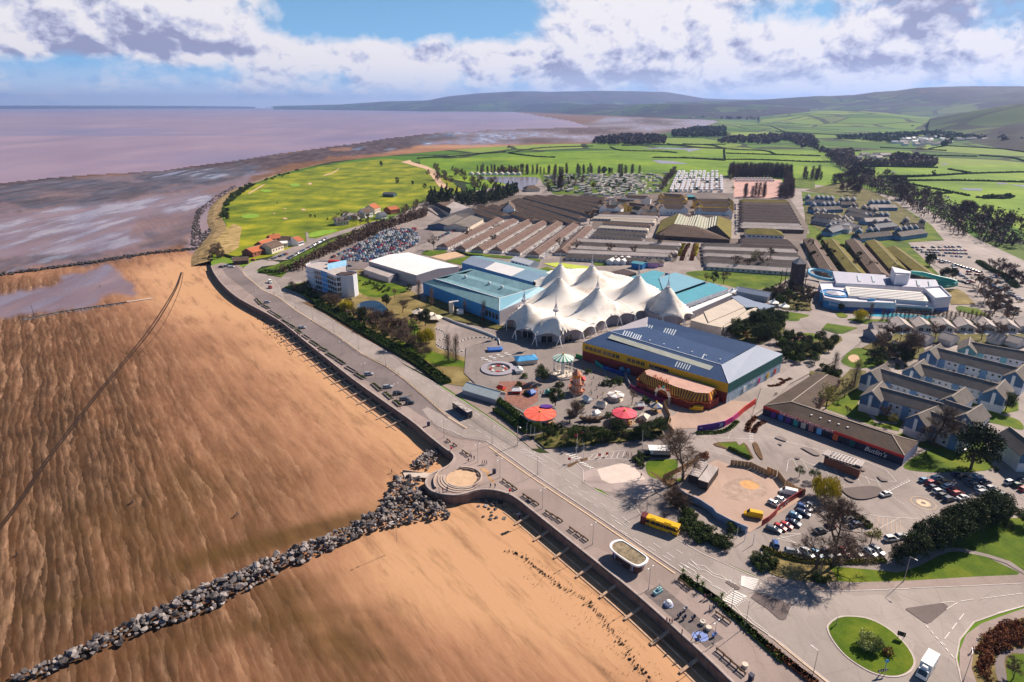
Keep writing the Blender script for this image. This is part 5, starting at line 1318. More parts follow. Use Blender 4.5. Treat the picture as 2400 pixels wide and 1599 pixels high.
def gable(name,label,cat,a,b,w,he,hr,wm,rm,hip=0.0,over=.4,z0=0.0,wins=None,group=None,gend=None,chim=0,kind=None,root=None,winj=None,gz=1.2):
 """building along the line a-b with a pitched roof; wins = (n, z, w, h) on both long sides"""
 a,b=Vector(a),Vector(b);a.z=b.z=0;d=(b-a);L=d.length;d.normalize();n=Vector((-d.y,d.x,0));c=(a+b)/2
 t=root or thing(name,label,cat,(c.x,c.y,z0),group=group)
 def q(u,v,z):p=a+d*u+n*v;return(p.x,p.y,z)
 hw=w/2;mb=MB();hp=hip*hw
 vs=[q(0,-hw,z0),q(L,-hw,z0),q(L,hw,z0),q(0,hw,z0),q(0,-hw,he),q(L,-hw,he),q(L,hw,he),q(0,hw,he)]
 fs=[(0,1,5,4),(1,2,6,5),(2,3,7,6),(3,0,4,7)]
 if hip==0:vs+=[q(0,0,hr-.05),q(L,0,hr-.05)];fs+=[(4,8,7),(5,6,9)]
 mb.add(vs,fs);mb.build('wall',wm,t)
 if gend:
  mb=MB()
  for u0,s in((0,-1),(L,1)):
   u=u0+s*.06;mb.add([q(u,-hw,he-gz),q(u,hw,he-gz),q(u,hw,he),q(u,0,hr-.08),q(u,-hw,he)],[(0,1,2,3,4),(4,3,2,1,0)])
  mb.build('gable_panel',gend,t)
 mb=MB();o=over;dz=(hr-he)/hw*o
 th=.18
 for zz,flip in((th,False),(0,True)):
  E0,E1,E2,E3=q(-o,-hw-o,he-dz+zz),q(L+o,-hw-o,he-dz+zz),q(L+o,hw+o,he-dz+zz),q(-o,hw+o,he-dz+zz)
  R0,R1=q(-o+hp,0,hr+zz),q(L+o-hp,0,hr+zz)
  if hip:F=[[E0,E1,R1,R0],[E2,E3,R0,R1],[E1,E2,R1],[E3,E0,R0]]
  else:F=[[E0,E1,R1,R0],[E2,E3,R0,R1]]
  for f in F:mb.add(f[::-1]if flip else f,[tuple(range(len(f)))])
 for A_,B_ in(((-o,-hw-o),(L+o,-hw-o)),((L+o,-hw-o),(L+o,hw+o)),((L+o,hw+o),(-o,hw+o)),((-o,hw+o),(-o,-hw-o))):
  if hip or A_[1]==B_[1]:mb.quad(q(*A_,he-dz),q(*B_,he-dz),q(*B_,he-dz+th),q(*A_,he-dz+th))
  else:
   for s in(-1,1):mb.quad(q(A_[0],s*(hw+o),he-dz),q(A_[0],0,hr),q(A_[0],0,hr+th),q(A_[0],s*(hw+o),he-dz+th))
 rf=mb.build('roof',rm,t)
 mb=MB();mb.bar(q(-o+hp,0,hr+th+.04),q(L+o-hp,0,hr+th+.04),.25,.12);mb.build('ridge',M_RIDGE,t)
 for k_ in range(chim):
  mb=MB();p=q(L*(k_+.5)/chim,.3,he);mb.box(p,(.7,.7,hr-he+1.1),math.atan2(d.y,d.x));mb.build('chimney',wm,t)
 if wins:
  A1,B1=Vector(q(0,-hw,0)),Vector(q(L,-hw,0));A2,B2=Vector(q(L,hw,0)),Vector(q(0,hw,0))
  for(nn_,z,ww,hh)in wins:
   windows(t,A1,B1,nn_,z,ww,hh);windows(t,A2,B2,nn_,z,ww,hh)
 if winj:
  A1,B1=Vector(q(0,-hw,0)),Vector(q(L,-hw,0));A2,B2=Vector(q(L,hw,0)),Vector(q(0,hw,0))
  for(nn_,z,ww,hh)in winj:windows_joined(t,A1,B1,nn_,z,ww,hh);windows_joined(t,A2,B2,nn_,z,ww,hh)
 return t,q,L
M_RIDGE=mat('ridge_tiles',(.45,.38,.32),.8,.15)
def roofm(name,c,seam=2.2,ang=-50,var=.2,rough=.75,seamc=.7,metal=0.0,horiz=None):
 """tiled or sheeted roof with courses across the slope"""
 q=NT(name);p=q.pos();n=q.noise(p,.12,5,.65);f=q.noise(p,1.8,4,.7);st=q.noise(q.map(p,(.8,.08,.5),(0,0,R(ang))),1.0,4,.6)
 a=q.math('ADD',q.math('MULTIPLY',n,.5),q.math('ADD',q.math('MULTIPLY',f,.2),q.math('MULTIPLY',st,.3)))
 col=q.ramp(a,[(.35,tuple(x*(1-var)for x in c)),(.65,tuple(min(1,x*(1+var))for x in c))])
 w=q.n('ShaderNodeTexWave',wave_type='BANDS',bands_direction='X');w.inputs['Scale'].default_value=.5/seam*2;q.l(q.map(p,(1,1,1),(0,0,-R(ang))),w.inputs['Vector'])
 ln=q.ramp(w.outputs['Fac'],[(.0,1.0),(.06,0.0)]);col=q.mix(q.math('MULTIPLY',ln,1-seamc),col,tuple(x*.45 for x in c))
 q.bump(q.math('ADD',w.outputs['Fac'],f),.2,.08)
 return q.fin(col,rough,metal,.12)
ORD=('first','second','third','fourth','fifth','sixth','seventh','eighth','ninth','tenth','eleventh','twelfth','thirteenth','fourteenth','fifteenth','sixteenth','seventeenth')
# roofs placed at their own height
M_RTEAL=roofm('teal_sheet_roof',(.15,.27,.31),2.6,-20,.25,.5);M_RTEAL2=roofm('bright_teal_roof',(.10,.34,.42),2.4,30,.12,.5)  # second teal is bluer and more saturated than the first
M_RBLUE=roofm('steel_blue_roof',(.032,.066,.150),1.6,38,.14,.8);M_RPALE=roofm('pale_blue_roof',(.26,.31,.40),1.6,38,.08,.45)
M_RWHITE=roofm('white_sheet_roof',(.78,.77,.76),4.0,40,.05,.6,.85);M_RBROWN=roofm('brown_tile_roof',(.13,.09,.07),.6,0,.3,.85);M_RMAR=roofm('maroon_tile_roof',(.15,.098,.082),.6,0,.25,.85)
M_RGREY=roofm('grey_tile_roof',(.17,.15,.135),.5,0,.28,.85);M_RCREAM=roofm('cream_felt_roof',(.55,.48,.40),3,-20,.12,.8);M_RLGREY=roofm('light_grey_roof',(.42,.37,.35),4,0,.25,.8)
M_RDARK=roofm('dark_felt_roof',(.075,.055,.055),3,0,.3,.85);M_RMOSS=roofm('mossy_roof',(.16,.135,.03),.8,0,.35,.9);M_RRED=roofm('red_tile_roof',(.40,.13,.06),.6,20,.25,.8);M_RSLATE=roofm('slate_roof',(.10,.11,.135),.6,0,.25,.7)
M_RTERR=roofm('terrace_brown_roof',(.105,.078,.062),.7,20,.3,.85)
M_WBLUE=roofm('blue_sheet_wall',(.045,.25,.55),1.2,-20,.15,.55,.8);M_WGREY=roofm('grey_sheet_wall',(.34,.32,.36),1.2,38,.10,.6,.8)
M_WCREAM=mat('cream_render',(.66,.58,.48),.8,.12);M_BRICK=mat('dark_brick',(.11,.055,.04),.85,.3,1.5);M_BRICKR=mat('red_brick',(.26,.10,.06),.85,.25,1.5)
M_SKYL=mat('roof_light',(.55,.60,.62),.3,.1)
def onplane(k,x,y,A,B,C):
 d=pix_dir(*uv(k,x,y));n=(B-A).cross(C-A);o=Vector((0,0,HC));t=(A-o).dot(n)/d.dot(n);return o+d*t
def planar(t,name,k,pts,A,B,C,m,lift=.06):
 n=(B-A).cross(C-A).normalized();n=n if n.z>0 else-n;w=[onplane(k,x,y,A,B,C)for x,y in pts];mb=MB()
 ft=[p+n*lift for p in w];m_=len(ft)
 mb.add(ft+w,[tuple(range(m_))]+[(i,(i+1)%m_,m_+(i+1)%m_,m_+i)for i in range(m_)]);return mb.build(name,m,t)
def faces(t,name,polys,m):
 mb=MB()
 for p in polys:mb.add(p,[tuple(range(len(p)))])
 return mb.build(name,m,t)
def zed(p,z):return Vector((p[0],p[1],z))
def wallseg(t,name,a,b,z0,z1,m,out=0.0,th=.25):
 a,b=Vector((a[0],a[1],0)),Vector((b[0],b[1],0));d=(b-a).normalized();n=Vector((d.y,-d.x,0))*(out-th/2);mb=MB();mb.bar(zed(a+n,(z0+z1)/2),zed(b+n,(z0+z1)/2),th,z1-z0);return mb.build(name,m,t)
 # great tent pavilion
peaks=[(K5,1075,680,19),(K5,1425,790,19),(K5,1465,430,21),(K5,1885,548,21),(K5,1475,290,21),(K5,1825,300,21),(K6,455,412,21),(K6,780,535,20)]
PK=[P(k,x,y,z)for k,x,y,z in peaks]
supp=[(1187,752),(1208,775),(1255,789),(1312,792),(1365,779),(1393,768),(1418,755),(1452,743),(1489,739),(1518,731),(1553,746),(1603,748),(1626,737),(1600,708),(1562,688),(1505,662),(1445,645),(1400,636),(1340,632),(1290,636),(1249,660),(1242,690),(1212,722)]
SU=[G(u,v,5.2)for u,v in supp]
tent=thing('tent_pavilion','vast cream tensile tent pavilion with eight masted peaks among the halls','pavilion',sum(SU,Vector())/len(SU)*1.0)
bnd=[]
cen=sum(SU,Vector())/len(SU)
for i in range(len(SU)):
 a,b=SU[i],SU[(i+1)%len(SU)];L=(b-a).length;n=(cen-(a+b)/2);n.z=0;n.normalize()
 for k in range(8):
  t=k/8;bul=4*t*(1-t);bnd.append(a.lerp(b,t)+n*bul*min(3.2,L*.16)+Vector((0,0,bul*min(2.6,L*.12))))
step=.8;xs=[p.x for p in bnd];ys=[p.y for p in bnd];x0,x1,y0,y1=min(xs),max(xs),min(ys),max(ys)
gx=np.arange(x0,x1+step,step);gy=np.arange(y0,y1+step,step);XX,YY=np.meshgrid(gx,gy)
ins=npoly([(p.x,p.y)for p in bnd],XX,YY)
BA=np.array([(p.x,p.y,p.z)for p in bnd]);D=np.sqrt((XX[...,None]-BA[:,0])**2+(YY[...,None]-BA[:,1])**2);near=D.argmin(-1);dm=D.min(-1);ez=BA[near,2]
num=np.zeros(XX.shape)
for p in PK:
 r=np.hypot(XX-p.x,YY-p.y);RR=31.0;q=np.clip(1-(np.maximum(r,1.3)-1.3)/RR,0,1)
 num+=(p.z-7.5)**4*(q**3.0)**4*1.0
H=num**.25;blend=np.clip(dm/7.0,0,1);blend=blend*blend*(3-2*blend)
Z=ez*(1-blend)+7.6*blend+H*np.clip(dm/9,0,1)**.6
ring_out=(~ins)&(dm<step*1.6);XX=np.where(ring_out,BA[near,0],XX);YY=np.where(ring_out,BA[near,1],YY);Z=np.where(ring_out,ez,Z)
ok=ins|ring_out;ny,nx=XX.shape;mb=MB();mp={}
for j in range(ny-1):
 for i in range(nx-1):
  c=[(j,i),(j,i+1),(j+1,i+1),(j+1,i)]
  if all(ok[q]for q in c)and any(ins[q]for q in c):
   f=[]
   for q in c:
    if q not in mp:mp[q]=len(mb.v);mb.v.append((float(XX[q]),float(YY[q]),float(Z[q])))
    f.append(mp[q])
   mb.f.append(tuple(f));mb.mi.append(0)
q=NT('tent_fabric');p_=q.pos();n1=q.noise(q.map(p_,(.10,.10,.35)),1,6,.65);n2=q.noise(p_,.06,4,.6);w=q.n('ShaderNodeTexWave',wave_type='BANDS');w.inputs['Scale'].default_value=.30;q.l(q.map(p_,(1,1,0),(0,0,R(20))),w.inputs['Vector'])
c_=q.ramp(q.math('ADD',q.math('MULTIPLY',n1,.55),q.math('MULTIPLY',n2,.45)),[(.34,(.52,.44,.36)),(.5,(.78,.73,.66)),(.7,(.82,.79,.74))]);c_=q.mix(q.ramp(w.outputs['Fac'],[(0,.22),(.06,0.0)]),c_,(.40,.34,.28))
M_TENT=q.fin(c_,.7,0,.25)
mb.build('canopy',M_TENT,tent,smooth=True)
wp=[cen+(p-cen)*.93 for p in bnd[::4]];mb=MB();mb.prism(wp,0,6.6);mb.build('drum_wall',M_WGREY,tent)
for i in list(range(1,6)):windows(tent,wp[(2*i)%len(wp)],wp[(2*i+1)%len(wp)],1,2.2,6.5,3.6,M_METAL,M_GLASS,'glazed_front')
for i,p in enumerate(PK):
 mb=MB();zt=p.z;mb.tube((p.x,p.y,zt-3),(p.x,p.y,zt+8.5),.30,.10,8);mb.tube((p.x,p.y,zt-.4),(p.x,p.y,zt+.5),1.55,1.4,12)
 for k in range(4):
  a=k*math.pi/2+.4
  mb.bar((p.x+1.3*math.cos(a),p.y+1.3*math.sin(a),zt+.3),(p.x+.1,p.y,zt+4.2),.16);mb.bar((p.x+.75*math.cos(a),p.y+.75*math.sin(a),zt+2.0),(p.x+.75*math.cos(a+1.57),p.y+.75*math.sin(a+1.57),zt+2.0),.1)
 mb.build('mast',mat('mast_steel',(.50,.49,.52),.5,.1),tent)
for s in SU[:13]:
 o=(s-cen);o.z=0;o.normalize();mb=MB();tn=Vector((-o.y,o.x,0))
 for k in(-1,1):mb.bar((s.x,s.y,s.z+.1),(s.x+o.x*1.0+tn.x*k*1.8,s.y+o.y*1.0+tn.y*k*1.8,0),.38)
 mb.bar((s.x,s.y,s.z),(s.x-o.x*3.6,s.y-o.y*3.6,6.4),.22);mb.build('support_leg',M_WHITE,tent)
def surf(x,y):
 i=min(max(int((x-x0)/step),0),nx-1);j=min(max(int((y-y0)/step),0),ny-1);return float(Z[j,i])
for a,b in((3,4),(2,3),(3,6),(6,7),(0,1),(1,3)):
 m_=(PK[a]+PK[b])/2;s=min(SU[:12],key=lambda q_:(q_-m_).length);pts=[]
 for k in range(24):
  t=k/23;q_=m_.lerp(s,t*.97);pts.append(Vector((q_.x,q_.y,surf(q_.x,q_.y)+.10)))
 mb=MB();[mb.bar(u_,v_,.14,.10)for u_,v_ in zip(pts[:-1],pts[1:])];mb.build('seam_cable',M_METAL,tent)
 # steel blue hall with yellow and red walls
ze,zr=9.5,12.2
A,B,C=P(K4,650,10,ze),P(K4,1990,390,ze),P(K6,2045,1270,ze)
r0,r1,rb_=P(K6,130,1020,zr),P(K6,1370,1390,zr),P(K6,1760,1175,zr)
v0,v1=P(K6,380,920,zr-1.6),P(K6,1550,1280,zr-1.2);bk0=P(K6,560,860,zr)
bh=thing('amusement_hall','long steel blue roofed hall with yellow and dark red front walls behind the fairground','hall',(A+B)/2*1.0)
faces(bh,'roof',[[A,B,r1,r0],[r0,r1,v1,v0],[v0,v1,rb_,bk0]],M_RBLUE);faces(bh,'hip_roof',[[B,C,rb_,r1]],M_RPALE)
M_DRED=mat('dark_red_wall',(.20,.025,.02),.7,.25,.8);M_YELW=mat('mustard_wall',(.62,.36,.015),.7,.12,.8);M_TEALW=mat('deep_teal_wall',(.01,.11,.105),.6,.2)
wallseg(bh,'lower_wall',A,B,0,5.2,M_DRED);wallseg(bh,'upper_wall',A,B,5.22,ze-.05,M_YELW,.1)
wallseg(bh,'end_wall',B,C,5.0,ze-.05,M_TEALW,.1);wallseg(bh,'end_wall_base',B,C,0,5.0,mat('pale_blue_wall',(.36,.50,.62),.6,.3,.5))
bkg=zed(C+(bk0-rb_),0);wallseg(bh,'back_wall',C,bkg,0,ze,M_WGREY);wallseg(bh,'side_wall',bkg,A,0,ze,M_WGREY)
faces(bh,'gable_end',[[A,r0,v0,bk0,zed(bkg,ze)]],M_WGREY);faces(bh,'back_slope',[[C,rb_,bk0,zed(bkg,ze)]],M_RBLUE)
for t0,n in((.02,4),(.16,4),(.34,4),(.50,5)):windows(bh,A,B,n,7.3,2.1,2.0,M_YELW,M_GLASS,'window',t0,t0+.13,.14)
planar(bh,'roof_light_strip',K6,[(115,1095),(155,1055),(1280,1408),(1240,1450)],A,B,r1,mat('fibre_strip',(.40,.42,.36),.5,.12))
for x0_,y0_,n,dx,dy,w_,pl in((470,985,5,28,3,62,2),(722,1040,5,27,6,62,2),(272,1065,4,27,6,55,1),(382,1095,4,24,6,50,1),(852,1408,6,28,8,55,0),(1150,1320,1,0,0,50,1)):
 T3=((A,B,r1),(r0,r1,v1),(v0,v1,rb_))[pl]
 for i in range(n):
  x_,y_=x0_+i*dx,y0_+i*dy;planar(bh,'roof_light',K6,[(x_,y_),(x_+10,y_+3),(x_+10+w_*.55,y_+3-w_),(x_+w_*.55,y_-w_)],*T3,M_SKYL)
for i in range(6):p=onplane(K6,580+i*155,1130+i*42,r0,r1,v1);mb=MB();mb.tube(p,p+Vector((0,0,.7)),.3,.35,8);mb.build('vent',M_WHITE,bh)
mb=MB();mb.bar(r0+Vector((0,0,.1)),r1+Vector((0,0,.1)),.35,.2);mb.bar(r1+Vector((0,0,.1)),B+Vector((0,0,.12)),.3,.2);mb.build('ridge_cap',mat('light_steel',(.55,.6,.68),.4),bh)
for i,(c_,x_)in enumerate(((M_WHITE,.28),(M_MAG,.55),(M_YEL,.72),(M_REDP,.86))):
 a_=B.lerp(C,x_);b_=B.lerp(C,x_+.04);wallseg(bh,'wall_panel',a_,b_,1.0,3.6,c_,.3,.12)
lettering('FUN',2.2,B,C,.45,3.4,bh,M_WHITE,.2)
# striped big top front
zi,zo=7.0,4.2
inn=PL(K4,[(1222,270),(1300,245),(1870,430),(1805,478),(1690,470),(1500,415),(1235,305)],zi);out=PL(K4,[(1150,330),(1300,245),(1900,440),(1905,505),(1820,548),(1640,545),(1500,500),(1250,405),(1150,370)],zo)
bt=thing('striped_funhouse','funhouse front with yellow and red striped awning under the yellow wall','funhouse',(inn[0].x,inn[0].y,0))
faces(bt,'roof',[inn],mat('salmon_felt_roof',(.50,.30,.24),.8,.15));mb=MB();mb.prism([cen_ for cen_ in[zed(p,0)for p in out[3:]]+[zed(inn[1],0),zed(inn[2],0)]],0,zo-.1,top=False);mb.build('wall',M_DRED,bt)
edge_i=[inn[2],inn[3],inn[4],inn[5],inn[6],inn[0]];edge_o=[out[2],out[4],out[5],out[6],out[7],out[0]]
MA,MB_=MB(),MB()
for(a,b),(c,d),n in zip(zip(edge_i[:-1],edge_i[1:]),zip(edge_o[:-1],edge_o[1:]),(4,5,7,12,6)):
 for i in range(n*2):
  t0,t1=i/(2*n),(i+1)/(2*n);(MA if i%2 else MB_).quad(a.lerp(b,t0),a.lerp(b,t1),c.lerp(d,t1),c.lerp(d,t0))
  e0,e1=c.lerp(d,t0),c.lerp(d,t1);(MA if i%2 else MB_).quad(e0,e1,e1-Vector((0,0,.7)),e0-Vector((0,0,.7)))
MA.build('red_stripes',mat('awning_red',(.30,.02,.02),.7),bt);MB_.build('yellow_stripes',mat('awning_yellow',(.62,.38,.04),.7),bt)
mb=MB()
for a,b in zip(edge_o[:-1],edge_o[1:]):
 for i in range(8):
  t=(i+.5)/8;p=a.lerp(b,t);mb.bar(a.lerp(b,i/8)+Vector((0,0,-.7-.3*math.sin(i))),a.lerp(b,(i+1)/8)+Vector((0,0,-.7-.3*math.sin(i+1))),.5,.25)
mb.build('scalloped_trim',M_ORANGE,bt)
aa,ab=edge_o[4-1].lerp(edge_o[3],.0),edge_o[3]
ca=P(K4,1385,470,4.5);ar=MB();dirx=(out[6]-out[7]).normalized()
for i in range(12):
 t0,t1=math.pi*i/12,math.pi*(i+1)/12;f=lambda t,r:ca+dirx*(math.cos(t)*r)+Vector((0,0,math.sin(t)*r*.8-1.0))
 ar.add([f(t0,2.6),f(t1,2.6),f(t1,4.2),f(t0,4.2)],[(0,1,2,3),(3,2,1,0)])
for s in(-1,1):ar.bar(ca+dirx*s*3.4+Vector((0,0,-1)),zed(ca+dirx*s*3.4,0),.8,.5)
ar.build('entrance_arch',mat('arch_paint',(.62,.55,.50),.6,.4,1.5),bt)
for i,mm in enumerate((M_REDP,M_TEAL,M_REDP)):b=MB();b.ball(ca+dirx*(i-1)*2.2+Vector((0,0,2.0+(i==1)*.6))-Vector((0,.2,0)),.55);b.build('painted_disc',mm,bt)
b=MB();[b.box((*(edge_i[3].lerp(edge_i[4],.25+.06*i)).xy,zi),(.4,.3,1.3+.5*math.sin(i*2)),.3)for i in range(9)];b.build('roof_ornament',M_ORANGE,bt)
# teal hall, blue hall, white hall, warehouse
z1,z2=8.5,11.5
a,b,c,d=G(991,662,z1),P(K5,800,797,z1),P(K5,1345,560,z1),P(K5,480,330,z1);ra,rb2,rc,rd=P(K5,90,440,z2),P(K5,805,655,z2),P(K5,1235,530,z2),P(K5,525,338,z2)
th=thing('teal_roof_hall','big weathered teal roofed hall with blue walls beside the bare poplars','hall',(a+b)/2*1.0)
faces(th,'roof',[[a,b,rb2,ra],[c,d,rd,rc],[d,a,ra,rd]],M_RTEAL);faces(th,'bright_roof_slope',[[b,c,rc,rb2]],roofm('clean_teal_roof',(.20,.40,.50),2.4,-20,.06,.5))  # one slope in a lighter, more even teal
m0,m1=(ra+rd)/2,(rb2+rc)/2;g0,g1=ra.lerp(rd,.25)-Vector((0,0,1.5)),rb2 .lerp(rc,.25)-Vector((0,0,1.5));h0,h1=ra.lerp(rd,.75)-Vector((0,0,1.5)),rb2 .lerp(rc,.75)-Vector((0,0,1.5))
faces(th,'inner_roof',[[ra,rb2,g1,g0],[g0,g1,m1,m0],[m0,m1,h1,h0],[h0,h1,rc,rd]],M_RTEAL)
for p,q_,mm in((a,b,M_WBLUE),(b,c,M_WGREY),(c,d,M_WGREY),(d,a,M_WBLUE)):wallseg(th,'wall',p,q_,0,z1-.03,mm)
mb=MB();mb.bar(ra,rb2,.4,.3);mb.bar(rb2,rc,.4,.3);mb.bar(rb2,b,.3,.3);mb.build('ridge_cap',M_WHITE,th);windows(th,a,b,4,4.5,2.2,3.8,M_METAL,M_GLASS,'window',.84,.99)
for x_,y_ in((430,430),(690,503),(830,545)):p=P(K5,x_,y_,z2-.2);mb=MB();mb.tube(p-Vector((0,0,1.2)),p+Vector((0,0,.8)),.9,.9,10);mb.ball(p+Vector((0,0,.9)),1.1);mb.build('vent',mat('vent_white',(.6,.6,.6)),th)
t=thing('chimney_flue','cream cylindrical flue tower in front of the teal roofed hall','flue',P(K5,275,820));p=P(K5,275,825);mb=MB();mb.tube(p,p+Vector((0,0,7.5)),1.5,1.5,14);mb.build('tower',M_WCREAM,t);mb=MB();mb.bar(p+Vector((0,0,7.6)),p+Vector((4.5,.6,7.9)),1.2,.5);mb.build('duct',M_WHITE,t);mb=MB();mb.box((p.x+5.5,p.y-1,0),(4,3.4,3));mb.build('plant_box',M_WHITE,t)
za,zb=6.0,8.5
e0,e1,q0,q1=P(K5,388,262,za),P(K5,1175,478,za),P(K5,492,190,zb),P(K5,1350,398,zb);lb=thing('blue_hall','long blue walled hall with grey and white roof panels left of the tent','hall',(e0+e1)/2)
for i,(t0,t1,mm)in enumerate(((0,.34,M_RPALE),(.34,.72,M_RWHITE),(.72,1,roofm('grey_blue_roof',(.22,.34,.45),2.4,-20,.1)))):faces(lb,'roof',[[e0 .lerp(e1,t0),e0 .lerp(e1,t1),q0 .lerp(q1,t1),q0 .lerp(q1,t0)]],mm)
bk=[zed(q0+(q0-e0),za),zed(q1+(q1-e1),za)];faces(lb,'back_roof',[[q0,q1,bk[1],bk[0]]],M_RTEAL);M_MIDB=mat('mid_blue_wall',(.03,.20,.48),.6,.2)
wallseg(lb,'wall',e0,e1,0,za-.03,M_MIDB);wallseg(lb,'wall',bk[1],bk[0],0,za-.03,M_MIDB);faces(lb,'gable_end',[[zed(bk[0],0),zed(e0,0),e0,q0,bk[0]]],M_MIDB)
def boxhall(name,label,cat,k,pts,z,wm,rm,z0=0,parapet=0,ridge=None):
 w=PL(k,pts,z);c=sum(w,Vector())/len(w);t=thing(name,label,cat,(c.x,c.y,0));mb=MB();mb.prism(w,z0,z-.02,top=False);mb.build('wall',wm,t)
 mb=MB();mb.prism([c+(p-c)*1.01 for p in w],z-.3,z);mb.build('roof',rm,t)
 if parapet:
  mb=MB();n=len(w)
  for i in range(n):mb.bar(zed(w[i],z+parapet/2),zed(w[(i+1)%n],z+parapet/2),.3,parapet)
  mb.build('parapet',wm,t)
 return t,w
wh=[P(K8,1240,245,7.5),P(K8,1770,402,7.5),P(K8,2240,303,7.5),P(K8,1685,150,7.5)];c=sum(wh,Vector())/4;t=thing('white_warehouse','large plain white warehouse with a low lean-to behind the hotel','warehouse',(c.x,c.y,0))
m1,m2=(wh[0]+wh[3])/2+Vector((0,0,1.6)),(wh[1]+wh[2])/2+Vector((0,0,1.6));faces(t,'roof',[[wh[0],wh[1],m2,m1],[m1,m2,wh[2],wh[3]]],M_RWHITE);mb=MB();mb.prism(wh,0,7.48,top=False);mb.build('wall',M_WGREY,t);faces(t,'gable_end',[[wh[1],wh[2],m2],[wh[3],wh[0],m1]],M_WGREY)
lt=[P(K8,1188,335,4.2),P(K8,1460,425,4.2),P(K8,1560,378,5),P(K8,1245,297,5)];faces(t,'lean_to_roof',[lt],M_RLGREY);mb=MB();mb.prism(lt,0,4.18,top=False);mb.build('lean_to_wall',M_WGREY,t)
gable('marquee','small white gabled marquee behind the long blue hall','marquee',P(K5,985,262),P(K5,1190,318),11,3,5.5,M_WHITE,M_RWHITE,winj=[(5,1.6,1.6,1.6)])
# teal roofs and cream hall to the right of the tent
t=thing('teal_roof_hall','bright teal roofed hall behind the right hand tent peaks','hall',P(K6,700,600))
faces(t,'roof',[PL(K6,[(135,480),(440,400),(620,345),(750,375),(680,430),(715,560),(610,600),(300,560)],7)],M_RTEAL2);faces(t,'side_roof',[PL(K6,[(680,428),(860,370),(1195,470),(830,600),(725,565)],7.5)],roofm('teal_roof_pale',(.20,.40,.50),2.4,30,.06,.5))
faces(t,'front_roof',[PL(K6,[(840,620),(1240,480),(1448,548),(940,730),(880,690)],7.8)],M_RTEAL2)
w_=PL(K6,[(940,732),(1448,550),(1240,480),(840,620)],7.8);wallseg(t,'wall',w_[0],w_[1],0,7.7,mat('white_panel_wall',(.55,.57,.62),.6,.2));wallseg(t,'wall',w_[1],w_[2],0,7.7,M_WBLUE);windows(t,w_[0],w_[1],7,4,3.4,2.6)
cw=PL(K6,[(750,375),(1195,470),(860,370)],7);wallseg(t,'wall',cw[1],cw[0],0,7,M_WBLUE)
t,w=boxhall('white_canopy','long narrow white canopy roof in front of the bright teal hall','canopy',K6,[(990,775),(1450,598),(1490,612),(1040,805)],5.0,M_WGREY,M_RWHITE)
t,w=boxhall('cream_hall','cream flat roofed restaurant hall right of the tent','hall',K6,[(1030,895),(1300,760),(1500,670),(1620,758),(1640,790),(1370,975),(1220,945)],5.2,M_WCREAM,M_RCREAM)
planar(t,'raised_roof',K6,[(1175,815),(1500,672),(1620,760),(1225,930)],w[0],w[2],w[4],M_RCREAM,.6)
t,w=boxhall('cream_hall','long cream sloping roofed wing with a row of dark windows','hall',K6,[(1365,905),(1760,750),(1810,800),(1400,978)],4.6,mat('stone_wall',(.34,.30,.27)),M_RCREAM);windows(t,w[3],w[2],12,2.4,1.6,2.6)
t,w=boxhall('slate_hall','slate blue hipped roof building beyond the cream hall','hall',K6,[(1480,640),(1560,625),(1740,690),(1960,740),(1820,800),(1760,750),(1640,755)],5.0,M_TEALW,M_RPALE)
gable('slate_hall','small grey pitched roof extension behind the slate hall','hall',P(K6,1560,625),P(K6,1900,690),9,4,6,M_WGREY,M_RPALE)
t=thing('dark_shed','low black corrugated shed behind the tent peaks','shed',P(K6,200,420));faces(t,'roof',[PL(K6,[(0,400),(290,330),(430,375),(140,475)],4)],M_RDARK);w=PL(K6,[(0,400),(140,475),(430,375)],4);wallseg(t,'wall',w[0],w[1],0,4,M_BLACK);wallseg(t,'wall',w[1],w[2],0,4,M_BLACK)
# hotel
hp=PL(K8,[(548,290),(565,305),(640,324),(715,346),(780,368),(850,398),(880,408),(935,402),(1000,408),(1070,402),(1108,385),(1112,368),(1060,350),(1010,345),(1005,270),(930,262),(815,262),(800,243),(700,240),(600,258),(556,275)],15)
t=thing('seafront_hotel','four storey white hotel block with blue stripe and rounded ends facing the road','hotel',(hp[4].x,hp[4].y,0));mb=MB();mb.prism(hp,0,15.02,top=False);mb.build('wall',mat('hotel_render',(.66,.67,.72),.6,.08),t);c=sum(hp,Vector())/len(hp)
mb=MB();mb.prism([c+(p-c)*.97 for p in hp],14.1,14.3);mb.build('roof',mat('roof_felt',(.45,.40,.38),.8,.15),t)
mb=MB();mb.prism(PL(K8,[(880,385),(940,360),(1040,355),(1090,368),(1060,385),(960,395)],15.2),14.4,14.9);mb.build('roof_recess',M_RDARK,t)
for k_ in range(4):
 z=2.1+k_*3.45
 for i,(a,b,n)in enumerate(((hp[0],hp[2],3),(hp[2],hp[3],3),(hp[4],hp[5],3),(hp[5],hp[6],2),(hp[6],hp[7],1))):windows(t,b if False else a,b,n,z,min(3.4,(b-a).length/n*.82),2.5,None,None,'balcony_window',.02,.98,.06)
 windows(t,hp[6],hp[9],3,z,.8,.8,None,None,'window')
 mb=MB()
 for a,b in zip(hp[0:6],hp[1:7]):n_=(b-a).normalized();o_=Vector((n_.y,-n_.x,0))*.45;mb.bar(zed(a,z-1.55)+o_,zed(b,z-1.55)+o_,1.1,.25)
 mb.build('balcony_slab',M_WHITE,t)
wallseg(t,'blue_strip',hp[3],hp[4],.1,14.9,mat('hotel_blue',(.10,.32,.62),.6),.12);faces(t,'blue_parapet',[[zed(p,z_)for p,z_ in zip(PL(K8,[(790,330),(1000,285),(1000,262),(790,305)],15),(14.3,14.3,17,17))]],mat('hotel_light_blue',(.25,.48,.70),.6))
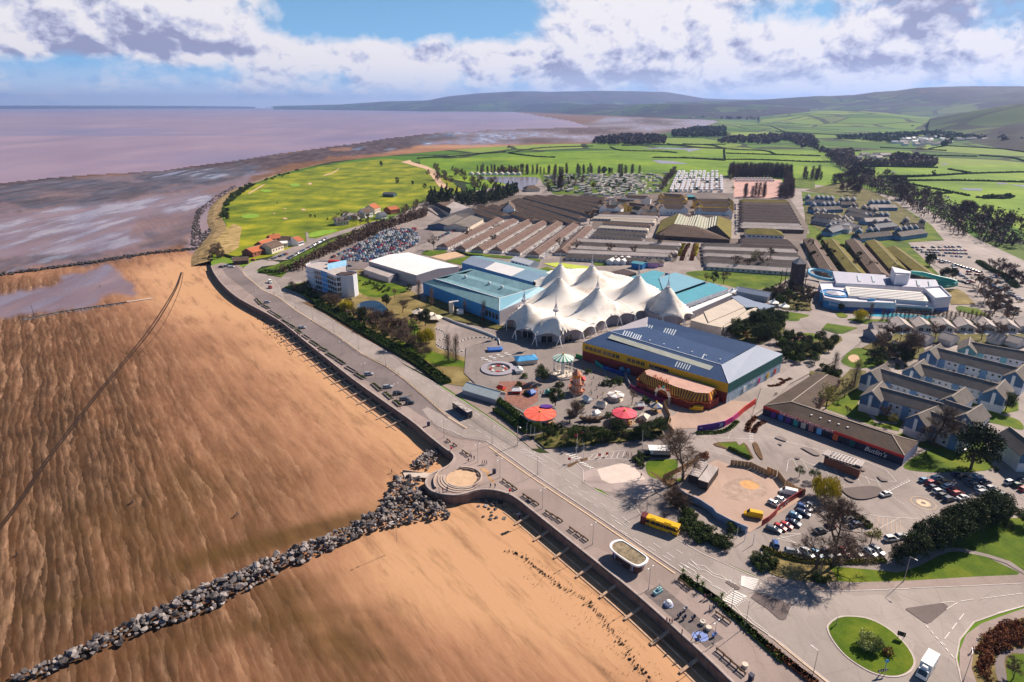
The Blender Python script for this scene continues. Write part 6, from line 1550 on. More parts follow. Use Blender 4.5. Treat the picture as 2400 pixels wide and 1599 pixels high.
mb=MB();p=P(K8,860,265,15);mb.box((p.x,p.y,14.3),(7,3,2.6),-.2);mb.build('red_plant_box',M_REDP,t)
# l-shaped building with the long red fascia
FL,FR,BR,AP,CA,WA,WE0,WE1,IC=P(K3,-40,592,4.2),P(K3,1255,1050,4.2),P(K3,1388,925,4.2),P(K3,1140,858,6.8),P(K3,215,555,6.8),P(K3,550,305,6.8),P(K3,445,282,4.2),P(K3,671,345,4.2),P(K3,432,612,4.2)
lh=thing('entertainment_building','long brown roofed building with red fascia and poster windows facing the car park','building',(FL+FR)/2)
faces(lh,'roof',[[FL,FR,AP,CA],[FR,BR,AP],[BR,IC,CA,AP],[IC,WE1,WA,CA],[WE1,WE0,WA],[WE0,FL,CA,WA]],M_RTERR)
wallseg(lh,'front_wall',FL,FR,0,3.1,M_NAVY);wallseg(lh,'fascia',FL,FR,3.1,4.15,M_REDP,.12);wallseg(lh,'side_wall',FR,BR,0,4.15,mat('lilac_wall',(.42,.42,.62),.6,.1));wallseg(lh,'back_wall',BR,IC,0,4.1,M_BRICK);wallseg(lh,'back_wall',IC,WE1,0,4.1,M_BRICK);wallseg(lh,'wing_wall',WE1,WE0,0,4.1,M_BRICK);wallseg(lh,'wing_wall',WE0,FL,0,4.1,M_BRICK)
mb=MB()
for a,b in((CA,AP),(AP,FR),(AP,BR),(CA,WA),(CA,FL)):mb.bar(a+Vector((0,0,.08)),b+Vector((0,0,.08)),.3,.12)
mb.build('ridge',M_RIDGE,lh);lettering('THE HOME OF ENTERTAINMENT',1.45,FL,FR,.335,3.55,lh,M_WHITE,.2)
lettering("Butlin's",2.6,FL,FR,.825,1.6,lh,M_WHITE,.1,True)
for i,mm in enumerate((M_PURP,M_BLUEP,M_PURP,M_TEAL,mat('poster_cream',(.6,.5,.42)),mat('poster_rose',(.45,.2,.2)),mat('poster_sky',(.15,.45,.75)),M_GLASS,mat('poster_orange',(.65,.12,.03)),M_GLASS,M_TEALW)):
 t_=.07+i*.0585;wallseg(lh,'poster_window',FL.lerp(FR,t_),FL.lerp(FR,t_+.035),.5,2.9,mm,.12,.1)
for i in range(5):p=onplane(K3,400+i*83,680+i*28,FL,FR,AP);mb=MB();mb.box((p.x,p.y,p.z),(.7,.5,.25));mb.build('roof_vent',M_WHITE,lh)
t,w=boxhall('ticket_canopy','red brick car park building with a slatted grey flat canopy','canopy building',K3,[(520,1060),(545,1035),(865,1150),(845,1190)],3.0,M_BRICKR,M_RDARK)
rr=PL(K3,[(498,1042),(548,1000),(885,1105),(848,1152)],3.5);u_,v_=rr[1]-rr[0],rr[3]-rr[0]
mb=MB();
for i in range(13):a=rr[1].lerp(rr[2],i/12);b=rr[0].lerp(rr[3],i/12);mb.bar(a,b,.35,.15)
mb.bar(rr[0],rr[3],.4,.2);mb.bar(rr[1],rr[2],.4,.2);mb.build('canopy_slats',M_METAL,t);mb=MB()
for f0,f1 in((0,.18),(.86,1)):mb.prism([rr[0].lerp(rr[3],f0),rr[0].lerp(rr[3],f1),rr[1].lerp(rr[2],f1),rr[1].lerp(rr[2],f0)],3.6,3.8)
mb.build('canopy_roof',M_RLGREY,t)
# blue and white apartment rows
M_ABL=mat('apartment_blue',(.15,.29,.50),.6,.12);M_AWH=mat('apartment_white',(.66,.66,.70),.7,.1);M_ATL=mat('apartment_teal',(.18,.46,.52),.6,.1)
def apart(label,k,a,b,w=9,he=6.6,hr=9.6,blue=M_ABL,ends=(1,1),endlen=10.5,n=8):
 z=hr;A,B=P(k,*a,z),P(k,*b,z);d=(zed(B,0)-zed(A,0));L=d.length;d.normalize();nn=Vector((-d.y,d.x,0))
 t,q,L=gable('apartment_row',label,'apartments',A,B,w,he,hr,M_AWH,M_RGREY,wins=[(n,4.9,1.1,1.1),(n,1.9,1.1,1.3)])
 for i in range(max(2,n//3)):
  u=L*(i+.6)/max(2,n//3);mb=MB();mb.box(q(u,-w/2-.12,0),(2.6,.3,he-.4),math.atan2(d.y,d.x));mb.build('blue_panel',blue,t);mb=MB();mb.box(q(u+3.4,-w/2-.9,2.7),(3.4,1.5,.2),math.atan2(d.y,d.x));[mb.box(q(u+3.4,-w/2-1.6,zz),(3.4,.08,.12),math.atan2(d.y,d.x))for zz in(3.3,3.8)];mb.build('balcony',M_WHITE,t)
  mb=MB();mb.box(q(u,w/2+.12,0),(2.6,.3,he-.4),math.atan2(d.y,d.x));mb.build('blue_panel',blue,t)
 for s,e in zip((0,L),ends):
  if not e:continue
  for kk,mm in((0,None),):
   pa=Vector(q(s,-w/2-3.5,0));pb=Vector(q(s,w/2+1.5,0));gable('cross_wing','','',pa,pb,endlen*.72,he+.2,hr+.5,M_AWH,M_RGREY,root=t,gend=blue,gz=3.3)
   dd=(pb-pa).normalized();nn2=Vector((-dd.y,dd.x,0));mb=MB();mb.bar(zed(pa-dd*.05,1.6),zed(pa-dd*.05,1.6)+Vector((0,0,.01)),.1,.1)
   mb=MB();ang=math.atan2(dd.y,dd.x);mb.box((pa.x-dd.x*.2,pa.y-dd.y*.2,2.9),(.3,1.2,5.4),ang);mb.build('white_strip',M_WHITE,t)
 return t
apart('nearest blue and white apartment row on the lawn beside the entertainment building',K3,(1010,418),(1600,575),n=9,ends=(1,0));apart('second blue apartment row with balconies, left end beside small bare trees',K3,(1020,250),(1760,470),n=11);apart('third apartment row with pale back wall, ending at the round dark shrub',K3,(1390,205),(2140,400),n=11)
apart('fourth apartment row with dark blue left gable and balconies',K3,(1540,58),(2320,250),n=12);apart('farthest apartment row with teal panels',K3,(1850,5),(2500,120),blue=M_ATL,n=10,ends=(1,0));apart('short apartment block with gabled right end beside the curved path',K3,(1640,545),(1900,630),n=4,ends=(0,1));apart('shaded apartment block behind the large bare tree',K3,(1480,640),(1880,790),n=4,ends=(1,0));apart('apartment block cut by the right edge above the car park',K3,(2320,880),(2700,900),n=4,ends=(1,0))
# swimming pool building
t=thing('leisure_pool','white pool building with blue base, water tower and tube slides','pool building',P(K7,800,650));M_PW=mat('pool_white',(.64,.63,.68),.5,.06);M_PB=mat('pool_blue',(.03,.12,.38),.5,.1)
def pbox(pts,z,wm,rm,z0=0,nm='block',par=0):
 w=PL(K7,pts,z);mb=MB();mb.prism(w,z0,z,top=False);mb.build(nm+'_wall',wm,t);mb=MB();mb.prism(w,z-.25,z+.02);mb.build(nm+'_roof',rm,t)
 if par:mb=MB();[mb.bar(zed(w[i],z+.5),zed(w[(i+1)%len(w)],z+.5),.35,1.0)for i in range(len(w))];mb.build(nm+'_parapet',wm,t)
 return w
M_ROOFG=mat('pool_grey_roof',(.42,.42,.50),.5,.1)
w=pbox([(95,490),(380,490),(420,620),(930,690),(935,722),(340,700),(150,660)],5.5,M_PW,M_PW,nm='front',par=1);wallseg(t,'blue_base',w[5],w[4],0,2.6,M_PB,.15);wallseg(t,'blue_base',w[6],w[5],0,4.5,mat('pool_mid_blue',(.05,.28,.58)),.15);wallseg(t,'blue_base',w[0],w[6],0,3.8,M_PB,.15)
lettering('Splash',2.6,w[6],w[5],.6,3.0,t,M_WHITE,.4,True)
w=pbox([(930,690),(1300,690),(1370,738),(1365,750),(935,722)],4.5,M_PW,M_PW,nm='glazed_wing');windows(t,w[4],w[3],5,1.9,4.2,2.6,M_PB,M_GLASS)
w=pbox([(380,525),(1250,590),(1300,690),(900,660),(420,625)],7.0,M_PW,mat('pool_cream_roof',(.66,.63,.55),.5,.05),nm='hall')
for i in range(5):planar(t,'roof_rib',K7,[(430,545+i*17),(1250,605+i*17),(1252,609+i*17),(430,549+i*17)],w[0],w[1],w[2],M_ROOFG,.25)
w=pbox([(240,355),(830,400),(830,512),(285,488)],8.0,M_PW,M_ROOFG,nm='vaulted');pbox([(830,420),(1000,430),(1050,530),(830,512)],7.6,M_PW,mat('pool_shadow_roof',(.20,.21,.30)),nm='middle');pbox([(1050,440),(1380,450),(1430,545),(1000,525)],7.8,M_PW,M_ROOFG,nm='rear')  # middle roof: darker copy of the grey, shade painted into its colour
for x_,y_ in((530,440),(690,448),(1185,490),(1315,500)):planar(t,'roof_light',K7,[(x_-20,y_-35),(x_+8,y_-35),(x_+22,y_+30),(x_-6,y_+32)],*[P(K7,a,b,8.05)for a,b in((0,400),(800,400),(400,500))],M_SKYL,.5)
w=pbox([(1245,548),(1430,535),(1550,650),(1375,665)],8.6,M_PW,M_PW,nm='corner_block',par=1);wallseg(t,'blue_base',w[3],w[2],0,2.6,M_PB,.15)
pbox([(895,305),(1110,362),(1095,380),(930,372)],15.5,M_PW,M_PW,nm='tower');w=pbox([(930,372),(1095,375),(1085,400),(940,400)],14.5,M_PW,M_PW,nm='tower_block');b=MB();p=P(K7,1045,405,9.5);b.tube(p,p+Vector((0,-.4,0)),1.6,1.6,8);b.build('emblem',M_NAVY,t)
mb=MB();c=P(K7,270,610,5.5);mb.lathe((c.x,c.y,0),[(9,0),(9,6.4),(8.4,6.4),(8.4,5.8),(.1,6.2)],24);mb.build('rotunda',mat('pool_mid_blue',(.05,.28,.58)),t);mb=MB();mb.lathe((c.x,c.y,5.9),[(6,.4),(.2,1.6)],8);mb.build('rotunda_roof',M_ROOFG,t)
c=P(K7,665,660,5.7);mb=MB();mb.prism([c+Vector((math.cos(i/12*6.283)*8,math.sin(i/12*6.283)*2.6,0))for i in range(12)],5.5,6.6);mb.build('roof_pod',M_ROOFG,t);mb=MB();c2=P(K7,662,700,4.5);mb.tube(c2,c2+Vector((0,-.5,0)),2.8,2.8,14);mb.build('round_sign',mat('sign_blue',(.05,.35,.62)),t)
def slide(name,pts,m,r=.8):
 L=smoothline(pts,6);mb=MB();[mb.tube(a,b,r,r,7,False)for a,b in zip(L[:-1],L[1:])];return mb.build(name,m,t)
slide('tube_slide',[P(K7,1100,365,12),P(K7,1240,380,10),P(K7,1400,420,8),P(K7,1560,455,6.5),P(K7,1610,480,5.5),P(K7,1560,500,4.5),P(K7,1430,480,4),P(K7,1400,500,3),P(K7,1500,525,2)],M_TEAL,1.0);slide('tube_slide',[P(K7,1100,372,10.5),P(K7,1300,412,8),P(K7,1440,450,6),P(K7,1580,480,4.5),P(K7,1600,510,3),P(K7,1450,535,1.5)],mat('slide_green',(.08,.42,.36),.4),1.0)
cc=P(K7,115,440,3);slide('tube_slide',[cc+Vector((math.cos(i/9*6.6)*8,math.sin(i/9*6.6)*13,4-i*.2))for i in range(10)],mat('slide_blue',(.20,.50,.70),.4),1.2)
for x_,y_ in((1250,400),(1450,470),(1580,500)):p=P(K7,x_,y_+20);mb=MB();mb.tube(p,p+Vector((0,0,6)),.3,.3,6);mb.build('slide_post',M_TEAL,t)
# seafront kiosk
rf=smoothline(PL(K2,[(900,300),(935,268),(1000,256),(1060,285),(1235,405),(1252,445),(1225,480),(1165,502),(1110,485),(1020,430),(915,350)],3.3),4,True);c=sum(rf,Vector())/len(rf)
t=thing('seafront_shelter','seafront kiosk with rounded flat roof and thick white rim on the promenade','kiosk',(c.x,c.y,0));mb=MB();mb.prism([zed(c,0)+(p-c)*.82 for p in rf],0,3.0,top=False);mb.build('wall',M_BRICK,t)
mb=MB();mb.prism(rf,2.95,3.2,bottom=True);mb.build('roof_slab',M_WHITE,t);mb=MB();n=len(rf)
for i in range(n):a,b=rf[i],rf[(i+1)%n];a2,b2=c+(a-c)*.88,c+(b-c)*.88;mb.quad(zed(a,3.45),zed(b,3.45),zed(b2,3.45),zed(a2,3.45));mb.quad(zed(a,3.2),zed(b,3.2),zed(b,3.45),zed(a,3.45));mb.quad(zed(a2,3.45),zed(b2,3.45),zed(b2,3.2),zed(a2,3.2))
mb.build('white_rim',M_WHITE,t);mb=MB();mb.prism([zed(c,0)+(p-c)*.88 for p in rf],3.2,3.24);mb.build('roof_felt',mat('mossy_felt',(.24,.19,.12),.9,.45,.8),t)
wl=[zed(c,0)+(p-c)*.825 for p in rf]
a,b=zed(c,0)+(P(K2,930,365,3.3)-c)*.82,zed(c,0)+(P(K2,1105,480,3.3)-c)*.82
windows(t,a,b,6,1.6,1.1,2.2,M_WHITE,mat('dark_doorway',(.06,.03,.03)),'door',.0,1.0,.1);windows(t,zed(c,0)+(P(K2,1120,488,3.3)-c)*.83,zed(c,0)+(P(K2,1225,470,3.3)-c)*.83,2,1.6,1.7,2.2,M_WHITE,M_BLUEP,'blue_window',0,1,.1);windows(t,zed(c,0)+(P(K2,905,320,3.3)-c)*.83,a,1,1.8,1.5,1.6,M_WHITE,M_BLUEP,'blue_window',0,1,.1)
# chalet rows and lodges
M_RDG=roofm('dark_grey_roof',(.105,.09,.085),4,0,.3,.85)
M_WCHAL=mat('chalet_white',(.56,.52,.50),.7,.15);M_WBRN=mat('chalet_brown_wall',(.15,.10,.085),.8,.2)
def row(label,k,a,b,w,he,hr,wm,rm,n=0,hip=.6,cat='chalet row',name='chalet_row',group=None,wz=None,ww=1.1,wmat=None):
 A,B=P(k,*a,hr),P(k,*b,hr);t,q,L=gable(name,label,cat,A,B,w,he,hr,wm,rm,hip=hip,over=.25,group=group)
 n=n or max(4,int(L/4));z=wz or he*.55
 for s in(1,-1):windows_joined(t,q(0,-s*w/2,0)if s==1 else q(L,w/2,0),q(L,-w/2,0)if s==1 else q(0,w/2,0),n,z,ww,1.2,wmat)
 return t,q,L
deck=mat('deck_clutter',(.50,.46,.44),.8,.5,3)
for i,(a,b)in enumerate([((170,1000),(800,700)),((365,1022),(960,710)),((560,1035),(1130,720)),((765,1040),(1290,732)),((965,1060),(1460,738)),((1175,1085),(1640,750)),((1480,1065),(1780,790))]):
 t,q,L=row('maroon roofed chalet row, %s from the left, with white decks beside it'%('first','second','third','fourth','fifth','sixth','seventh')[i],K9,a,b,11,2.6,5.0,M_WCHAL,M_RMAR,wz=1.4)
 mb=MB();rs=random.Random(i)
 for k_ in range(int(L/3.1)):
  for o_ in(-7.0,-9.0):
   mb.box((*Vector(q(k_*3.1+rs.random(),o_,0)).xy,0),(rs.uniform(.6,2),rs.uniform(.6,1.6),rs.uniform(.5,1.6)),rs.random(),mi=rs.choice((0,0,1)))
 o=mb.build('decks',[M_WHITE,deck],t);o['kind']='stuff'
for i,(a,b)in enumerate([((505,600),(770,690)),((595,568),(880,660)),((720,555),(1210,712)),((862,542),(1430,730)),((945,512),(1645,745)),((1005,488),(1720,690)),((1100,463),(1835,645)),((1195,450),(1860,600)),((1350,452),(1930,562)),((1510,452),(1980,522)),((1700,452),(1990,488))]):
 row('%s dark brown terrace row counting upwards from the white chapel'%ORD[i],K9,a,b,12,4.2,6.8,mat('terrace_grey_wall',(.20,.22,.25),.8,.2),M_RBROWN,wz=2.8)
LG=[(K10,(50,640),(690,655),M_RBROWN),(K10,(0,668),(668,690),M_RLGREY),(K10,(-50,690),(650,718),M_RCREAM),(K10,(150,715),(640,742),M_RCREAM),(K10,(60,748),(595,778),M_RBROWN),(K10,(20,790),(565,822),M_RCREAM),(K10,(-20,842),(545,878),M_RDG),(K10,(-60,880),(510,930),M_RDG),(K6,(-250,-5),(925,45),M_RLGREY),(K6,(-280,32),(905,88),M_RDG),(K6,(-300,70),(885,128),M_RLGREY),(K6,(-320,120),(820,165),M_RLGREY),(K6,(-340,165),(740,230),M_RDG),(K10,(640,620),(720,622),M_RBROWN)]
for i,(k,a,b,m)in enumerate(LG):row('%s long chalet row from the back, between yellow flats and tent'%ORD[i],k,a,b,9.5,2.8,4.6,M_WCHAL,m,wz=1.5)
for i in range(7):row('%s chalet row from the front, right of the red flower path'%ORD[i],K6,(1190-(i==0)*-20-i*6,262-i*36),(2330-i*26,335-i*44),9.5,2.8,4.8,M_WCHAL,M_RLGREY if i in(0,3,5)else M_RDG,wz=1.5)
for i in range(11):row('%s dark terrace row from the back, right of the central avenue'%ORD[i],K10,(1580+(i%2)*6,505+i*28),(2110+i*16,515+i*29),11,4.0,6.4,M_WBRN,(M_RMOSS,M_RBROWN,M_RDARK,M_RBROWN)[i%4]if i<3 else(M_RLGREY if i in(9,10)else M_RDARK),wz=3)
for i in range(3):row('%s dark chalet row in front of the mossy green hall'%ORD[i],K10,(1570+i*5,935+i*30),(2130+i*40,950+i*38),10,3.2,5.2,M_WBRN,M_RDARK,wz=2)
for i,(a,b)in enumerate([((0,-20),(235,350)),((225,-10),(545,375)),((470,-10),(800,385)),((690,0),(975,300)),((905,70),(1340,395))]):
 row('%s brown roofed row from the left on lawns behind the pool'%ORD[i],K7,a,b,12,4.0,6.5,M_WBRN,M_RMOSS if i in(1,3,4)else M_RBROWN,wz=2.5)
t,w=boxhall('central_hall','big dark roofed central hall with three mossy striped gables','hall',K10,[(660,890),(700,740),(880,660),(1450,690),(1480,760),(1465,945)],4.0,M_WBRN,M_RDARK)
M_GRN=mat('mossy_glass',(.10,.12,.05),.6,.3,.8);z1,z2=5.5,12
f0=[P(K10,x,y,z)for x,y,z in((690,860,z1),(850,770,z2),(1050,835,z1),(1200,830,z1),(1320,790,z2),(1465,860,z1))];f0=[P(K10,640,890,4),P(K10,845,775,z2),P(K10,960,830,7),P(K10,1070,800,11),P(K10,1200,835,7),P(K10,1315,790,z2),P(K10,1480,945,4)]
g0=[P(K10,700,745,4),P(K10,900,662,z2),P(K10,1010,705,7),P(K10,1115,675,11),P(K10,1220,715,7),P(K10,1335,688,z2),P(K10,1480,740,4)]
for i in range(6):faces(t,'roof_slope',[[f0[i],f0[i+1],g0[i+1],g0[i]]],M_RMOSS if i in(0,5)else M_GRN)
for i in range(1,5):
 for j in range(4):a,b=f0[i].lerp(f0[i+1],(j+.3)/4),g0[i].lerp(g0[i+1],(j+.3)/4);mb=MB();mb.bar(a+Vector((0,0,.15)),b+Vector((0,0,.15)),2.0,.1);mb.build('glass_strip',mat('pale_glazing',(.55,.52,.40),.5,.2),t)
faces(t,'front_roof',[[P(K10,650,900,4),P(K10,1465,950,4),f0[5],f0[4],f0[3],f0[2],f0[1]]],M_RBROWN)
t,q,L=row('white walled hall with a mossy green hipped roof on the avenue',K10,(1640,820),(2050,838),22,5,9,M_WHITE,M_RMOSS,hip=.8,cat='hall',name='mossy_hall',wz=3.4,ww=2.4)
YW=mat('yellow_render',(.62,.42,.10),.7,.1)
for i,(a,b,m)in enumerate([((80,565),(240,575),M_WHITE),((350,540),(560,570),YW),((210,500),(430,520),M_WCREAM),((450,590),(590,580),M_WCREAM),((300,460),(560,470),M_WHITE),((720,440),(950,455),YW),((700,495),(960,500),YW),((680,545),(980,550),M_WCREAM),((720,575),(960,582),M_WHITE),((1100,500),(1460,505),YW),((1130,550),(1460,555),YW),((1120,600),(1450,610),M_WHITE)]):
 t,q,L=row('%s of the %s walled flats behind the dark central hall'%(ORD[i],'yellow' if m is YW else 'white'),K10,a,b,9,7.5,10.5,m,M_RBROWN,hip=0,cat='apartments',name='apartment_block',wz=3.0)
 for u in(0,L):pa,pb=Vector(q(u,-6.5,0)),Vector(q(u,6.5,0));gable('cross_wing','','',pa,pb,8,7.8,11,m,M_RBROWN,root=t)
M_ROOFW=mat('white_unit_roof',(.66,.65,.70),.6,.08);cr_=random.Random(4)
cap=[]
for j in range(9):
 for i in range(int(10+j*.8)):
  x,y=890-j*11+i*(46+j*1.2),222+j*25
  if x>1395 or cr_.random()<.16:continue
  t,q,L=gable('white_chalet','small white vaulted chalet in the dense white cluster at the back','chalet',P(K10,x,y),P(K10,x+26,y+1),15,4.5,6.3,M_WHITE if cr_.random()<.8 else M_TEALW,M_ROOFW,over=.2,group='white chalets in the dense cluster')
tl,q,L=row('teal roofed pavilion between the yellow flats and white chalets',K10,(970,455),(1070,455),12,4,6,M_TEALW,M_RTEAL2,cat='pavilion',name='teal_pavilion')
cm=MB();cm.box((0,0,.4),(9.5,3.2,2.4),mi=0);cm.add([(-4.9,-1.75,2.8),(4.9,-1.75,2.8),(4.9,0,3.3),(-4.9,0,3.3),(4.9,1.75,2.8),(-4.9,1.75,2.8)],[(0,1,2,3),(3,2,4,5)],1);[cm.box((-3+i*2.2,0,1.5),(1.2,3.3,.8),mi=2)for i in range(4)]
CM=[cm.mesh('caravan',[mm,M_RLGREY,M_GLASS])for mm in(mat('caravan_cream',(.60,.58,.54),.5),mat('caravan_green',(.35,.42,.33),.5),M_WHITE)]
def caravans(k,poly,n,seed,label,ang,grp):
 rs=random.Random(seed);w=[(p.x,p.y)for p in PL(k,poly)]
 for x,y in scatter(w,n,9.5,30,rs):
  o=bpy.data.objects.new('caravan',rs.choice(CM));COL.objects.link(o);o.location=(x,y,.05);o.rotation_euler=(0,0,R(ang)+rs.choice((0,0,1.57))+rs.gauss(0,.1));tag(o,label,'caravan',grp)
caravans(K9,[(1270,260),(1500,240),(2354,235),(2354,440),(2000,520),(1700,440),(1420,430),(1290,340)],170,1,'static caravan in the caravan park beside the lake',20,'caravans in the park by the lake')
caravans(K10,[(0,240),(860,225),(780,320),(700,430),(0,470)],90,2,'static caravan in the park left of the white chalet cluster',60,'caravans left of the white chalets')
for i in range(9):gable('lake_cabin','small white cabin on the far lake shore','cabin',P(K9,485+i*66,240),P(K9,500+i*66,236),9,3,5.5,M_WHITE,M_RLGREY,group='cabins along the far lake shore')
for i in range(24):o=bpy.data.objects.new('caravan',CM[2]);COL.objects.link(o);o.location=P(K10,1520+i*18,285+(i%2)*22,0);o.rotation_euler=(0,0,1.4);tag(o,'white touring caravan parked in front of the purple tree belt','caravan','touring caravans by the purple trees')
for gi,(lx,ly,n,dx,dy,m,rr)in enumerate([(-40,500,6,52,3,M_ABL,M_RSLATE),(20,590,6,55,-2,M_ABL,M_RSLATE),(60,655,4,70,6,M_WGREY,M_RSLATE),(240,720,5,62,12,M_WGREY,M_RGREY),(200,830,5,48,-14,M_ABL,M_RSLATE),(460,590,5,60,14,M_WGREY,M_RGREY),(520,890,6,62,-6,M_ABL,M_RSLATE),(590,710,5,58,-2,M_ABL,M_RSLATE),(700,780,4,60,-6,M_WGREY,M_RSLATE),(960,870,5,60,-8,M_ABL,M_RSLATE),(1040,760,4,60,4,M_WGREY,M_RGREY),(660,560,5,60,0,M_ABL,M_RSLATE),(60,700,3,62,10,M_WGREY,M_RGREY),(430,640,4,58,10,M_WGREY,M_RSLATE),(330,530,3,66,0,M_WGREY,M_RSLATE),(250,775,4,55,6,M_WHITE,M_RGREY)]):
 row('long dark roof of the %s lodge terrace'%ORD[gi],K11,(lx-14,ly+2),(lx+n*dx-20,ly+n*dy+2),11,4.2,7.2,m,(M_RSLATE,M_RGREY,M_RDG,M_RLGREY)[gi%4],hip=.3,cat='lodges',name='lodge_terrace',wz=3)
 for i in range(n):
  if cr_.random()<.25:continue
  x,y=lx+i*dx,ly+i*dy
  t,q,L=gable('lodge','grey blue lodge in the %s terrace of the lodge village'%ORD[gi],'lodge',P(K11,x,y+20),P(K11,x+8,y),6.2,4.2,6.6,m,rr,over=.3,group='lodges of the %s terrace'%ORD[gi]);windows_joined(t,q(0,3.1,0),q(0,-3.1,0),1,2.6,2.4,3.4)
for i in range(7):
 x=960+i*232;t,q,L=gable('holiday_lodge','holiday lodge with pale roof and front deck, %s along the bare tree avenue'%('first','second','third','fourth','fifth','sixth','seventh')[i],'lodge',P(K7,x+60,1030),P(K7,x-20,945),8.5,3.0,5.0,M_WCHAL,M_RLGREY,over=.6);windows(t,q(0,4.25,0),q(0,-4.25,0),2,1.6,2.4,2.0);c=Vector(q(-2.2,0,0));mb=MB();mb.box((c.x,c.y,.1),(8,3,.4),R(20));mb.build('deck',M_WHITE,t)
for i,(a,b,l)in enumerate([((640,1110),(820,1090),'front'),((660,1020),(860,1030),'rear')]):t,q,L=gable('holiday_lodge','%s blue grey lodge at the bend of the campus road'%l,'lodge',P(K7,*a),P(K7,*b),9,3.2,5.6,mat('lodge_grey_blue',(.17,.21,.29)),M_RLGREY,wins=[(4,1.7,1.3,1.3)])
for i,(x,y)in enumerate([(1240,1130),(1510,1130),(2050,1130),(2250,1160),(960,1230)]):gable('holiday_lodge','%s lodge among the bare trees behind the apartment rows'%ORD[i],'lodge',P(K7,x-70,y),P(K7,x+70,y+40),9,3,5.4,M_WCHAL,M_RLGREY)
for i in range(3):gable('white_cabin','%s of three white cabins behind the black shed'%ORD[i],'cabin',P(K6,130+i*70,285),P(K6,200+i*70,245),5,3,4.2,M_WHITE,M_RWHITE)
gable('blue_cabin','small blue flat cabin near the round flower bed','cabin',P(K6,400,310),P(K6,520,330),8,4,4.8,M_MIDB,M_RTEAL2);gable('pink_cafe','pink café building with grey roof near the red flower path','café',P(K6,540,300),P(K6,650,300),12,4,6.5,mat('pink_render',(.55,.30,.55)),M_RGREY,hip=.8)
t,w=boxhall('dark_hall','dark warehouse with a pale pyramid roof at the edge of the conifers','hall',K9,[(255,665),(530,640),(480,600),(300,528),(105,540)],6,M_WCREAM,M_RBROWN);ap=P(K9,300,530,13);faces(t,'pyramid_roof',[[P(K9,255,665,6),P(K9,535,640,6),P(K9,475,595,11),P(K9,300,530,12),P(K9,215,580,10),P(K9,270,610,10)]],M_RLGREY);faces(t,'dark_slope',[[P(K9,60,560,5),P(K9,255,665,5.9),P(K9,270,612,10),P(K9,105,540,9)]],M_RDARK)
for i,(a,b)in enumerate([((140,790),(320,700)),((320,800),(500,705))]):gable('workshop','low workshop shed with weathered roof beside the car park, %s of two'%('left','right')[i],'workshop',P(K9,*a,5),P(K9,*b,5),26,4,7,mat('workshop_blue',(.10,.14,.22))if i==0 else M_WCREAM,M_RGREY)
t,q,L=gable('white_chapel','white gabled chapel standing before the dark terraces','chapel',P(K9,905,700),P(K9,915,660),13,9,15,M_WHITE,M_RBROWN);gable('lake_house','brown roofed house at the foot of the lake','house',P(K9,1080,415),P(K9,1230,410),20,4,8,M_WCREAM,M_RBROWN,hip=.6)
for i,(a,b,w,he,hr,m,r_,l)in enumerate([((560,950),(720,905),12,4,7,M_BRICKR,M_RRED,'red roofed beach café at the golf course corner'),((680,890),(790,850),10,5,8,M_BRICKR,M_RRED,'red brick clubhouse wing above the café'),((780,830),(880,815),10,6,9,M_BRICK,M_RRED,'tall clubhouse block with rusty roof'),((740,920),(860,880),13,5,9,M_WCREAM,M_RBROWN,'cream gabled clubhouse hall facing the car park'),((880,850),(960,845),10,4,5,M_WHITE,M_RWHITE,'flat white clubhouse annexe'),((910,825),(1010,830),12,4.5,7.5,M_WHITE,M_RBROWN,'dark roofed club building with white walls'),((1020,840),(1075,825),12,4.5,7.5,M_WHITE,M_RRED,'red roofed end of the club building'),((420,1020),(570,1010),8,3,5,M_BRICK,M_RBROWN,'low brown roofed toilet block at the car park entrance'),((1440,630),(1560,620),14,4,8,M_WCREAM,M_RGREY,'grey bungalow at the hamlet front'),((1530,560),(1690,570),12,4,6,M_WHITE,M_RLGREY,'white bungalow behind the hamlet'),((1700,560),(1780,545),12,6,10,M_WHITE,M_RBROWN,'white house in the hamlet centre'),((1780,520),(1840,500),14,6,10.5,M_WCREAM,M_RRED,'red brown roofed house in the hamlet'),((1870,570),(1930,560),10,4,7,M_WHITE,M_RSLATE,'white house near the lane'),((1960,520),(2050,505),13,5,8,M_BRICKR,M_RRED,'red house beside the brown trees'),((1930,345),(2040,350),10,4,6,mat('shed_green',(.06,.12,.10)),M_RSLATE,'green shed with parked cars on the golf course')]):
 gable('house',l,'house',P(K15,*a),P(K15,*b),w,he,hr,m,r_,winj=[(4,he*.55,1.4,1.3)],chim=1 if i in(2,10,11)else 0)
rs=random.Random(21)
for i in range(46):
 p=P(K13,rs.uniform(1450,1840),rs.uniform(412,478));a=rs.uniform(-.3,.3);d=Vector((math.cos(a),math.sin(a),0))*rs.uniform(6,10)
 gable('village_house','small white village house among dark trees on the far plain','house',p-d,p+d,11,6,10,M_WHITE,rs.choice((M_RWHITE,M_RLGREY,M_RLGREY)),group='white village houses on the plain')
for i in range(20):
 x=rs.choice((rs.uniform(1170,1420),rs.uniform(1860,2090)));p=P(K13,x,558+rs.uniform(-10,14)if x<1500 else 440+rs.uniform(-10,6));d=Vector((rs.uniform(8,14),rs.uniform(-3,3),0));gable('farm_building','grey farm building between the distant hedges','farm building',p-d,p+d,14,5,9,M_WCREAM,rs.choice((M_RLGREY,M_RSLATE)),group='farm buildings between distant hedges')
t=thing('far_power_station','tiny pale power station blocks on the horizon across the bay','power station',G(640,251));mb=MB();p=G(640,252.5);mb.box((p.x,p.y,-3),(260,120,95));mb.box((p.x+330,p.y,-3),(200,100,60));mb.box((p.x-400,p.y,-3),(90,80,70));mb.build('blocks',M_CONC,t)
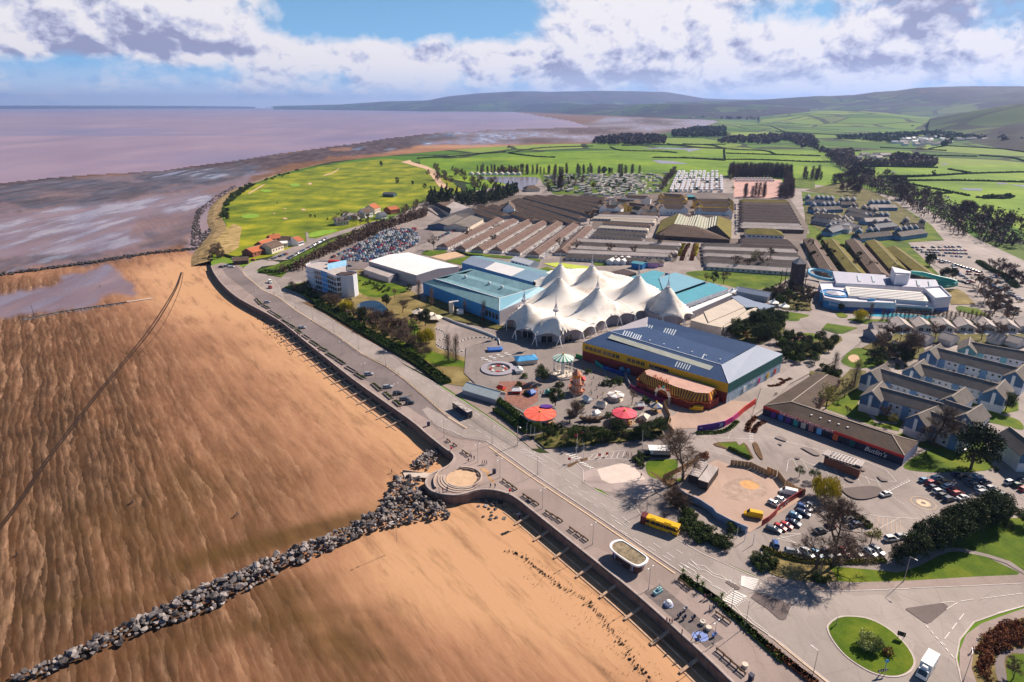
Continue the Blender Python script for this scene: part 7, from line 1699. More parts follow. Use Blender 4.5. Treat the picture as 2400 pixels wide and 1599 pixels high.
# hedgerows and woods on the plain
def hline(k,pts,w=3.5,h=2.6,m=None,lab='dark hedgerow dividing the green fields'):
 hedge('hedgerow',lab,k,pts,w,h,m or M_EVER,dens=1.6,ls=1.5,group='hedgerows dividing the fields',jag=.5)
for pts in([(450,497),(640,478),(840,462)],[(860,470),(1030,440),(1200,428),(1440,422)],[(860,470),(1030,492),(1180,500)],[(1560,430),(1640,452),(1900,458),(2020,468)],[(1640,418),(2000,412),(2354,410)],[(1950,405),(2180,432),(2354,440)],[(1850,500),(2100,505),(2340,520)],[(230,508),(330,500),(450,497)]):hline(K12,pts)
for pts in([(0,465),(200,475),(300,500),(560,512),(640,540)],[(300,530),(640,540),(950,548)],[(0,560),(260,572),(540,575),(900,590),(1080,592)],[(285,505),(290,580)],[(240,408),(640,420),(900,405)],[(600,340),(760,405)],[(960,500),(1060,510),(1230,515)],[(1360,490),(1600,500),(1820,512)],[(1700,500),(1800,480),(1860,480)],[(1240,620),(1500,625),(1760,630)],[(1350,690),(1700,685),(2000,670),(2354,660)],[(1480,540),(2030,552)],[(1850,480),(2200,500),(2354,522)],[(1830,640),(2000,668)],[(1440,720),(1900,718),(2354,730)],[(400,340),(1400,345),(1790,360)],[(640,380),(1100,402),(1500,398)],[(1040,430),(1400,435)],[(2040,545),(2260,560),(2354,585)]):hline(K13,pts,3.5,2.6)
for pts in([(960,320),(1200,360),(1560,430),(1750,470)],[(760,268),(1100,262),(1400,248),(1800,218)],[(1180,455),(1560,440)],[(1820,488),(2100,500),(2240,480)]):hline(K11,pts,4,2)
def wood(label,k,poly,n,h,m,ls=2.4,name='wood',per=26,hv=.25):
 """a mass of distant trees: clumps of leaf faces on every crown"""
 rs=random.Random(int(poly[0][0])+n);w=[(p.x,p.y)for p in PL(k,poly)];mb=MB()
 for x,y in scatter(w,n,0,8,rs):
  hh=h*rs.uniform(1-hv,1+hv);r=hh*.42
  mb.tube((x,y,0),(x,y,hh*.5),.5,.3,3,False)
  for j in range(per):
   d=Vector((rs.gauss(0,1),rs.gauss(0,1),rs.gauss(0,1))).normalized();d*=rs.uniform(.6,1.0);leaf_quad(mb,(x+d.x*r,y+d.y*r,hh*.58+d.z*hh*.42),ls,rs)
 o=mb.build(name,m);tag(o,label,'wood',kind='stuff');return o
wood('dark wood on the plain behind the far beach',K12,[(1440,400),(1470,375),(1700,352),(1940,365),(1940,405),(1800,412),(1560,415)],420,15,M_TWIGP,4)
wood('dark evergreen wood at the corner of the bay',K12,[(1990,330),(2060,320),(2150,300),(2354,300),(2354,355),(2100,365),(1990,360)],380,17,M_EVER,5)
wood('wooded belt across the middle of the plain',K13,[(320,425),(600,410),(780,400),(900,420),(940,480),(800,495),(740,440),(600,465),(250,462),(240,450)],420,13,M_TWIGP,4);wood('round dark wood on the green hill',K13,[(910,318),(1000,280),(1260,275),(1250,290),(1150,322)],200,26,M_TWIGP,8);wood('low woods by the far shore',K13,[(60,285),(240,260),(700,265),(860,300),(700,315),(500,300),(240,295)],240,24,M_TWIGP,8)
wood('trees around the farm on the plain',K13,[(1000,540),(1160,520),(1180,600),(1400,610),(1760,605),(1740,625),(1250,622),(1150,612),(1040,570)],380,12,M_TWIG,3);wood('trees above the farm roofs',K13,[(1440,555),(1640,560),(1760,600),(1440,600)],160,12,M_TWIGP,3);wood('dark trees around the white village',K13,[(1050,425),(1300,405),(1500,400),(1900,380),(2120,410),(2100,440),(1860,425),(1850,470),(1800,490),(1780,480),(1840,440),(1640,405),(1440,460),(1200,440)],620,13,M_EVER,4)
wood('woods below the moor hills',K13,[(1420,345),(1560,300),(1800,310),(1820,362),(1600,362)],200,18,M_TWIGP,6);wood('shadowy wooded slope at the right edge',K13,[(1820,345),(2000,310),(2354,290),(2700,280),(2700,500),(2354,480),(2200,470),(2130,410),(1900,360)],700,22,M_TWIGP,7);wood('wood by the pools on the right meadow',K11,[(1830,490),(2200,470),(2240,480),(2200,500),(1900,505)],60,4,M_EVER,1.4)
# fairground
def ride(name,label,k,x,y,r,zc,zp,colA,colB,n=16,wall=None,base=None,cat='ride',over=1.0):
 p=P(k,x,y,zc);t=thing(name,label,cat,(p.x,p.y,0));A_,B_=MB(),MB()
 for i in range(n):
  a,b=2*math.pi*i/n,2*math.pi*(i+1)/n;m=A_ if i%2==0 else B_
  e0,e1=p+Vector((math.cos(a)*r,math.sin(a)*r,0)),p+Vector((math.cos(b)*r,math.sin(b)*r,0));m.tri(e0,e1,zed(p,zp));m.quad(e0-Vector((0,0,.7)),e1-Vector((0,0,.7)),e1,e0)
 A_.build('canopy_panels',colA,t);B_.build('canopy_panels',colB,t);mb=MB();mb.ball(zed(p,zp),.5);mb.build('finial',M_YEL,t)
 mb=MB();mb.lathe(zed(p,0),[(r*.9,0),(r*.9,.5),(.05,.5)],20);mb.build('platform',base or M_WOOD,t);mb=MB();mb.tube(zed(p,0),zed(p,zc+.4),r*.16,r*.2,10);mb.build('centre_column',wall or M_WHITE,t)
 for i in range(0,n,2):a=2*math.pi*i/n;q_=p+Vector((math.cos(a)*r*.9,math.sin(a)*r*.9,0));mb=MB();mb.tube(zed(q_,.5),zed(q_,zc),.09,.09,5);mb.build('post',M_WHITE,t)
 return t,p
SAL=mat('coral_canopy',(.70,.10,.06),.6,.08);SAL2=mat('coral_canopy_light',(.74,.15,.09),.6,.08);PNK=mat('rose_canopy',(.66,.06,.10),.6,.08);PNK2=mat('rose_canopy_light',(.70,.10,.14),.6,.08)
t,p=ride('dodgem_canopy','large round coral red ride canopy with purple edge behind the roadside flagpoles',K4,258,662,6.6,4.2,5.0,SAL,SAL2,20);mb=MB();mb.lathe(zed(p,3.4),[(6.7,0),(6.7,.8)],24);mb.build('skirt',mat('grey_skirt',(.3,.3,.32)),t);c=p+Vector((2.6,5.0,.6));mb=MB();mb.prism([c+Vector((math.cos(i/8*6.28)*2.6,math.sin(i/8*6.28)*1.6,0))for i in range(8)],4.4,5.0);mb.build('sign_board',M_PURP,t)
t,p=ride('carousel','round rose red carousel with striped sides beside the dark evergreen',K4,1035,658,5.0,4.2,5.4,PNK,PNK2,16,M_WHITE);mb=MB();mb.lathe(zed(p,3.0),[(5.1,0),(5.15,1.1)],24,a0=R(20),a1=R(200));mb.build('rounding_board',mat('gilt',(.4,.16,.06)),t)
for i in range(10):a=i/10*6.283;q_=zed(p,1.0)+Vector((math.cos(a)*3.7,math.sin(a)*3.7,0));mb=MB();mb.box(q_,(.9,.35,.6),a+1.57);mb.box((q_.x+.4*math.cos(a+1.57),q_.y+.4*math.sin(a+1.57),1.5),(.3,.25,.5),a+1.57);mb.build('horse',M_WHITE if i%2 else M_YEL,t)
GRN=mat('canopy_green',(.05,.30,.17),.6,.1)
t,p=ride('swing_ride','chair swing ride with green and white striped cone canopy',K4,472,152,5.1,8.6,10.6,GRN,M_WHITE,28,M_WHITE,M_WCREAM)
for i in range(20):a=i/20*6.283;q_=zed(p,0)+Vector((math.cos(a)*4.3,math.sin(a)*4.3,0));mb=MB();mb.bar(zed(q_,8.2),zed(q_,2.8),.04);mb.box(zed(q_,2.4),(.5,.5,.7),a);mb.build('swing_seat',M_WCREAM,t)
mb=MB();mb.lathe(zed(p,0),[(7.8,0),(7.8,1.0),(7.6,1.0),(7.6,0)],32,a0=R(-200),a1=R(80));mb.build('fence_ring',M_WGREY,t)
p=P(K4,590,480);t=thing('helter_skelter','orange and cream helter skelter tower with spiral slide on a yellow mat','helter skelter',p);A_,B_=MB(),MB();n=20
for i in range(n):(A_ if i%2 else B_).lathe(p,[(3.0,0),(1.7,8.0)],1,a0=6.283*i/n,a1=6.283*(i+1)/n)
M_HO,M_HC=mat('helter_orange',(.60,.22,.12),.6,.1),mat('helter_cream',(.68,.50,.38),.6,.1);A_.build('tower_stripes',M_HO,t);B_.build('tower_stripes',M_HC,t);mb=MB()
for i in range(60):
 a0,a1=i*.24,(i+1)*.24;f=lambda a,r,z:p+Vector((math.cos(a)*r,math.sin(a)*r,z));z0,z1=7.4-i*.115,7.4-(i+1)*.115;r0_,r1_=1.75+i*.0225,1.75+(i+1)*.0225
 mb.quad(f(a0,r0_,z0),f(a1,r1_,z1),f(a1,r1_+.9,z1),f(a0,r0_+.9,z0));mb.quad(f(a0,r0_+.9,z0-.1),f(a1,r1_+.9,z1-.1),f(a1,r1_+.9,z1+.5),f(a0,r0_+.9,z0+.5))
mb.build('spiral_slide',mat('helter_brown',(.42,.16,.09)),t);mb=MB();mb.lathe(p,[(1.9,8.0),(1.9,9.6)],8);mb.build('cabin',M_ORANGE,t);mb=MB();mb.lathe(p,[(2.3,9.5),(.05,11.8)],8);mb.build('cone_roof',M_HO,t)
o=sheet('play_mat',[p+Vector((1.5+math.cos(i/20*6.283)*4.6,-.6+math.sin(i/20*6.283)*4.6,0))for i in range(20)],.20,mat('yellow_mat',(.62,.34,.04)));sheet('play_mat',[P(K4,820,342)+Vector((math.cos(i/16*6.283)*1.9,math.sin(i/16*6.283)*2.6,0))for i in range(16)],.20,MATS['yellow_mat'])
def stall(name,label,k,x,y,w,d,h,hr,rz,rm,wm):
 c=P(k,x,y);u=Vector((math.cos(rz),math.sin(rz),0))*w/2;return gable(name,label,'stall',c-u,c+u,d,h,hr,wm,rm,hip=.7,over=.5)[0]
stall('blue_stall','stall with bright blue hipped roof near the swing ride',K5,1095,1370,10,6.5,2.8,4.0,R(15),mat('bright_blue_roof',(.06,.32,.62),.5),M_WCREAM)
t,p=ride('round_stall','octagonal white roofed kiosk in the middle of the fairground',K4,955,485,3.7,2.8,3.4,M_RLGREY,M_RWHITE,8,M_WGREY,M_WCREAM);ride('small_ride','small blue and cream pointed tent next to the timber hoarding',K4,1325,590,2.7,3.0,4.6,mat('tent_blue',(.10,.16,.30)),mat('tent_cream',(.6,.5,.35)),8,M_NAVY)
gable('arched_stall','long pale green arched roof shooting hall beside the hedge','stall',P(K0,1075,900),P(K0,1150,922),7.5,2.6,4.6,M_WGREY,mat('pale_green_roof',(.55,.62,.60),.5,.1));
t=thing('ball_pool_ride','low round white walled children ride with red cars','ride',P(K5,790,1450));p=P(K5,790,1445);mb=MB();mb.lathe(p,[(8.5,0),(8.5,1.0),(5.8,1.2),(5.8,0)],30);mb.build('ring',M_WGREY,t)
for i in range(8):a=i*.785;mb=MB();mb.box((p.x+3.6*math.cos(a),p.y+3.6*math.sin(a),.1),(1.6,.9,.8),a+1.57);mb.build('ride_car',(M_REDP,M_WHITE)[i%2],t)
t=thing('pirate_ride','pirate boat ride with white masts between the two red canopies','ride',P(K4,720,740));p=P(K4,730,740);mb=MB();loft(mb,[ring(p.x*0-5,.4,1.6,2.6),ring(-2.5,1.3,.6,1.9),ring(2.5,1.3,.6,1.9),ring(5,.4,1.6,2.6)]);mb.v=[(x+p.x,y+p.y,z)for x,y,z in mb.v];mb.build('hull',M_DWOOD,t)
for dx in(-2,0,2):mb=MB();mb.tube((p.x+dx,p.y,1),(p.x+dx,p.y,5),.12,.08,6);mb.box((p.x+dx,p.y,2.2),(.2,1.6,1.6));mb.build('mast',M_WHITE,t)
t=thing('dragon_ride','heap of blue painted fairground scenery by the red wall','ride',P(K4,1040,270));rs=random.Random(3);p=P(K4,1040,290);mb=MB()
for i in range(12):mb.ball((p.x+rs.uniform(-4,4),p.y+rs.uniform(-1.5,1.5),rs.uniform(.4,2.6)),rs.uniform(.7,1.4),7,4)
mb.build('scenery',mat('sea_blue_paint',(.05,.25,.42),.5,.5,1.2),t)
M_HOARD=[mat('hoard_green',(.03,.28,.06),.5),mat('hoard_teal',(.01,.30,.26),.5),mat('hoard_teal2',(.01,.26,.25),.5),mat('hoard_blue',(.015,.08,.38),.5),mat('hoard_blue2',(.02,.06,.30),.5)]
wallrun('hoarding','green, teal and blue hoarding in front of the amusement hall',PL(K4,[(585,150),(680,180),(760,205),(835,262),(930,290),(1025,325)]),.25,2.2,M_HOARD);wallrun('hoarding','plum coloured hoarding curving below the striped funhouse',PL(K4,[(1080,430),(1160,470),(1250,510),(1340,550),(1430,575)]),.25,1.9,mat('hoard_plum',(.22,.02,.10),.5));wallrun('grey_fence','pale grey hoarding between the blue and plum hoardings',PL(K4,[(1030,300),(1055,370),(1085,425)]),.25,2.0,M_WGREY)
pts=PL(K4,[(1700,830),(1830,810),(1950,785),(2020,745),(2075,700),(2130,650),(2180,615),(2235,575)]);t=wallrun('long_hoarding','curving purple, magenta and red hoarding around the gravel yard',pts,.3,2.6,[M_PURP,M_PURP,M_MAG,M_MAG,M_REDP,M_REDP,M_REDP]);lettering('PREMIER ENTERTAINMENT',.9,pts[0],pts[2],.5,1.4,t,M_WHITE,.2)
for i in(0,1):c=pts[1].lerp(pts[2],.62+i*.14);d=(pts[2]-pts[1]).normalized();mb=MB();mb.bar(zed(c-d*.35,2.2)+Vector((.25*d.y,-.3,0)),zed(c+d*.35,1.4)+Vector((.25*d.y,-.3,0)),.12,.2);mb.bar(zed(c+d*.35,1.4)+Vector((.25*d.y,-.3,0)),zed(c-d*.35,.6)+Vector((.25*d.y,-.3,0)),.12,.2);mb.build('chevron',M_WHITE,t)
def planks(name,label,k,pts,h,m,every=1.2,props=False):
 ln=PL(k,pts);t=thing(name,label,'fence',ln[0]);a0=MB();me=None
 for p,a in walk(ln,every):o=part('plank',PLANK[0 if every<2 else 1],t);o.location=p-WLOC[t.name];o.rotation_euler=(0,0,a);o.scale=(1,1,h)
 if props:
  mb=MB();[mb.bar(p+Vector((0,0,h*.8)),p+Vector((math.sin(a)*1.6,-math.cos(a)*1.6,0)),.15)for p,a in walk(ln,2.6)];mb.build('props',m,t)
 return t
_a,_b=MB(),MB();_a.box((0,0,0),(1.12,.06,1));_b.box((0,0,0),(2.3,.06,1));PLANK=[_a.mesh('plank',M_WOOD),_b.mesh('plank',M_WOOD)]
planks('timber_hoarding','tall tan timber hoarding beside the blue tent ride',K4,[(1480,565),(1390,590),(1450,720),(1430,800),(1480,860)],2.4,M_WOOD);planks('timber_hoarding','propped timber hoarding left of the two container cabins',K4,[(1395,1275),(1560,1190),(1710,1100)],2.2,M_WOOD,1.2,True);planks('timber_hoarding','long timber hoarding along the gravel yard towards the white van',K4,[(2020,1140),(2190,1160),(2354,1240)],2.2,M_WOOD,1.2,True);planks('timber_hoarding','timber fence between the gravel yard and yellow willow',K3,[(0,1212),(90,1250),(150,1330),(250,1390),(350,1425)],2.4,M_WOOD)
b0=PL(K4,[(1500,1390),(1600,1455),(1720,1510),(1840,1590)])+PL(K2,[(1870,60),(2000,130),(2160,200)]);wallrun('blue_hoarding','pale blue metal hoarding between the hedge and gravel yard',b0,.2,2.4,mat('hoard_pale_blue',(.22,.30,.45),.5))
rd_=PL(K3,[(330,1400),(200,1480),(90,1560)])+PL(K1,[(70,30),(0,95),(-60,130)]);t=wallrun('red_hoarding','dark red hoarding with white chevrons above the lower car park',rd_,.2,2.2,mat('hoard_red',(.30,.015,.02),.5));
for i in(0,1):c=rd_[1].lerp(rd_[2],.2+i*.18);d=(rd_[2]-rd_[1]).normalized();n_=Vector((-d.y,d.x,0))*.2;mb=MB();[mb.bar(zed(c+n_+d*.0,1.9)if s>0 else zed(c+n_,.4),zed(c+n_+d*.8,1.15),.12,.25)for s in(1,-1)];mb.build('chevron',M_WHITE,t)
for i,(a,b)in enumerate([((1660,1320),(1750,1190)),((1745,1370),(1845,1230))]):
 A_,B_=P(K4,*a),P(K4,*b);d=(B_-A_).normalized();c=(A_+B_)/2;t=thing('container_cabin','%s dark grey container lorry body parked in the gravel yard'%('left ribbed' if i==0 else 'right plain'),'container',c);L=(B_-A_).length;ang=math.atan2(d.y,d.x)
 mb=MB();mb.box((c.x,c.y,.6),(L,3.4,2.9),ang);mb.build('body',M_BLACK,t);mb=MB();mb.box((c.x,c.y,3.5),(L,3.4,.15),ang);[mb.box((*(A_.lerp(B_,(j+.5)/7)).xy,3.6),(.3,3.4,.12),ang)for j in range(7 if i==0 else 0)];mb.build('roof',M_RLGREY,t);[None for _ in()];mb=MB();[mb.tube(c+d*u+Vector((-d.y,d.x,0))*s,c+d*u+Vector((-d.y,d.x,0))*(s*.8),.5,.5,8)for u in(-L*.35,L*.3)for s in(1.6,-1.6)];mb.v=[(x,y,z+.5)for x,y,z in mb.v];mb.build('wheels',M_TYRE,t)
boxhall('flat_cabin','flat grey roofed cabin behind the two container bodies','cabin',K4,[(1700,1135),(1715,1105),(1865,1145),(1850,1175)],2.6,M_BLACK,M_RLGREY)
t=thing('boat_display','fishing boat display with white cabin roof and striped hull by the entrance','boat',P(K4,1290,1050));A_,B_=P(K4,1150,1040),P(K4,1450,1050);L=(B_-A_).length;d=(B_-A_).normalized();mb=MB();loft(mb,[ring(0,.3,.5,1.9),ring(L*.15,1.5,.1,1.5),ring(L*.5,2.0,.1,1.2),ring(L,1.7,.1,1.3)])
def place(mb,o,d):mb.v=[(o.x+x*d.x-y*d.y,o.y+x*d.y+y*d.x,z)for x,y,z in mb.v];return mb
place(mb,A_,d).build('hull',M_BLACK,t);mb=MB();mb.box((L*.68,0,1.2),(L*.58,3.2,1.6));place(mb,A_,d).build('cabin',M_WHITE,t)
for z in(1.4,1.95,2.45):mb=MB();mb.box((L*.72,0,z),(L*.52,3.3,.25));place(mb,A_,d).build('stripe',mat('plum_paint',(.2,.02,.06)),t)
mb=MB();mb.box((L*.66,0,2.9),(L*.66,3.9,.2));place(mb,A_,d).build('cabin_roof',M_WHITE,t);mb=MB();mb.tube((L*.15,0,1),(L*.12,0,10),.12,.06,6);mb.bar((L*.15,0,5),(L*.45,0,3.4),.06);place(mb,A_,d).build('mast',M_WHITE,t)
def flagpole(k,x,y,h,label,flag=None):
 p=P(k,x,y);t=thing('flagpole',label,'flagpole',p);mb=MB();mb.tube(p,p+Vector((0,0,h)),.10,.06,6);mb.build('pole',M_WHITE,t)
 if flag:mb=MB();mb.add([(p.x,p.y,h-.1),(p.x-1.0,p.y+.2,h-.3),(p.x-.9,p.y+.1,h-1.3),(p.x,p.y,h-1.1),(p.x-.5,p.y-.15,h-.15),(p.x-.5,p.y-.1,h-1.2)],[(0,4,5,3),(4,1,2,5)]);mb.build('flag',flag,t)
for i,(x,y)in enumerate([(137,860),(172,885),(207,900),(265,865)]):flagpole(K4,x,y,5.5,'%s bare white pole of four below the coral canopy'%('leftmost','second','third','rightmost')[i])
for i,(x,y)in enumerate([(597,985),(648,960),(702,950)]):flagpole(K4,x,y,6.2,'%s flagpole with red flag in the grass by the entrance'%('left','middle','right')[i],M_REDP)
for i,(x,y)in enumerate([(588,1105),(655,1090),(537,1120)]):flagpole(K4,x,y,6.5 if i<2 else 2.5,('tall pole on the left entrance island','tall pole on the right entrance island','short pole with red banner on the left entrance island')[i],None if i<2 else M_REDP)
for i,(x,y)in enumerate([(815,1070),(885,1060)]):flagpole(K4,x,y,2.0,'%s low red flag on the hatched entrance road'%('left','right')[i],M_REDP)
for i,(x,y)in enumerate([(2063,245),(2137,270),(2213,305)]):flagpole(K2,x,y,4.2,'%s white pole on the grass below the blue hoarding'%('left','middle','right')[i])
for pts in([(95,990),(190,1030),(200,1100),(110,1130),(130,1180),(230,1230)],[(330,1150),(480,1100),(640,1090),(780,1120)],[(360,1250),(520,1220),(640,1200),(660,1150)]):
 ln=smoothline(PL(K5,pts),4);mb=MB();[mb.box((p.x,p.y,.02),(1.1,.45,.28),a,mi=i%2)for i,(p,a)in enumerate(walk(ln,1.2))];o=mb.build('track_kerb',[M_WHITE,M_BLACK]);o['kind']='structure'
t=wallrun('track_barrier','white barrier wall curving round the go-kart track',smoothline(PL(K5,[(190,880),(350,945),(540,1010),(700,1070),(790,1120),(805,1180)]),3),.3,1.3,M_WHITE);stall('track_stand','small blue railed platform beside the go-kart track',K5,755,1240,7,3.5,1.6,2.0,R(10),M_BLUEP,M_BLUEP)
for i in range(9):p=P(K5,620+(i%4)*85+(i//4)*40,1330-(i%4)*18+(i//4)*18);o_=thing('picnic_table','white picnic table on the fairground paving near the blue stall','picnic table',p,.3,'picnic tables near the blue stall');mb=MB();mb.box((0,0,.7),(1.8,.8,.08));o2=bpy.data.objects.new('table_top',mb.mesh('table_top',M_WHITE));COL.objects.link(o2);o2 .parent=o_;mb=MB();[mb.box((0,s,.4),(1.8,.3,.06))for s in(-.8,.8)];o3=bpy.data.objects.new('seat',mb.mesh('seat',M_WHITE));COL.objects.link(o3);o3 .parent=o_
p=P(K6,2180,560);t=thing('climbing_tower','dark climbing tower with gabled top among tall wooden poles','tower',p);mb=MB();mb.box((p.x,p.y,0),(7,6,19),.1);mb.build('tower',M_RDARK,t);mb=MB();mb.lathe(zed(p,19),[(5.5,0),(.1,4)],4,a0=.85);mb.build('roof',M_RLGREY,t)
for i,(x,y)in enumerate([(2010,560),(2060,540),(2110,580),(2260,560),(2290,520),(2150,520)]):q_=P(K6,x,y);mb=MB();mb.tube(q_,q_+Vector((0,0,14)),.3,.22,6);mb.bar(q_+Vector((0,0,10)),zed(p,10),.12);mb.bar(q_+Vector((0,0,5)),zed(p,4),.12);mb.build('pole',M_DWOOD,t)
t=thing('shade_tent','cream shade tents over the path beside the pond','tent',P(K8,1850,830));
for x,y in((1800,800),(1900,830),(1975,860)):p=P(K8,x,y,2.5);mb=MB();mb.lathe(p,[(5,-.3),(1.2,1.0),(.1,2.2)],6);mb.build('canopy',M_WCREAM,t)
for i,(x,y)in enumerate([(1540,560),(1490,580),(2060,740),(1945,700)]):p=P(K6,x,y,3);t=thing('pointed_gazebo','%s small white pointed gazebo beyond the cream hall'%('tallest','leftmost','rightmost','second')[i],'gazebo',zed(p,0));mb=MB();mb.lathe(p,[(3.6,0),(1.0,1.0),(.1,2.6)],6);mb.build('canopy',M_WHITE,t);mb=MB();[mb.tube(zed(p,0)+Vector((math.cos(k)*3,math.sin(k)*3,0)),p+Vector((math.cos(k)*3,math.sin(k)*3,0)),.1,.1,5)for k in(0,1.57,3.14,4.71)];mb.build('posts',M_WHITE,t)
for i in range(5):hedge('flower_bed','red edged bed of low plants, %s beside the campus road'%('first','second','third','fourth','fifth')[i],*[(K4,[(2160,830),(2180,760),(2240,700)]),(K4,[(2220,840),(2250,780),(2320,740)]),(K3,[(0,420),(80,415),(150,380)]),(K3,[(100,350),(150,370),(210,350)]),(K4,[(1700,850),(1950,830),(2070,740)])][i],2.0,.8,M_RUSTY if i<4 else M_SHRUB,20,.3,cat='flower bed')
M_SIGNG=mat('sign_grey',(.20,.22,.26),.4)
def sign(label,k,x,y,a,w=2.4,h=1.0,z=1.2,m=None,chev=False):
 p=P(k,x,y);t=thing('road_sign',label,'road sign',p);d=Vector((math.cos(R(a)),math.sin(R(a)),0));mb=MB();[mb.tube(p+d*s,p+d*s+Vector((0,0,z+h)),.06,.06,6)for s in(-w*.3,w*.3)];mb.build('post',M_METAL,t);mb=MB();mb.bar(zed(p-d*w/2,z+h/2),zed(p+d*w/2,z+h/2),.08,h);mb.build('board',m or M_SIGNG,t)
 if chev:
  for i in range(4):c=p+d*(i-1.5)*w*.23-Vector((-d.y,d.x,0))*.08;mb=MB();mb.bar(zed(c-d*.12,z+.15),zed(c+d*.12,z+h/2),.04,.14);mb.bar(zed(c+d*.12,z+h/2),zed(c-d*.12,z+h-.15),.04,.14);mb.build('chevron',M_WHITE,t)
sign('black board with white chevrons and blue arrow at the near edge of the roundabout',K1,1045,1505,10,2.6,.6,1.3,M_BLACK,True);sign('dark direction sign at the right edge of the roundabout',K1,1215,1170,-30,1.7,1.3,1.0,M_BLACK);sign('thin sign at the far left edge of the roundabout',K1,625,1040,60,.8,.7,1.6);sign('small sign on the left triangular island',K1,255,835,10,.8,.6,.8,M_WHITE)
p=P(K1,1068,1465);mb=MB();mb.tube(p,p+Vector((0,0,2.8)),.06,.06,6);mb.tube(p+Vector((0,-.1,3.1)),p+Vector((0,.0,3.1)),.45,.45,14);o=mb.build('arrow_sign',mat('sign_sky_blue',(.10,.35,.65)),None,loc=tuple(p));tag(o,'round blue arrow sign above the chevron board','road sign')
wdir=math.atan2(G(1250,1200).y-G(1400,1320).y,G(1250,1200).x-G(1400,1320).x)
for gi,(k,a,b,n,l)in enumerate([(K2,(305,0),(470,95),3,'left of the first lamp'),(K2,(525,150),(705,275),3,'beside the lamp left of the kiosk'),(K2,(1885,1270),(2140,1500),4,'right of the playground by the round bin'),(K2,(1535,630),(1640,720),2,'against the planter above the playground'),(K2,(1875,935),(2010,1025),2,'against the planter beside the palms'),(K4,(100,1415),(250,1510),3,'below the entrance road on the promenade'),(K4,(0,1340),(50,1370),1,'first after the round terrace'),(K18,(1740,910),(1960,1065),3,'right of the round terrace'),(K18,(1150,490),(1270,570),2,'above the round terrace'),(K18,(905,315),(1090,435),2,'on the promenade corner above the rocks'),(K18,(2040,1130),(2190,1240),2,'right of the red lifebuoy post')]):
 for i in range(n):f=(i+.5)/n;p=P(k,a[0]+(b[0]-a[0])*f,a[1]+(b[1]-a[1])*f);bench(p,wdir,'dark slatted seafront bench %s'%l,'benches '+l,1.25)
for x,y,l in((740,300,'first double headed lamp left of the white rimmed kiosk'),(1255,715,'double headed lamp at the corner of the playground mat'),(1850,1230,'double headed lamp at the blue end of the playground mat')):lamp(K2,x,y,l,40)
lamp(K4,278,1540,'double headed lamp near the benches below the entrance',40);lamp(K18,1380,650,'double headed lamp beside the cyclists near the round terrace',40);lamp(K18,1705,880,'double headed lamp right of the round terrace',40);lamp(K18,885,285,'double headed lamp on the corner above the rocks',40)
for i,(x,y)in enumerate([(2190,1560),(1890,530),(1600,390),(1410,235),(2010,660),(2190,775),(1600,1500)][:6]):lamp(K16,x,y+14,'%s lamp in the parking row above the beach steps'%('right end','second from left','leftmost','farthest','third','fourth')[i],40)
for i,(k,x,y,rz)in enumerate([(K2,2015,900,130),(K2,2143,1060,130),(K1,405,1530,130),(K1,1247,640,-60),(K1,465,600,-60),(K4,233,1228,130),(K4,50,960,-50),(K18,1590,385,-50),(K18,1965,400,-50),(K4,1240,1560,-50),(K8,440,770,-50),(K8,628,900,-50),(K8,862,1050,-50),(K8,1135,1225,-50),(K8,1432,1405,-50),(K1,1795,1560,60)]):
 lamp(k,x,y,'tall single arm road lamp %s'%('at the zebra crossing','on the planter past the playground','on the near verge of the roundabout','on the grass north of the roundabout','in the shade of the big bare tree','on the kerb opposite the entrance','beside the hedge below the hall','at the promenade corner by the terrace','at the end of the central railing','near the car park entrance kerb','nearest the seafront hotel','second down the road from the hotel','third down the road from the hotel','fourth down the road from the hotel','at the start of the central barrier','casting its shadow over the right hand pavement')[i],rz,True)
for i,(x,y,l)in enumerate([(2140,1425,'beside the benches at the bottom'),(1752,1030,'on the far edge of the playground mat'),(1806,1082,'beside the playground climbing frame')]):p=P(K2,x,y);mb=MB();mb.tube(p,p+Vector((0,0,.8)),.62,.62,14);mb.tube(p+Vector((0,0,.8)),p+Vector((0,0,.9)),.7,.7,14);o=mb.build('round_planter',M_WCREAM,None,loc=tuple(p));tag(o,'round cream concrete drum '+l,'planter')
for i,(k,x,y,l)in enumerate([(K2,2195,1545,'at the bottom right of the promenade'),(K18,1620,815,'near the stained paving by the terrace'),(K18,655,115,'at the end of the hedge planters'),(K2,60,60,'at the foot of the sea wall stairs')]):p=P(k,x,y);mb=MB();mb.box((p.x,p.y,.02),(.9,.9,1.5),wdir);mb.box((p.x,p.y,1.5),(1.1,1.1,.15),wdir);o=mb.build('litter_bin',M_NAVY,None,loc=tuple(p));tag(o,'dark square litter bin '+l,'bin')
for k,x,y,l in((K18,990,490,'at the wall corner above the rocks'),(K18,1850,1115,'on the wall right of the terrace')):p=P(k,x,y);mb=MB();mb.tube(p,p+Vector((0,0,1.0)),.06,.06,6,mi=0);mb.tube(p+Vector((0,0,1.0)),p+Vector((0,.15,1.7)),.38,.38,10,mi=1);o=mb.build('lifebuoy_post',[M_WHITE,M_REDP],None,loc=tuple(p));tag(o,'red lifebuoy housing on a post '+l,'lifebuoy')
segs=[((0,665),(60,730)),((75,735),(145,775)),((145,795),(215,840)),((220,840),(275,880)),((285,900),(360,950)),((360,945),(435,990)),((440,1005),(500,1045)),((520,1065),(590,1110)),((605,1130),(690,1185)),((700,1200),(785,1245)),((785,1265),(885,1325)),((890,1330),(980,1390)),((995,1415),(1100,1475)),((1100,1490),(1200,1550))]
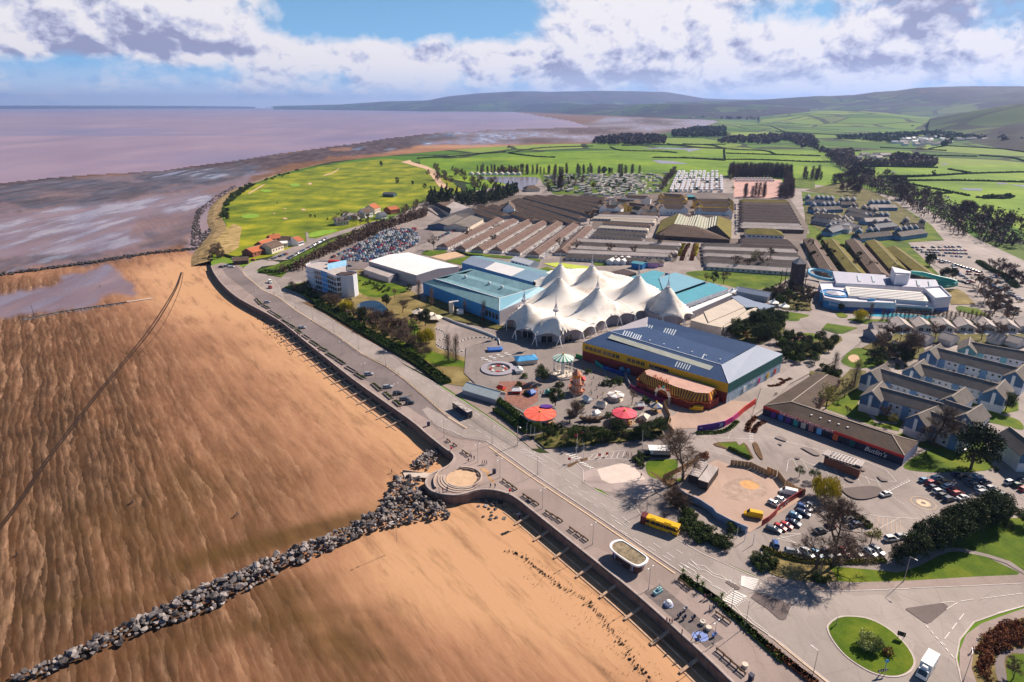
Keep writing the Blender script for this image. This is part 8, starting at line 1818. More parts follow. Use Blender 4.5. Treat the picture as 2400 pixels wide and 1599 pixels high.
for i,(a,b)in enumerate(segs+[((1290,1600),(1380,1680)),((1420,1700),(1500,1770)),((1530,1790),(1600,1850))]):
 A_,B_=P(K8,*a),P(K8,*b);d=(B_-A_).normalized();n_=Vector((-d.y,d.x,0));t=thing('hedge_planter','%s low walled planter with shrubs from the top of the seaside parking'%ORD[i],'planter',(A_+B_)/2)
 mb=MB();[mb.bar(zed(A_+n_*s,.3),zed(B_+n_*s,.3),.25,.55)for s in(-.9,.9)];[mb.bar(zed(q_-n_*1.02,.3),zed(q_+n_*1.02,.3),.25,.55)for q_ in(A_,B_)];mb.build('frame',M_PAVE,t);rs=random.Random(i);mb=MB()
 for j in range(150):q_=A_.lerp(B_,rs.random())+n_*rs.uniform(-.75,.75);leaf_quad(mb,zed(q_,rs.uniform(.2,1.0)),.28,rs)
 if i%5!=2:o=mb.build('shrubs',M_EVER,t);o['kind']='stuff'
railing('railing','long grey railing along the parking edge above the main road',smoothline(PL(K8,[(620,900),(900,1085),(1180,1290)]),3),1.0,1.6);railing('railing','central barrier railing dividing the main road',smoothline([G(u,v)for u,v in[(851,832),(906,860),(948,891),(1000,935),(1051,980)]],3),.7,2.4,M_BLACK);railing('railing','pedestrian railing around the slip road bend',smoothline(PL(K18,[(700,55),(780,125),(880,195),(1050,265),(1180,300),(1350,325),(1500,350)]),3),1.0,1.2);railing('railing','railing on the central island beside the bus',smoothline(PL(K18,[(1290,0),(1500,150),(1700,270),(1970,440)]),3),1.0,1.2)
hedge('planter_hedge','long planted bed between the promenade and the road by the roundabout',K2,[(1560,590),(1660,670),(1780,740),(1900,830),(2000,930),(2100,1010),(2200,1110),(2354,1250),(2500,1380)],2.2,.8,M_SHRUB,30,.25,jag=.6);hedge('planter_hedge','planted roadside bed curving past the roundabout lamp',K1,[(0,1240),(150,1360),(300,1480),(450,1590)],2.0,.9,M_RUSTY,30,.22,jag=.6)
for i,(x,y)in enumerate([(1565,600),(1700,660),(1745,720),(1885,870),(1920,830)]):plant('palm',P(K2,x,y),1.0,'%s spiky palm in the roadside planter from the left'%ORD[i])
def blobthing(name,label,k,x,y,parts_,cat='play equipment'):
 p=P(k,x,y);t=thing(name,label,cat,p)
 for nm,m,f in parts_:mb=MB();f(mb,zed(p,.04));mb.build(nm,m,t)
blobthing('play_boat','pale blue play boat at the near corner of the playground',K2,1340,745,[('hull',mat('pale_teal',(.25,.45,.48)),lambda b,p:(b.box(p,(2.6,1.2,.8),.6),b.box(p+Vector((.4,.3,.8)),(1.2,.9,.6),.6))),('mast',M_METAL,lambda b,p:b.tube(p,p+Vector((.4,.3,3)),.08,.05,6))]);blobthing('play_dome','white speckled climbing rock in the playground',K2,1438,855,[('rock',M_WHITE,lambda b,p:b.ball(p+Vector((0,0,.5)),1.0,8,5)),('base',mat('blue_base',(.3,.33,.5)),lambda b,p:b.tube(p,p+Vector((0,0,.15)),1.3,1.3,12))])
for i,(x,y,l)in enumerate(((1590,910,'grey spring rider above the others'),(1535,970,'leftmost dark spring rider'),(1580,990,'pair of dark seats beside the spring riders'),(1665,990,'dark four seat roundabout on the rubber mat'),(1855,1150,'blue spinner at the far end of the mat'))):blobthing('spring_rider',l,K2,x,y,[('seat',M_METAL if i==0 else(M_BLUEP if i==4 else M_NAVY),lambda b,p:(b.box(p+Vector((0,0,.5)),(1.1,.5,.5),.5),b.box(p+Vector((.4,.2,1.0)),(.2,.5,.4),.5))),('spring',M_BLACK,lambda b,p:b.tube(p,p+Vector((0,0,.5)),.15,.15,6))])
sheet('play_mat',[P(K2,1730,1145)+Vector((math.cos(i/16*6.283)*2.0,math.sin(i/16*6.283)*1.6,0))for i in range(16)],.045,mat('blue_mat',(.20,.28,.58)));a,b,c=P(K2,1655,1180),P(K2,1830,1130),P(K2,1745,1085,2.4)
t=thing('play_swing','large swing frame over the round blue mat','play equipment',(a+b)/2);mb=MB();tops=(P(K2,1680,1110,2.6),P(K2,1775,1065,2.6));mb.bar(*tops,.12);[mb.bar(tops[i],P(K2,*q_),.1)for i,q_ in((0,(1645,1190)),(0,(1740,1195)),(1,(1720,1120)),(1,(1810,1145)))];mb.build('frame',M_BLACK,t);mb=MB();mb.bar(tops[0].lerp(tops[1],.5),zed(tops[0].lerp(tops[1],.5),.7),.05);mb.box(zed(tops[0].lerp(tops[1],.5),.5),(.9,.9,.15));mb.build('swing',M_BLACK,t)
area('brick_paving',K4,[(-120,380),(80,375),(240,430),(240,560),(100,640),(-60,560)],mat('brick_paving_red',(.26,.12,.09),.85,.25,1.0))
for i,(x,y,w_,d_,c_,rc_)in enumerate([(40,480,3.5,2.5,M_REDP,M_WHITE),(180,500,2.5,2.5,M_BLUEP,M_BLUEP),(640,380,3,2.5,M_WCREAM,M_REDP),(690,560,3.5,2.0,M_WHITE,M_WHITE),(820,610,3.5,2.0,M_WHITE,M_WCREAM),(560,700,3,2,M_NAVY,M_NAVY),(1210,730,3.2,3.0,M_WCREAM,M_WCREAM),(60,290,4,3,M_WHITE,M_WHITE),(-100,460,3,2,M_YEL,M_REDP),(1180,620,2.6,2,M_MAG,M_WHITE),(770,690,2.2,2,M_WHITE,M_WHITE),(330,500,2.5,2,M_DWOOD,M_TEAL)]):
 stall('game_stall','%s small game stall among the fairground rides, counting from the left'%ORD[i],K4,x,y,w_,d_,2.1,2.9,i*.7,rc_,c_)
for i,(x,y)in enumerate([(150,500),(120,340),(860,410),(930,390),(990,380),(60,420),(440,420),(700,300),(620,620),(880,700),(1230,560),(300,330)]):plant(('bush','shrub')[i%2],P(K4,x,y),1.3,'rounded shrub in a raised bed between the fairground rides','shrubs between the rides')
# vehicles
def bigbus(label,k,a,b,body,roofc,name='bus',H=2.95,double=False):
 A_,B_=P(k,*a),P(k,*b);d=(B_-A_).normalized();L=11.6;c=(A_+B_)/2;t=thing(name,label,'bus',(c.x,c.y,.02),math.atan2(d.y,d.x))
 def prt(nm,m,f):mb=MB();f(mb);o=part(nm,mb.mesh(nm,m),t);return o
 prt('body',body,lambda m:(m.box((0,0,.35),(L,2.5,1.0)),m.box((0,0,H-.45),(L,2.5,.45)),[m.box((-L/2+.06+i*(L-.12)/8,s*1.2,1.3),(.14,.1,H-1.7))for i in range(9)for s in(-1,1)]));prt('roof',roofc,lambda m:(m.box((0,0,H),(L-.3,2.3,.12)),m.box((2.5,0,H+.1),(2.2,1.5,.22)),m.box((-2,0,H+.1),(1.6,1.5,.18))))
 for s in(-1,1):
  for i in range(7):o=prt('window',M_GLASS,lambda m:m.box((0,0,0),(1.36,.06,H-1.85)));o.location=(-L/2+.9+i*1.55,s*1.22,1.37)
 for s in(-1,1):prt('windscreen',M_GLASS,lambda m:m.box((s*(L/2-.02),0,1.25),(.1,2.2,H-1.7)))
 for x in(-3.4,3.6):
  for s in(-1.12,1.12):o=part('wheel',car_meshes('hatch')['wheel'],t);o.location=(x,s,.48);o.scale=(1.45,1.3,1.45)
 for s in(-.9,.9):o=part('headlight',car_meshes('hatch')['lamp'],t);o.location=(L/2,s,.75)
 return t
bigbus('yellow single deck bus with dark red rear on the seafront road',K2,(1240,110),(1480,190),M_YEL,M_YEL);bigbus('dark blue bus with pale grey roof at the top of the slip road',KS,(1068,958),(1100,980),M_NAVY,M_RLGREY)
yb=[o for o in bpy.data.objects if o.name=='bus'][0];mb=MB();mb.box((-5.0,0,.36),(1.7,2.54,2.75));part('rear_panel',mb.mesh('rear_panel',mat('maroon_paint',(.14,.03,.03),.4)),yb)
p=P(K1,1445,1470);d=(P(K1,1390,1560)-P(K1,1490,1400)).normalized();t=thing('white_lorry','white box lorry driving past the roundabout','lorry',(p.x,p.y,.02),math.atan2(d.y,d.x))
for nm,m,f in(('box_body',M_WHITE,lambda b:b.box((-1.3,0,.9),(5.2,2.35,2.5))),('cab',M_WHITE,lambda b:b.add([(1.4,-1.05,.5),(3.4,-1.05,.5),(3.4,1.05,.5),(1.4,1.05,.5),(1.4,-1.0,2.5),(2.7,-.95,2.5),(2.7,.95,2.5),(1.4,1.0,2.5),(3.35,-1.02,1.4),(3.35,1.02,1.4)],[(0,1,8,5,4),(1,2,9,8),(2,3,7,6,9),(3,0,4,7),(4,5,6,7),(5,8,9,6)])),('windscreen',M_GLASS,lambda b:b.add([(3.36,-.9,1.45),(3.36,.9,1.45),(2.78,.85,2.45),(2.78,-.85,2.45)],[(0,1,2,3)])),('wind_deflector',M_WHITE,lambda b:b.box((1.9,0,2.5),(.9,1.5,.6),taper=.7)),('chassis',M_BLACK,lambda b:b.box((-.4,0,.45),(6.6,1.8,.4)))):mb=MB();f(mb);part(nm,mb.mesh(nm,m),t)
for x in(-2.6,2.4):
 for s in(-1.0,1.0):o=part('wheel',car_meshes('hatch')['wheel'],t);o.location=(x,s,.42);o.scale=(1.25,)*3
def van(k,x,y,a,m,label):
 p=P(k,x,y);t=thing('van',label,'van',(p.x,p.y,.05),R(a));mb=MB();loft(mb,[ring(-2.7,.95,.35,2.2),ring(1.1,.97,.3,2.25),ring(1.9,.95,.3,1.35),ring(2.7,.9,.35,1.05)]);part('body',mb.mesh('body',m),t);mb=MB();mb.add([(1.95,-.85,1.38),(1.95,.85,1.38),(1.22,.82,2.15),(1.22,-.82,2.15)],[(0,1,2,3)]);part('windscreen',mb.mesh('windscreen',M_GLASS),t)
 for sx in(-1.6,1.8):
  for s in(-.88,.88):o=part('wheel',car_meshes('hatch')['wheel'],t);o.location=(sx,s,.36)
van(K3,185,1405,155,M_WHITE,'large white van by the timber fence in the gravel yard');van(K2,2215,45,160,M_YEL,'yellow flatbed van in the gravel yard');van(K8,158,485,-60,M_WHITE,'white van on the road by the hotel entrance');van(K4,1690,635,170,M_YEL,'small yellow van before the striped funhouse')
SH=hdg(K3,(30,1460),(110,1545))
NC=[(K3,60,1510,-48,'white','estate','white estate car nearest the red hoarding'),(K3,115,1475,-48,'white','hatch','white hatchback beside the white van'),(K3,330,1545,-45,'blue','estate','blue estate at the upper end of the hoarding row'),(K3,395,1530,-45,'silver','hatch','silver hatchback under the willow'),(K3,1080,1418,20,'white','saloon','white saloon driving alone through the open car park'),(K1,245,50,-38,'light blue','hatch','pale green blue hatchback behind the dark saloon'),(K1,320,25,-38,'dark blue','estate','dark blue estate third from the hoarding end'),(K1,230,115,-40,'dark blue','saloon','dark blue saloon beside the red pair'),(K1,165,142,-40,'red','hatch','right hand red hatchback of the pair'),(K1,108,158,-40,'red','hatch','left hand red hatchback of the pair'),(K1,50,175,-35,'grey','estate','grey estate at the corner of the lower car park'),(K1,68,310,75,'blue','hatch','small blue car alone near the pavement lamp'),(K1,225,380,-10,'silver','estate','long silver estate at the kerb hedge'),(K1,355,392,-60,'white','suv','white car beside the silver estate'),(K1,442,398,-60,'light blue','hatch','bright blue car under the bare tree'),(K1,535,400,-60,'dark blue','hatch','dark blue car in the tree shade'),(K1,700,385,-65,'red','hatch','red car half hidden by bare branches'),(K1,610,395,-65,'black','hatch','black car between the tree trunks'),(K1,800,380,-65,'grey','saloon','grey car behind the shaded hedge'),(K1,938,388,-62,'white','hatch','smaller white car of the pair near the cypress'),(K1,1000,370,-62,'silver','estate','larger silver car next to the cypress'),(K1,665,25,25,'red','estate','red car at the top of the lower car park'),(K1,730,80,25,'grey','suv','dark grey car seen through the twigs'),(K1,800,130,20,'dark blue','saloon','dark blue saloon right of the bare tree'),(K1,480,190,15,'black','saloon','black saloon under the bare branches'),(K1,570,150,15,'maroon','hatch','maroon hatchback behind the bare branches'),(K1,350,-20,-38,'black','hatch','black hatchback next to the yellow willow'),(K1,1130,260,10,'white','suv','white car behind the cypress row'),(K1,1220,240,10,'silver','hatch','silver car hidden at the cypress row'),(K8,125,708,20,'silver','hatch','silver car parked near the first planters'),(K8,508,990,12,'silver','estate','silver estate between planters'),(K8,160,545,-50,'red','suv','red car on the road by the hotel'),(K8,1245,1505,12,'silver','suv','silver car at the lower planters'),(K16,2140,728,12,'silver','estate','silver estate first of the four by the railing'),(K16,2195,765,14,'black','suv','black car second of the four by the railing'),(K16,2233,795,14,'grey','estate','grey estate with boot towards the beach'),(K16,2262,817,14,'black','hatch','black hatchback last of the four by the railing'),(K3,870,400,40,'white','hatch','white car parked by the first apartment gable'),(K8,1035,310,5,'dark blue','hatch','dark blue car behind the hotel'),(K15,420,975,10,'white','hatch','white car by the beach café wall'),(K15,350,1050,10,'silver','estate','silver car left in the beach car park'),(K15,295,1060,10,'black','hatch','black car at the beach car park corner'),(K15,400,1060,10,'white','saloon','white car right in the beach car park'),(K15,615,990,10,'red','hatch','red car beside the café')]
for k,x,y,a,c,kd,l in NC:car(k,x,y,a,c,kd,l,None)
CP=[(1435,1290,'light blue'),(1545,1270,'white'),(1500,1315,'red'),(1615,1310,'orange'),(1515,1355,'dark blue'),(1650,1345,'white'),(1565,1395,'white'),(1700,1378,'red'),(1600,1430,'black'),(1740,1410,'red'),(1660,1465,'dark blue'),(1785,1450,'white'),(1730,1235,'dark blue'),(1790,1262,'black'),(1840,1300,'grey'),(1880,1335,'grey'),(1945,1365,'white'),(1920,1255,'white'),(1950,1290,'blue'),(1995,1310,'dark blue'),(2040,1360,'silver'),(1970,1400,'silver'),(2220,1310,'white'),(2330,1290,'dark blue'),(2290,1335,'green'),(2354,1370,'red'),(2150,1430,'silver'),(2100,1400,'black')]
for i,(x,y,c)in enumerate(CP):car(K3,x,y,14+(i%3)*3,c,('hatch','estate','suv','saloon')[i%4],'%s %s parked in the car park above the dark cypress row'%(c,('hatchback','estate car','four wheel drive','saloon')[i%4]),'cars above the cypress row')
rs=random.Random(17);colrs=['white','silver','grey','black','red','blue','dark blue','white','silver','black','light blue']
n_simple=0;stuffcar=MB()
def carrow(k,a,b,step_,ang_off,label,grp,fill=.9,stuff=False):
 global n_simple
 A_,B_=P(k,*a),P(k,*b);L=(B_-A_).length;ang=math.atan2(B_.y-A_.y,B_.x-A_.x)+R(ang_off)
 for i in range(int(L/step_)):
  if rs.random()>fill:continue
  p=A_.lerp(B_,(i+.5)*step_/L);kd=rs.choice(('hatch','saloon','estate','suv'));c=rs.choice(colrs)
  if not stuff and n_simple<150:simple_car(p,ang,c,kd,'%s %s'%(c,label),grp);n_simple+=1
  else:
   raw=car_meshes(kd)['raw'];ca,sa=math.cos(ang),math.sin(ang);ci=colrs.index(c)
   stuffcar.v.extend([]);o0=len(stuffcar.v);stuffcar.v.extend([(p.x+x*ca-y*sa,p.y+x*sa+y*ca,z+.1)for x,y,z in raw.v]);stuffcar.f.extend([tuple(q_+o0 for q_ in f)for f in raw.f]);stuffcar.mi.extend([(ci if m_==0 else 10+m_)for m_ in raw.mi])
for i in range(7):carrow(K7,(1110+i*48,105+i*24),(1720+i*22,95+i*40)if i<4 else(1900,230+i*40),3.1,90,'car in the large car park right of the brown roofed rows','cars right of the brown roofed rows',.8 if i<5 else.25)
for a,b in(((1610,380),(1800,500)),((1640,470),(1780,520)),((1880,440),(2060,560)),((1950,560),(2300,900)),((2100,540),(2354,700)),((1900,560),(1990,680)),((1850,370),(1960,380))):carrow(K7,a,b,3.4,80,'car parked below the bare tree line at the right','cars by the right hand tree line',.75)
for i in range(7):carrow(K7,(1880+i*60,470+i*60),(2080+i*50,400+i*75),3.2,85,'x','',.8,True)
carrow(K15,(960,975),(1350,770),2.9,70,'car in the diagonal row along the green bank','cars in the row along the green bank',.95);carrow(K15,(800,980),(960,925),2.9,70,'car opposite the clubhouse','cars opposite the clubhouse',.9)
for a,b in(((1850,1000),(1760,820)),((1790,800),(1600,610))):carrow(K10,(1520,560),(1530,900),6,0,'car on the central avenue','cars on the central avenue',.5)
lotw=PL(K8,[(930,240),(1000,165),(1130,65),(1250,5),(1400,-95),(1760,-115),(1810,20),(1755,85),(1500,195),(1240,262)]);lot2=[(p.x,p.y)for p in lotw]
dA=(P(K8,1240,262)-P(K8,930,240)).normalized();dB=Vector((-dA.y,dA.x,0));o_=P(K8,930,240);ro=0
for j in range(60):
 vv=j*6.1-10-(j%2)*.9
 for i in range(140):
  q_=o_+dB*vv+dA*(i*2.55-60)
  if not inside(lot2,q_.x,q_.y)or rs.random()<.05:continue
  kd=rs.choice(('hatch','saloon','estate','suv'));c=rs.choice(colrs+['white','silver']);ang=math.atan2(dB.y,dB.x)
  if n_simple<230 and j<7:simple_car(q_,ang,c,kd,'%s car in the nearest rows of the packed car park'%c,'cars in the packed car park');n_simple+=1
  else:
   raw=car_meshes(kd)['raw'];ca,sa=math.cos(ang),math.sin(ang);ci=colrs.index(c);o0=len(stuffcar.v);stuffcar.v.extend([(q_.x+x*ca-y*sa,q_.y+x*sa+y*ca,z+.1)for x,y,z in raw.v]);stuffcar.f.extend([tuple(w_+o0 for w_ in f)for f in raw.f]);stuffcar.mi.extend([(ci if m_==0 else 10+m_)for m_ in raw.mi])
carrow(K15,(1400,965),(2050,660),3.0,60,'x','',.8,True);carrow(K9,(140,930),(390,810),3,60,'x','',.8,True)
def m_flat(n):return mat('paint_'+n.replace(' ','_'),PAL[n],.35,.03)
o=stuffcar.build('parked_cars',[m_flat(c)for c in colrs]+[M_GLASS,M_TYRE]);tag(o,'rows of hundreds of packed parked cars behind the white warehouse','cars',kind='stuff')
# people
for i,(k,x,y,f,c,ps,l)in enumerate([(K17,612,352,30,'black','walk','with dark coat and dog on the wet sand'),(K17,1093,412,100,'grey','walk','in grey with a small dog on the wet sand'),(K17,82,592,60,'black','walk','at the far left of the beach'),(K18,118,808,200,'black','walk','in black beside the rock piles'),(K16,548,172,10,'black','stand','left of a pair by the purple pool'),(K16,557,174,10,'blue','stand','right of a pair by the purple pool'),(K2,1395,42,220,'black','walk','first in the group beside the yellow bus'),(K2,1410,50,220,'blue','walk','second in the group beside the yellow bus'),(K2,1428,38,220,'grey','walk','third in the group beside the yellow bus'),(K18,1447,680,200,'pink','walk','in pink left of the group by the lamp'),(K18,1480,675,200,'black','walk','in black in the group by the lamp'),(K18,1510,680,200,'blue','walk','in blue right of the group by the lamp'),(K18,1240,650,100,'black','stand','leaning with a bicycle near the benches'),(K18,1285,600,100,'blue','stand','behind the bicycles near the benches'),(K18,1325,615,100,'grey','stand','right of the bicycles near the benches'),(K18,1565,1020,90,'black','walk','left of a pair on the terrace walk'),(K18,1632,1022,90,'black','walk','right of a pair on the terrace walk'),(K18,810,1085,0,'grey','stand','at the left end of the terrace steps'),(K18,865,1090,60,'red','stand','in red on the terrace steps'),(K18,920,1095,60,'white','stand','in white on the terrace steps'),(K18,935,1070,60,'blue','stand','in blue on the terrace steps'),(K2,1770,800,200,'pink','stand','in pink at the zebra crossing planter'),(K2,1800,805,200,'black','stand','in black at the planter'),(K2,1825,795,200,'grey','stand','in grey nearest the crossing'),(K2,1815,905,180,'white','stand','in white beside the crossing lamp'),(K2,1420,1020,40,'red','walk','left of three beside the playground mat'),(K2,1445,1030,40,'black','walk','middle of three beside the playground mat'),(K2,1468,1032,40,'pink','walk','right of three beside the playground mat'),(K2,1560,1130,0,'black','stand','in black at the wall by the swings'),(K2,1355,740,0,'white','stand','in white beside the play boat'),(K2,1795,185,0,'black','walk','on the path behind the shrubs'),(K4,1185,1250,270,'black','walk','in black on the pale plaza'),(K4,1320,1400,200,'black','walk','under the bare tree shadow'),(K4,1050,1055,0,'red','walk','in red by the boat display'),(K4,1065,1060,0,'black','walk','in black by the boat display'),(K4,1098,1060,0,'blue','walk','in blue by the boat display'),(K4,68,505,90,'black','walk','left edge of the fairground'),(K3,62,505,90,'black','walk','left of a pair on the campus road'),(K3,78,500,90,'blue','walk','right of a pair on the campus road'),(K8,440,1075,140,'black','walk','left of a trio on the far promenade'),(K8,460,1070,140,'red','walk','middle of a trio on the far promenade'),(K8,480,1080,140,'black','walk','right of a trio on the far promenade'),(K8,692,1250,140,'red','walk','in red beyond the tenth planter'),(K8,706,1248,140,'pink','walk','in pink beyond the tenth planter'),(K8,70,515,0,'red','stand','in red at the kerb by the white van'),(K8,200,615,0,'red','walk','in red crossing the road near the red car'),(K16,2258,775,0,'yellow hi-vis','stand','in yellow left by the four parked cars'),(K16,2270,772,0,'yellow hi-vis','stand','in yellow right by the four parked cars'),(K16,2200,655,0,'yellow hi-vis','stand','in yellow at the central barrier'),(K16,2208,845,0,'red','walk','in red near the wall below the cars'),(K1,1870,1290,90,'red','walk','in red on the right hand pavement'),(K3,852,12,90,'black','walk','far up the campus road')]):person(k,x,y,f,c,ps,'person '+l,BZ if(k in(K17,)or(k==K16 and x<600)or(k==K18 and x<200))else.03)
rs=random.Random(31);FPX_=[(620,230),(1150,300),(1300,560),(1280,780),(900,700),(700,600),(560,540),(300,520),(60,480),(100,380),(450,520)]
for x,y in scatter(FPX_,85,14,20,rs):person(K4,x,y,rs.uniform(0,360),rs.choice(list(COATS)),rs.choice(('walk','stand')),'visitor walking between the rides of the fairground',.03,'visitors in the fairground')
for x,y in scatter([(930,240),(1040,60),(1080,60),(1040,250)],26,8,20,rs):person(K6,x,y,rs.uniform(0,360),rs.choice(list(COATS)),'walk','visitor on the red flower path between the chalet rows',.03,'visitors on the flower path')
for(x,y),l in(((600,358),'dog beside the dark coated walker'),((1078,416),'dog beside the grey walker'),((72,600),'dog at the far left of the beach')):
 p=P(K17,x,y,BZ+.15);t=thing('dog','small dark '+l,'dog',p,1.0);mb=MB();loft(mb,[[(-.35+X_,s*w_,z_)for s,z_ in((-1,z0_),(-1,z1_),(1,z1_),(1,z0_))]for X_,w_,z0_,z1_ in((0,.06,.42,.52),(.1,.11,.32,.58),(.4,.10,.36,.56),(.6,.13,.28,.6),(.75,.07,.5,.72),(.9,.08,.58,.8),(1.05,.04,.58,.68))]);[mb.bar((-.22+a_,s,.4),(-.26+a_*1.05,s,0),.05)for a_ in(0,.5)for s in(-.07,.07)];mb.bar((-.33,0,.5),(-.6,0,.7),.04);part('body',mb.mesh('body',M_BLACK,smooth=True),t)
 # trees and planting
for k,x,y,s,kd,l in[(K1,600,500,1.4,'bare_big','large spreading bare tree over the lower car park'),(K1,440,520,1.1,'bare_big','smaller bare tree leaning beside the large one'),(K1,940,300,.75,'bud','budding tree between the bare tree and cypress'),(K3,520,1440,1.05,'willow','bright yellow willow at the end of the timber fence'),(K3,1860,1175,1.75,'cypress','huge dark evergreen tree behind the car park'),(K3,1510,960,1.15,'bare_big','tall pale bare tree before the apartments'),(K3,2180,640,1.0,'ever','round dark evergreen beside the third apartment row'),(K3,530,620,1.35,'bud','olive budding tree inside the brown roofed wing'),(K3,700,520,.8,'bare','bare tree beside the budding tree'),(K3,600,300,.75,'poplar','bare poplar at the end of the brown wing'),(K3,785,430,.95,'poplar','pair of tall bare poplars left of the apartments'),(K3,285,1250,.55,'pine','left small pine on the car park verge'),(K3,415,1280,.6,'pine','right small pine on the car park verge'),(K3,1070,730,.55,'bare','small bare tree left on the apartment lawn'),(K3,1135,770,.6,'bud','small budding tree right on the apartment lawn'),(K3,720,690,.4,'bare','sapling in the courtyard lawn'),(K4,1565,1285,1.3,'bare_big','large bare tree by the boat display'),(K4,270,385,1.05,'ever','dark evergreen in front of the swing ride'),(K4,398,600,1.05,'ever','dark evergreen beside the helter skelter'),(K4,960,880,.95,'ever','dark evergreen in front of the rose carousel'),(K4,530,765,.75,'bare_big','pale bare tree right of the coral canopy'),(K4,1100,590,.65,'bare','small bare tree next to the plum hoarding'),(K5,240,1350,1.0,'poplar','left bare poplar of the go-kart pair'),(K5,325,1350,.95,'poplar','right bare poplar of the go-kart pair'),(K5,-10,1150,1.1,'willow','yellow green willow beside the kart track'),(K5,60,740,.8,'poplar','bare poplar at the left of the teal hall wall'),(K5,420,830,.6,'poplar','narrow bare poplar by the flue'),(K5,630,910,.85,'poplar','wide bare poplar at the hall corner'),(K8,1800,660,.85,'poplar','bare poplar at the hall end wall'),(K8,1690,580,.6,'far_ever','dark evergreen between warehouse and teal hall'),(K8,2100,430,.5,'far_ever','dark shrub beside the teal hall'),(K8,860,720,1.25,'twiggy','brown bare tree below the hotel corner'),(K8,1000,800,1.0,'willow','yellow green willow below the hotel'),(K8,1440,740,.9,'ever','dark evergreen beside the pond'),(K8,1170,900,1.0,'ever','dark evergreen left of the pond foot'),(K8,1870,960,1.25,'ever','spreading evergreen by the cream tents'),(K8,1240,900,.8,'bare','pinkish bare tree on the pond bank'),(K8,1530,660,.6,'bare','bare tree on the garden path'),(K8,1620,820,.8,'bare','bare tree above the pond corner'),(K8,1700,1180,.9,'bare_big','tall bare tree above the hedge'),(K8,1480,900,1.0,'twiggy','bushy bare tree right of the pond'),(K8,1600,1000,1.2,'twiggy','brown thicket right of the pond'),(K8,1450,1050,1.1,'twiggy','brown thicket below the pond'),(K8,1330,990,.9,'bare','bare tree left of the thickets'),(K8,1750,1050,.9,'bare','bare tree beyond the thickets'),(K7,545,900,.95,'willow','yellow willow by the pool entrance'),(K7,650,890,.7,'poplar','brown tree beside the yellow willow'),(K7,330,800,.6,'ever','dark evergreen at the pool corner'),(K7,1310,300,1.0,'cypress','dark evergreen at the left edge of the right car park'),(K7,1470,450,.9,'cypress','left evergreen by the tube slides'),(K7,1560,440,.8,'cypress','right evergreen by the tube slides'),(K7,1000,1290,.9,'bare_big','bare tree among the lodges'),(K7,1060,1310,1.0,'bare_big','second bare tree among the lodges'),(K7,880,1130,.8,'bare','bare tree beside the bend lodge'),(K7,1370,1110,.9,'bare','reddish bare tree behind the lodges'),(K7,1880,1120,.9,'bare','bare tree between the second pair of lodges'),(K7,2100,1150,1.0,'bare','bare tree before the sixth lodge'),(K6,1730,290,1.5,'bud','round olive tree above the chalet rows'),(K6,1510,330,1.0,'bare','bare tree before the chalet rows, left'),(K6,1640,340,.8,'bare','bare tree before the chalet rows, second'),(K6,1830,330,1.1,'bare','bare tree before the chalet rows, third'),(K6,1900,260,1.1,'bare','bare tree behind the green lawn'),(K6,1285,490,.9,'far_ever','dark evergreen on the green lawn'),(K6,1200,470,.8,'bud','olive tree left on the green lawn'),(K6,1390,500,.9,'bare','bare tree right on the green lawn'),(K6,710,95,1.1,'bare','bare tree standing in the left chalet rows'),(K6,150,170,.9,'bare','bare tree far left in the chalet rows'),(K6,400,190,.8,'bare','bare tree mid left in the chalet rows'),(K6,830,240,1.2,'twiggy','brown tree at the end of the left chalet rows'),(K9,80,1060,1.1,'bare','bare tree beside the packed car park'),(K9,440,930,.9,'bare','bare tree in the first chalet row'),(K9,745,1000,.8,'bare','bare tree in the third chalet row'),(K9,765,850,.7,'bare','bare tree in the second chalet row'),(K9,1800,780,1.4,'bare','wide bare tree at the road corner'),(K9,1480,1080,1.1,'bare','bare tree at the avenue end'),(K9,1650,1080,.9,'bare','second bare tree at the avenue end'),(K9,1840,370,1.0,'willow','yellow tree in the caravan park'),(K9,1355,430,1.1,'far_ever','dark evergreen before the caravan park'),(K9,1615,300,1.1,'far_ever','dark conical evergreen in the caravan park'),(K9,1900,590,.8,'bare_far','purple tree at the terrace ends'),(K15,2060,215,1.1,'far_ever','dark round tree on the golf course edge'),(K15,1895,45,1.2,'far_ever','lone dark tree far on the golf course'),(K15,2210,235,.8,'far_ever','small dark tree right on the golf course'),(K15,2335,270,.9,'far_ever','dark shrub near the stream'),(K15,1190,560,.45,'far_ever','left dark gorse clump on the fairway'),(K15,1235,555,.4,'far_ever','right dark gorse clump on the fairway'),(K15,1360,585,.35,'far_ever','low gorse clump near the hamlet'),(K15,855,420,.25,'far_ever','tiny gorse bush on the fairway'),(K13,1730,680,1.1,'far_ever','lone tree on the far meadow hedge'),(K12,858,440,1.0,'bare_far','lone bare tree at the beach edge hedge'),(K3,2080,1180,.8,'bush','dark bush left of the right hand lane')]:
 p=P(k,x,y);plant(kd,p,s,l)
for i,(x,y,s)in enumerate([(1185,490,.62),(1340,430,.8),(1440,370,.95),(1540,330,.95),(1640,285,1.0),(1740,245,1.0),(1840,205,1.0),(1950,150,1.0),(2040,100,.95),(2090,70,.9)]):plant('cypress',P(K1,x,y),s*1.12,'%s dark cypress from the left in the row above the lawn'%ORD[i])
for x,y,s,l in((905,1235,1.0,'large pale domed'),(975,1262,.85,'second pale domed')):plant('dome',P(K1,x,y),s,l+' bush in the middle of the roundabout')
plant('rusty',P(K1,1105,1310),1.0,'low dark red shrub right of the domed bushes')
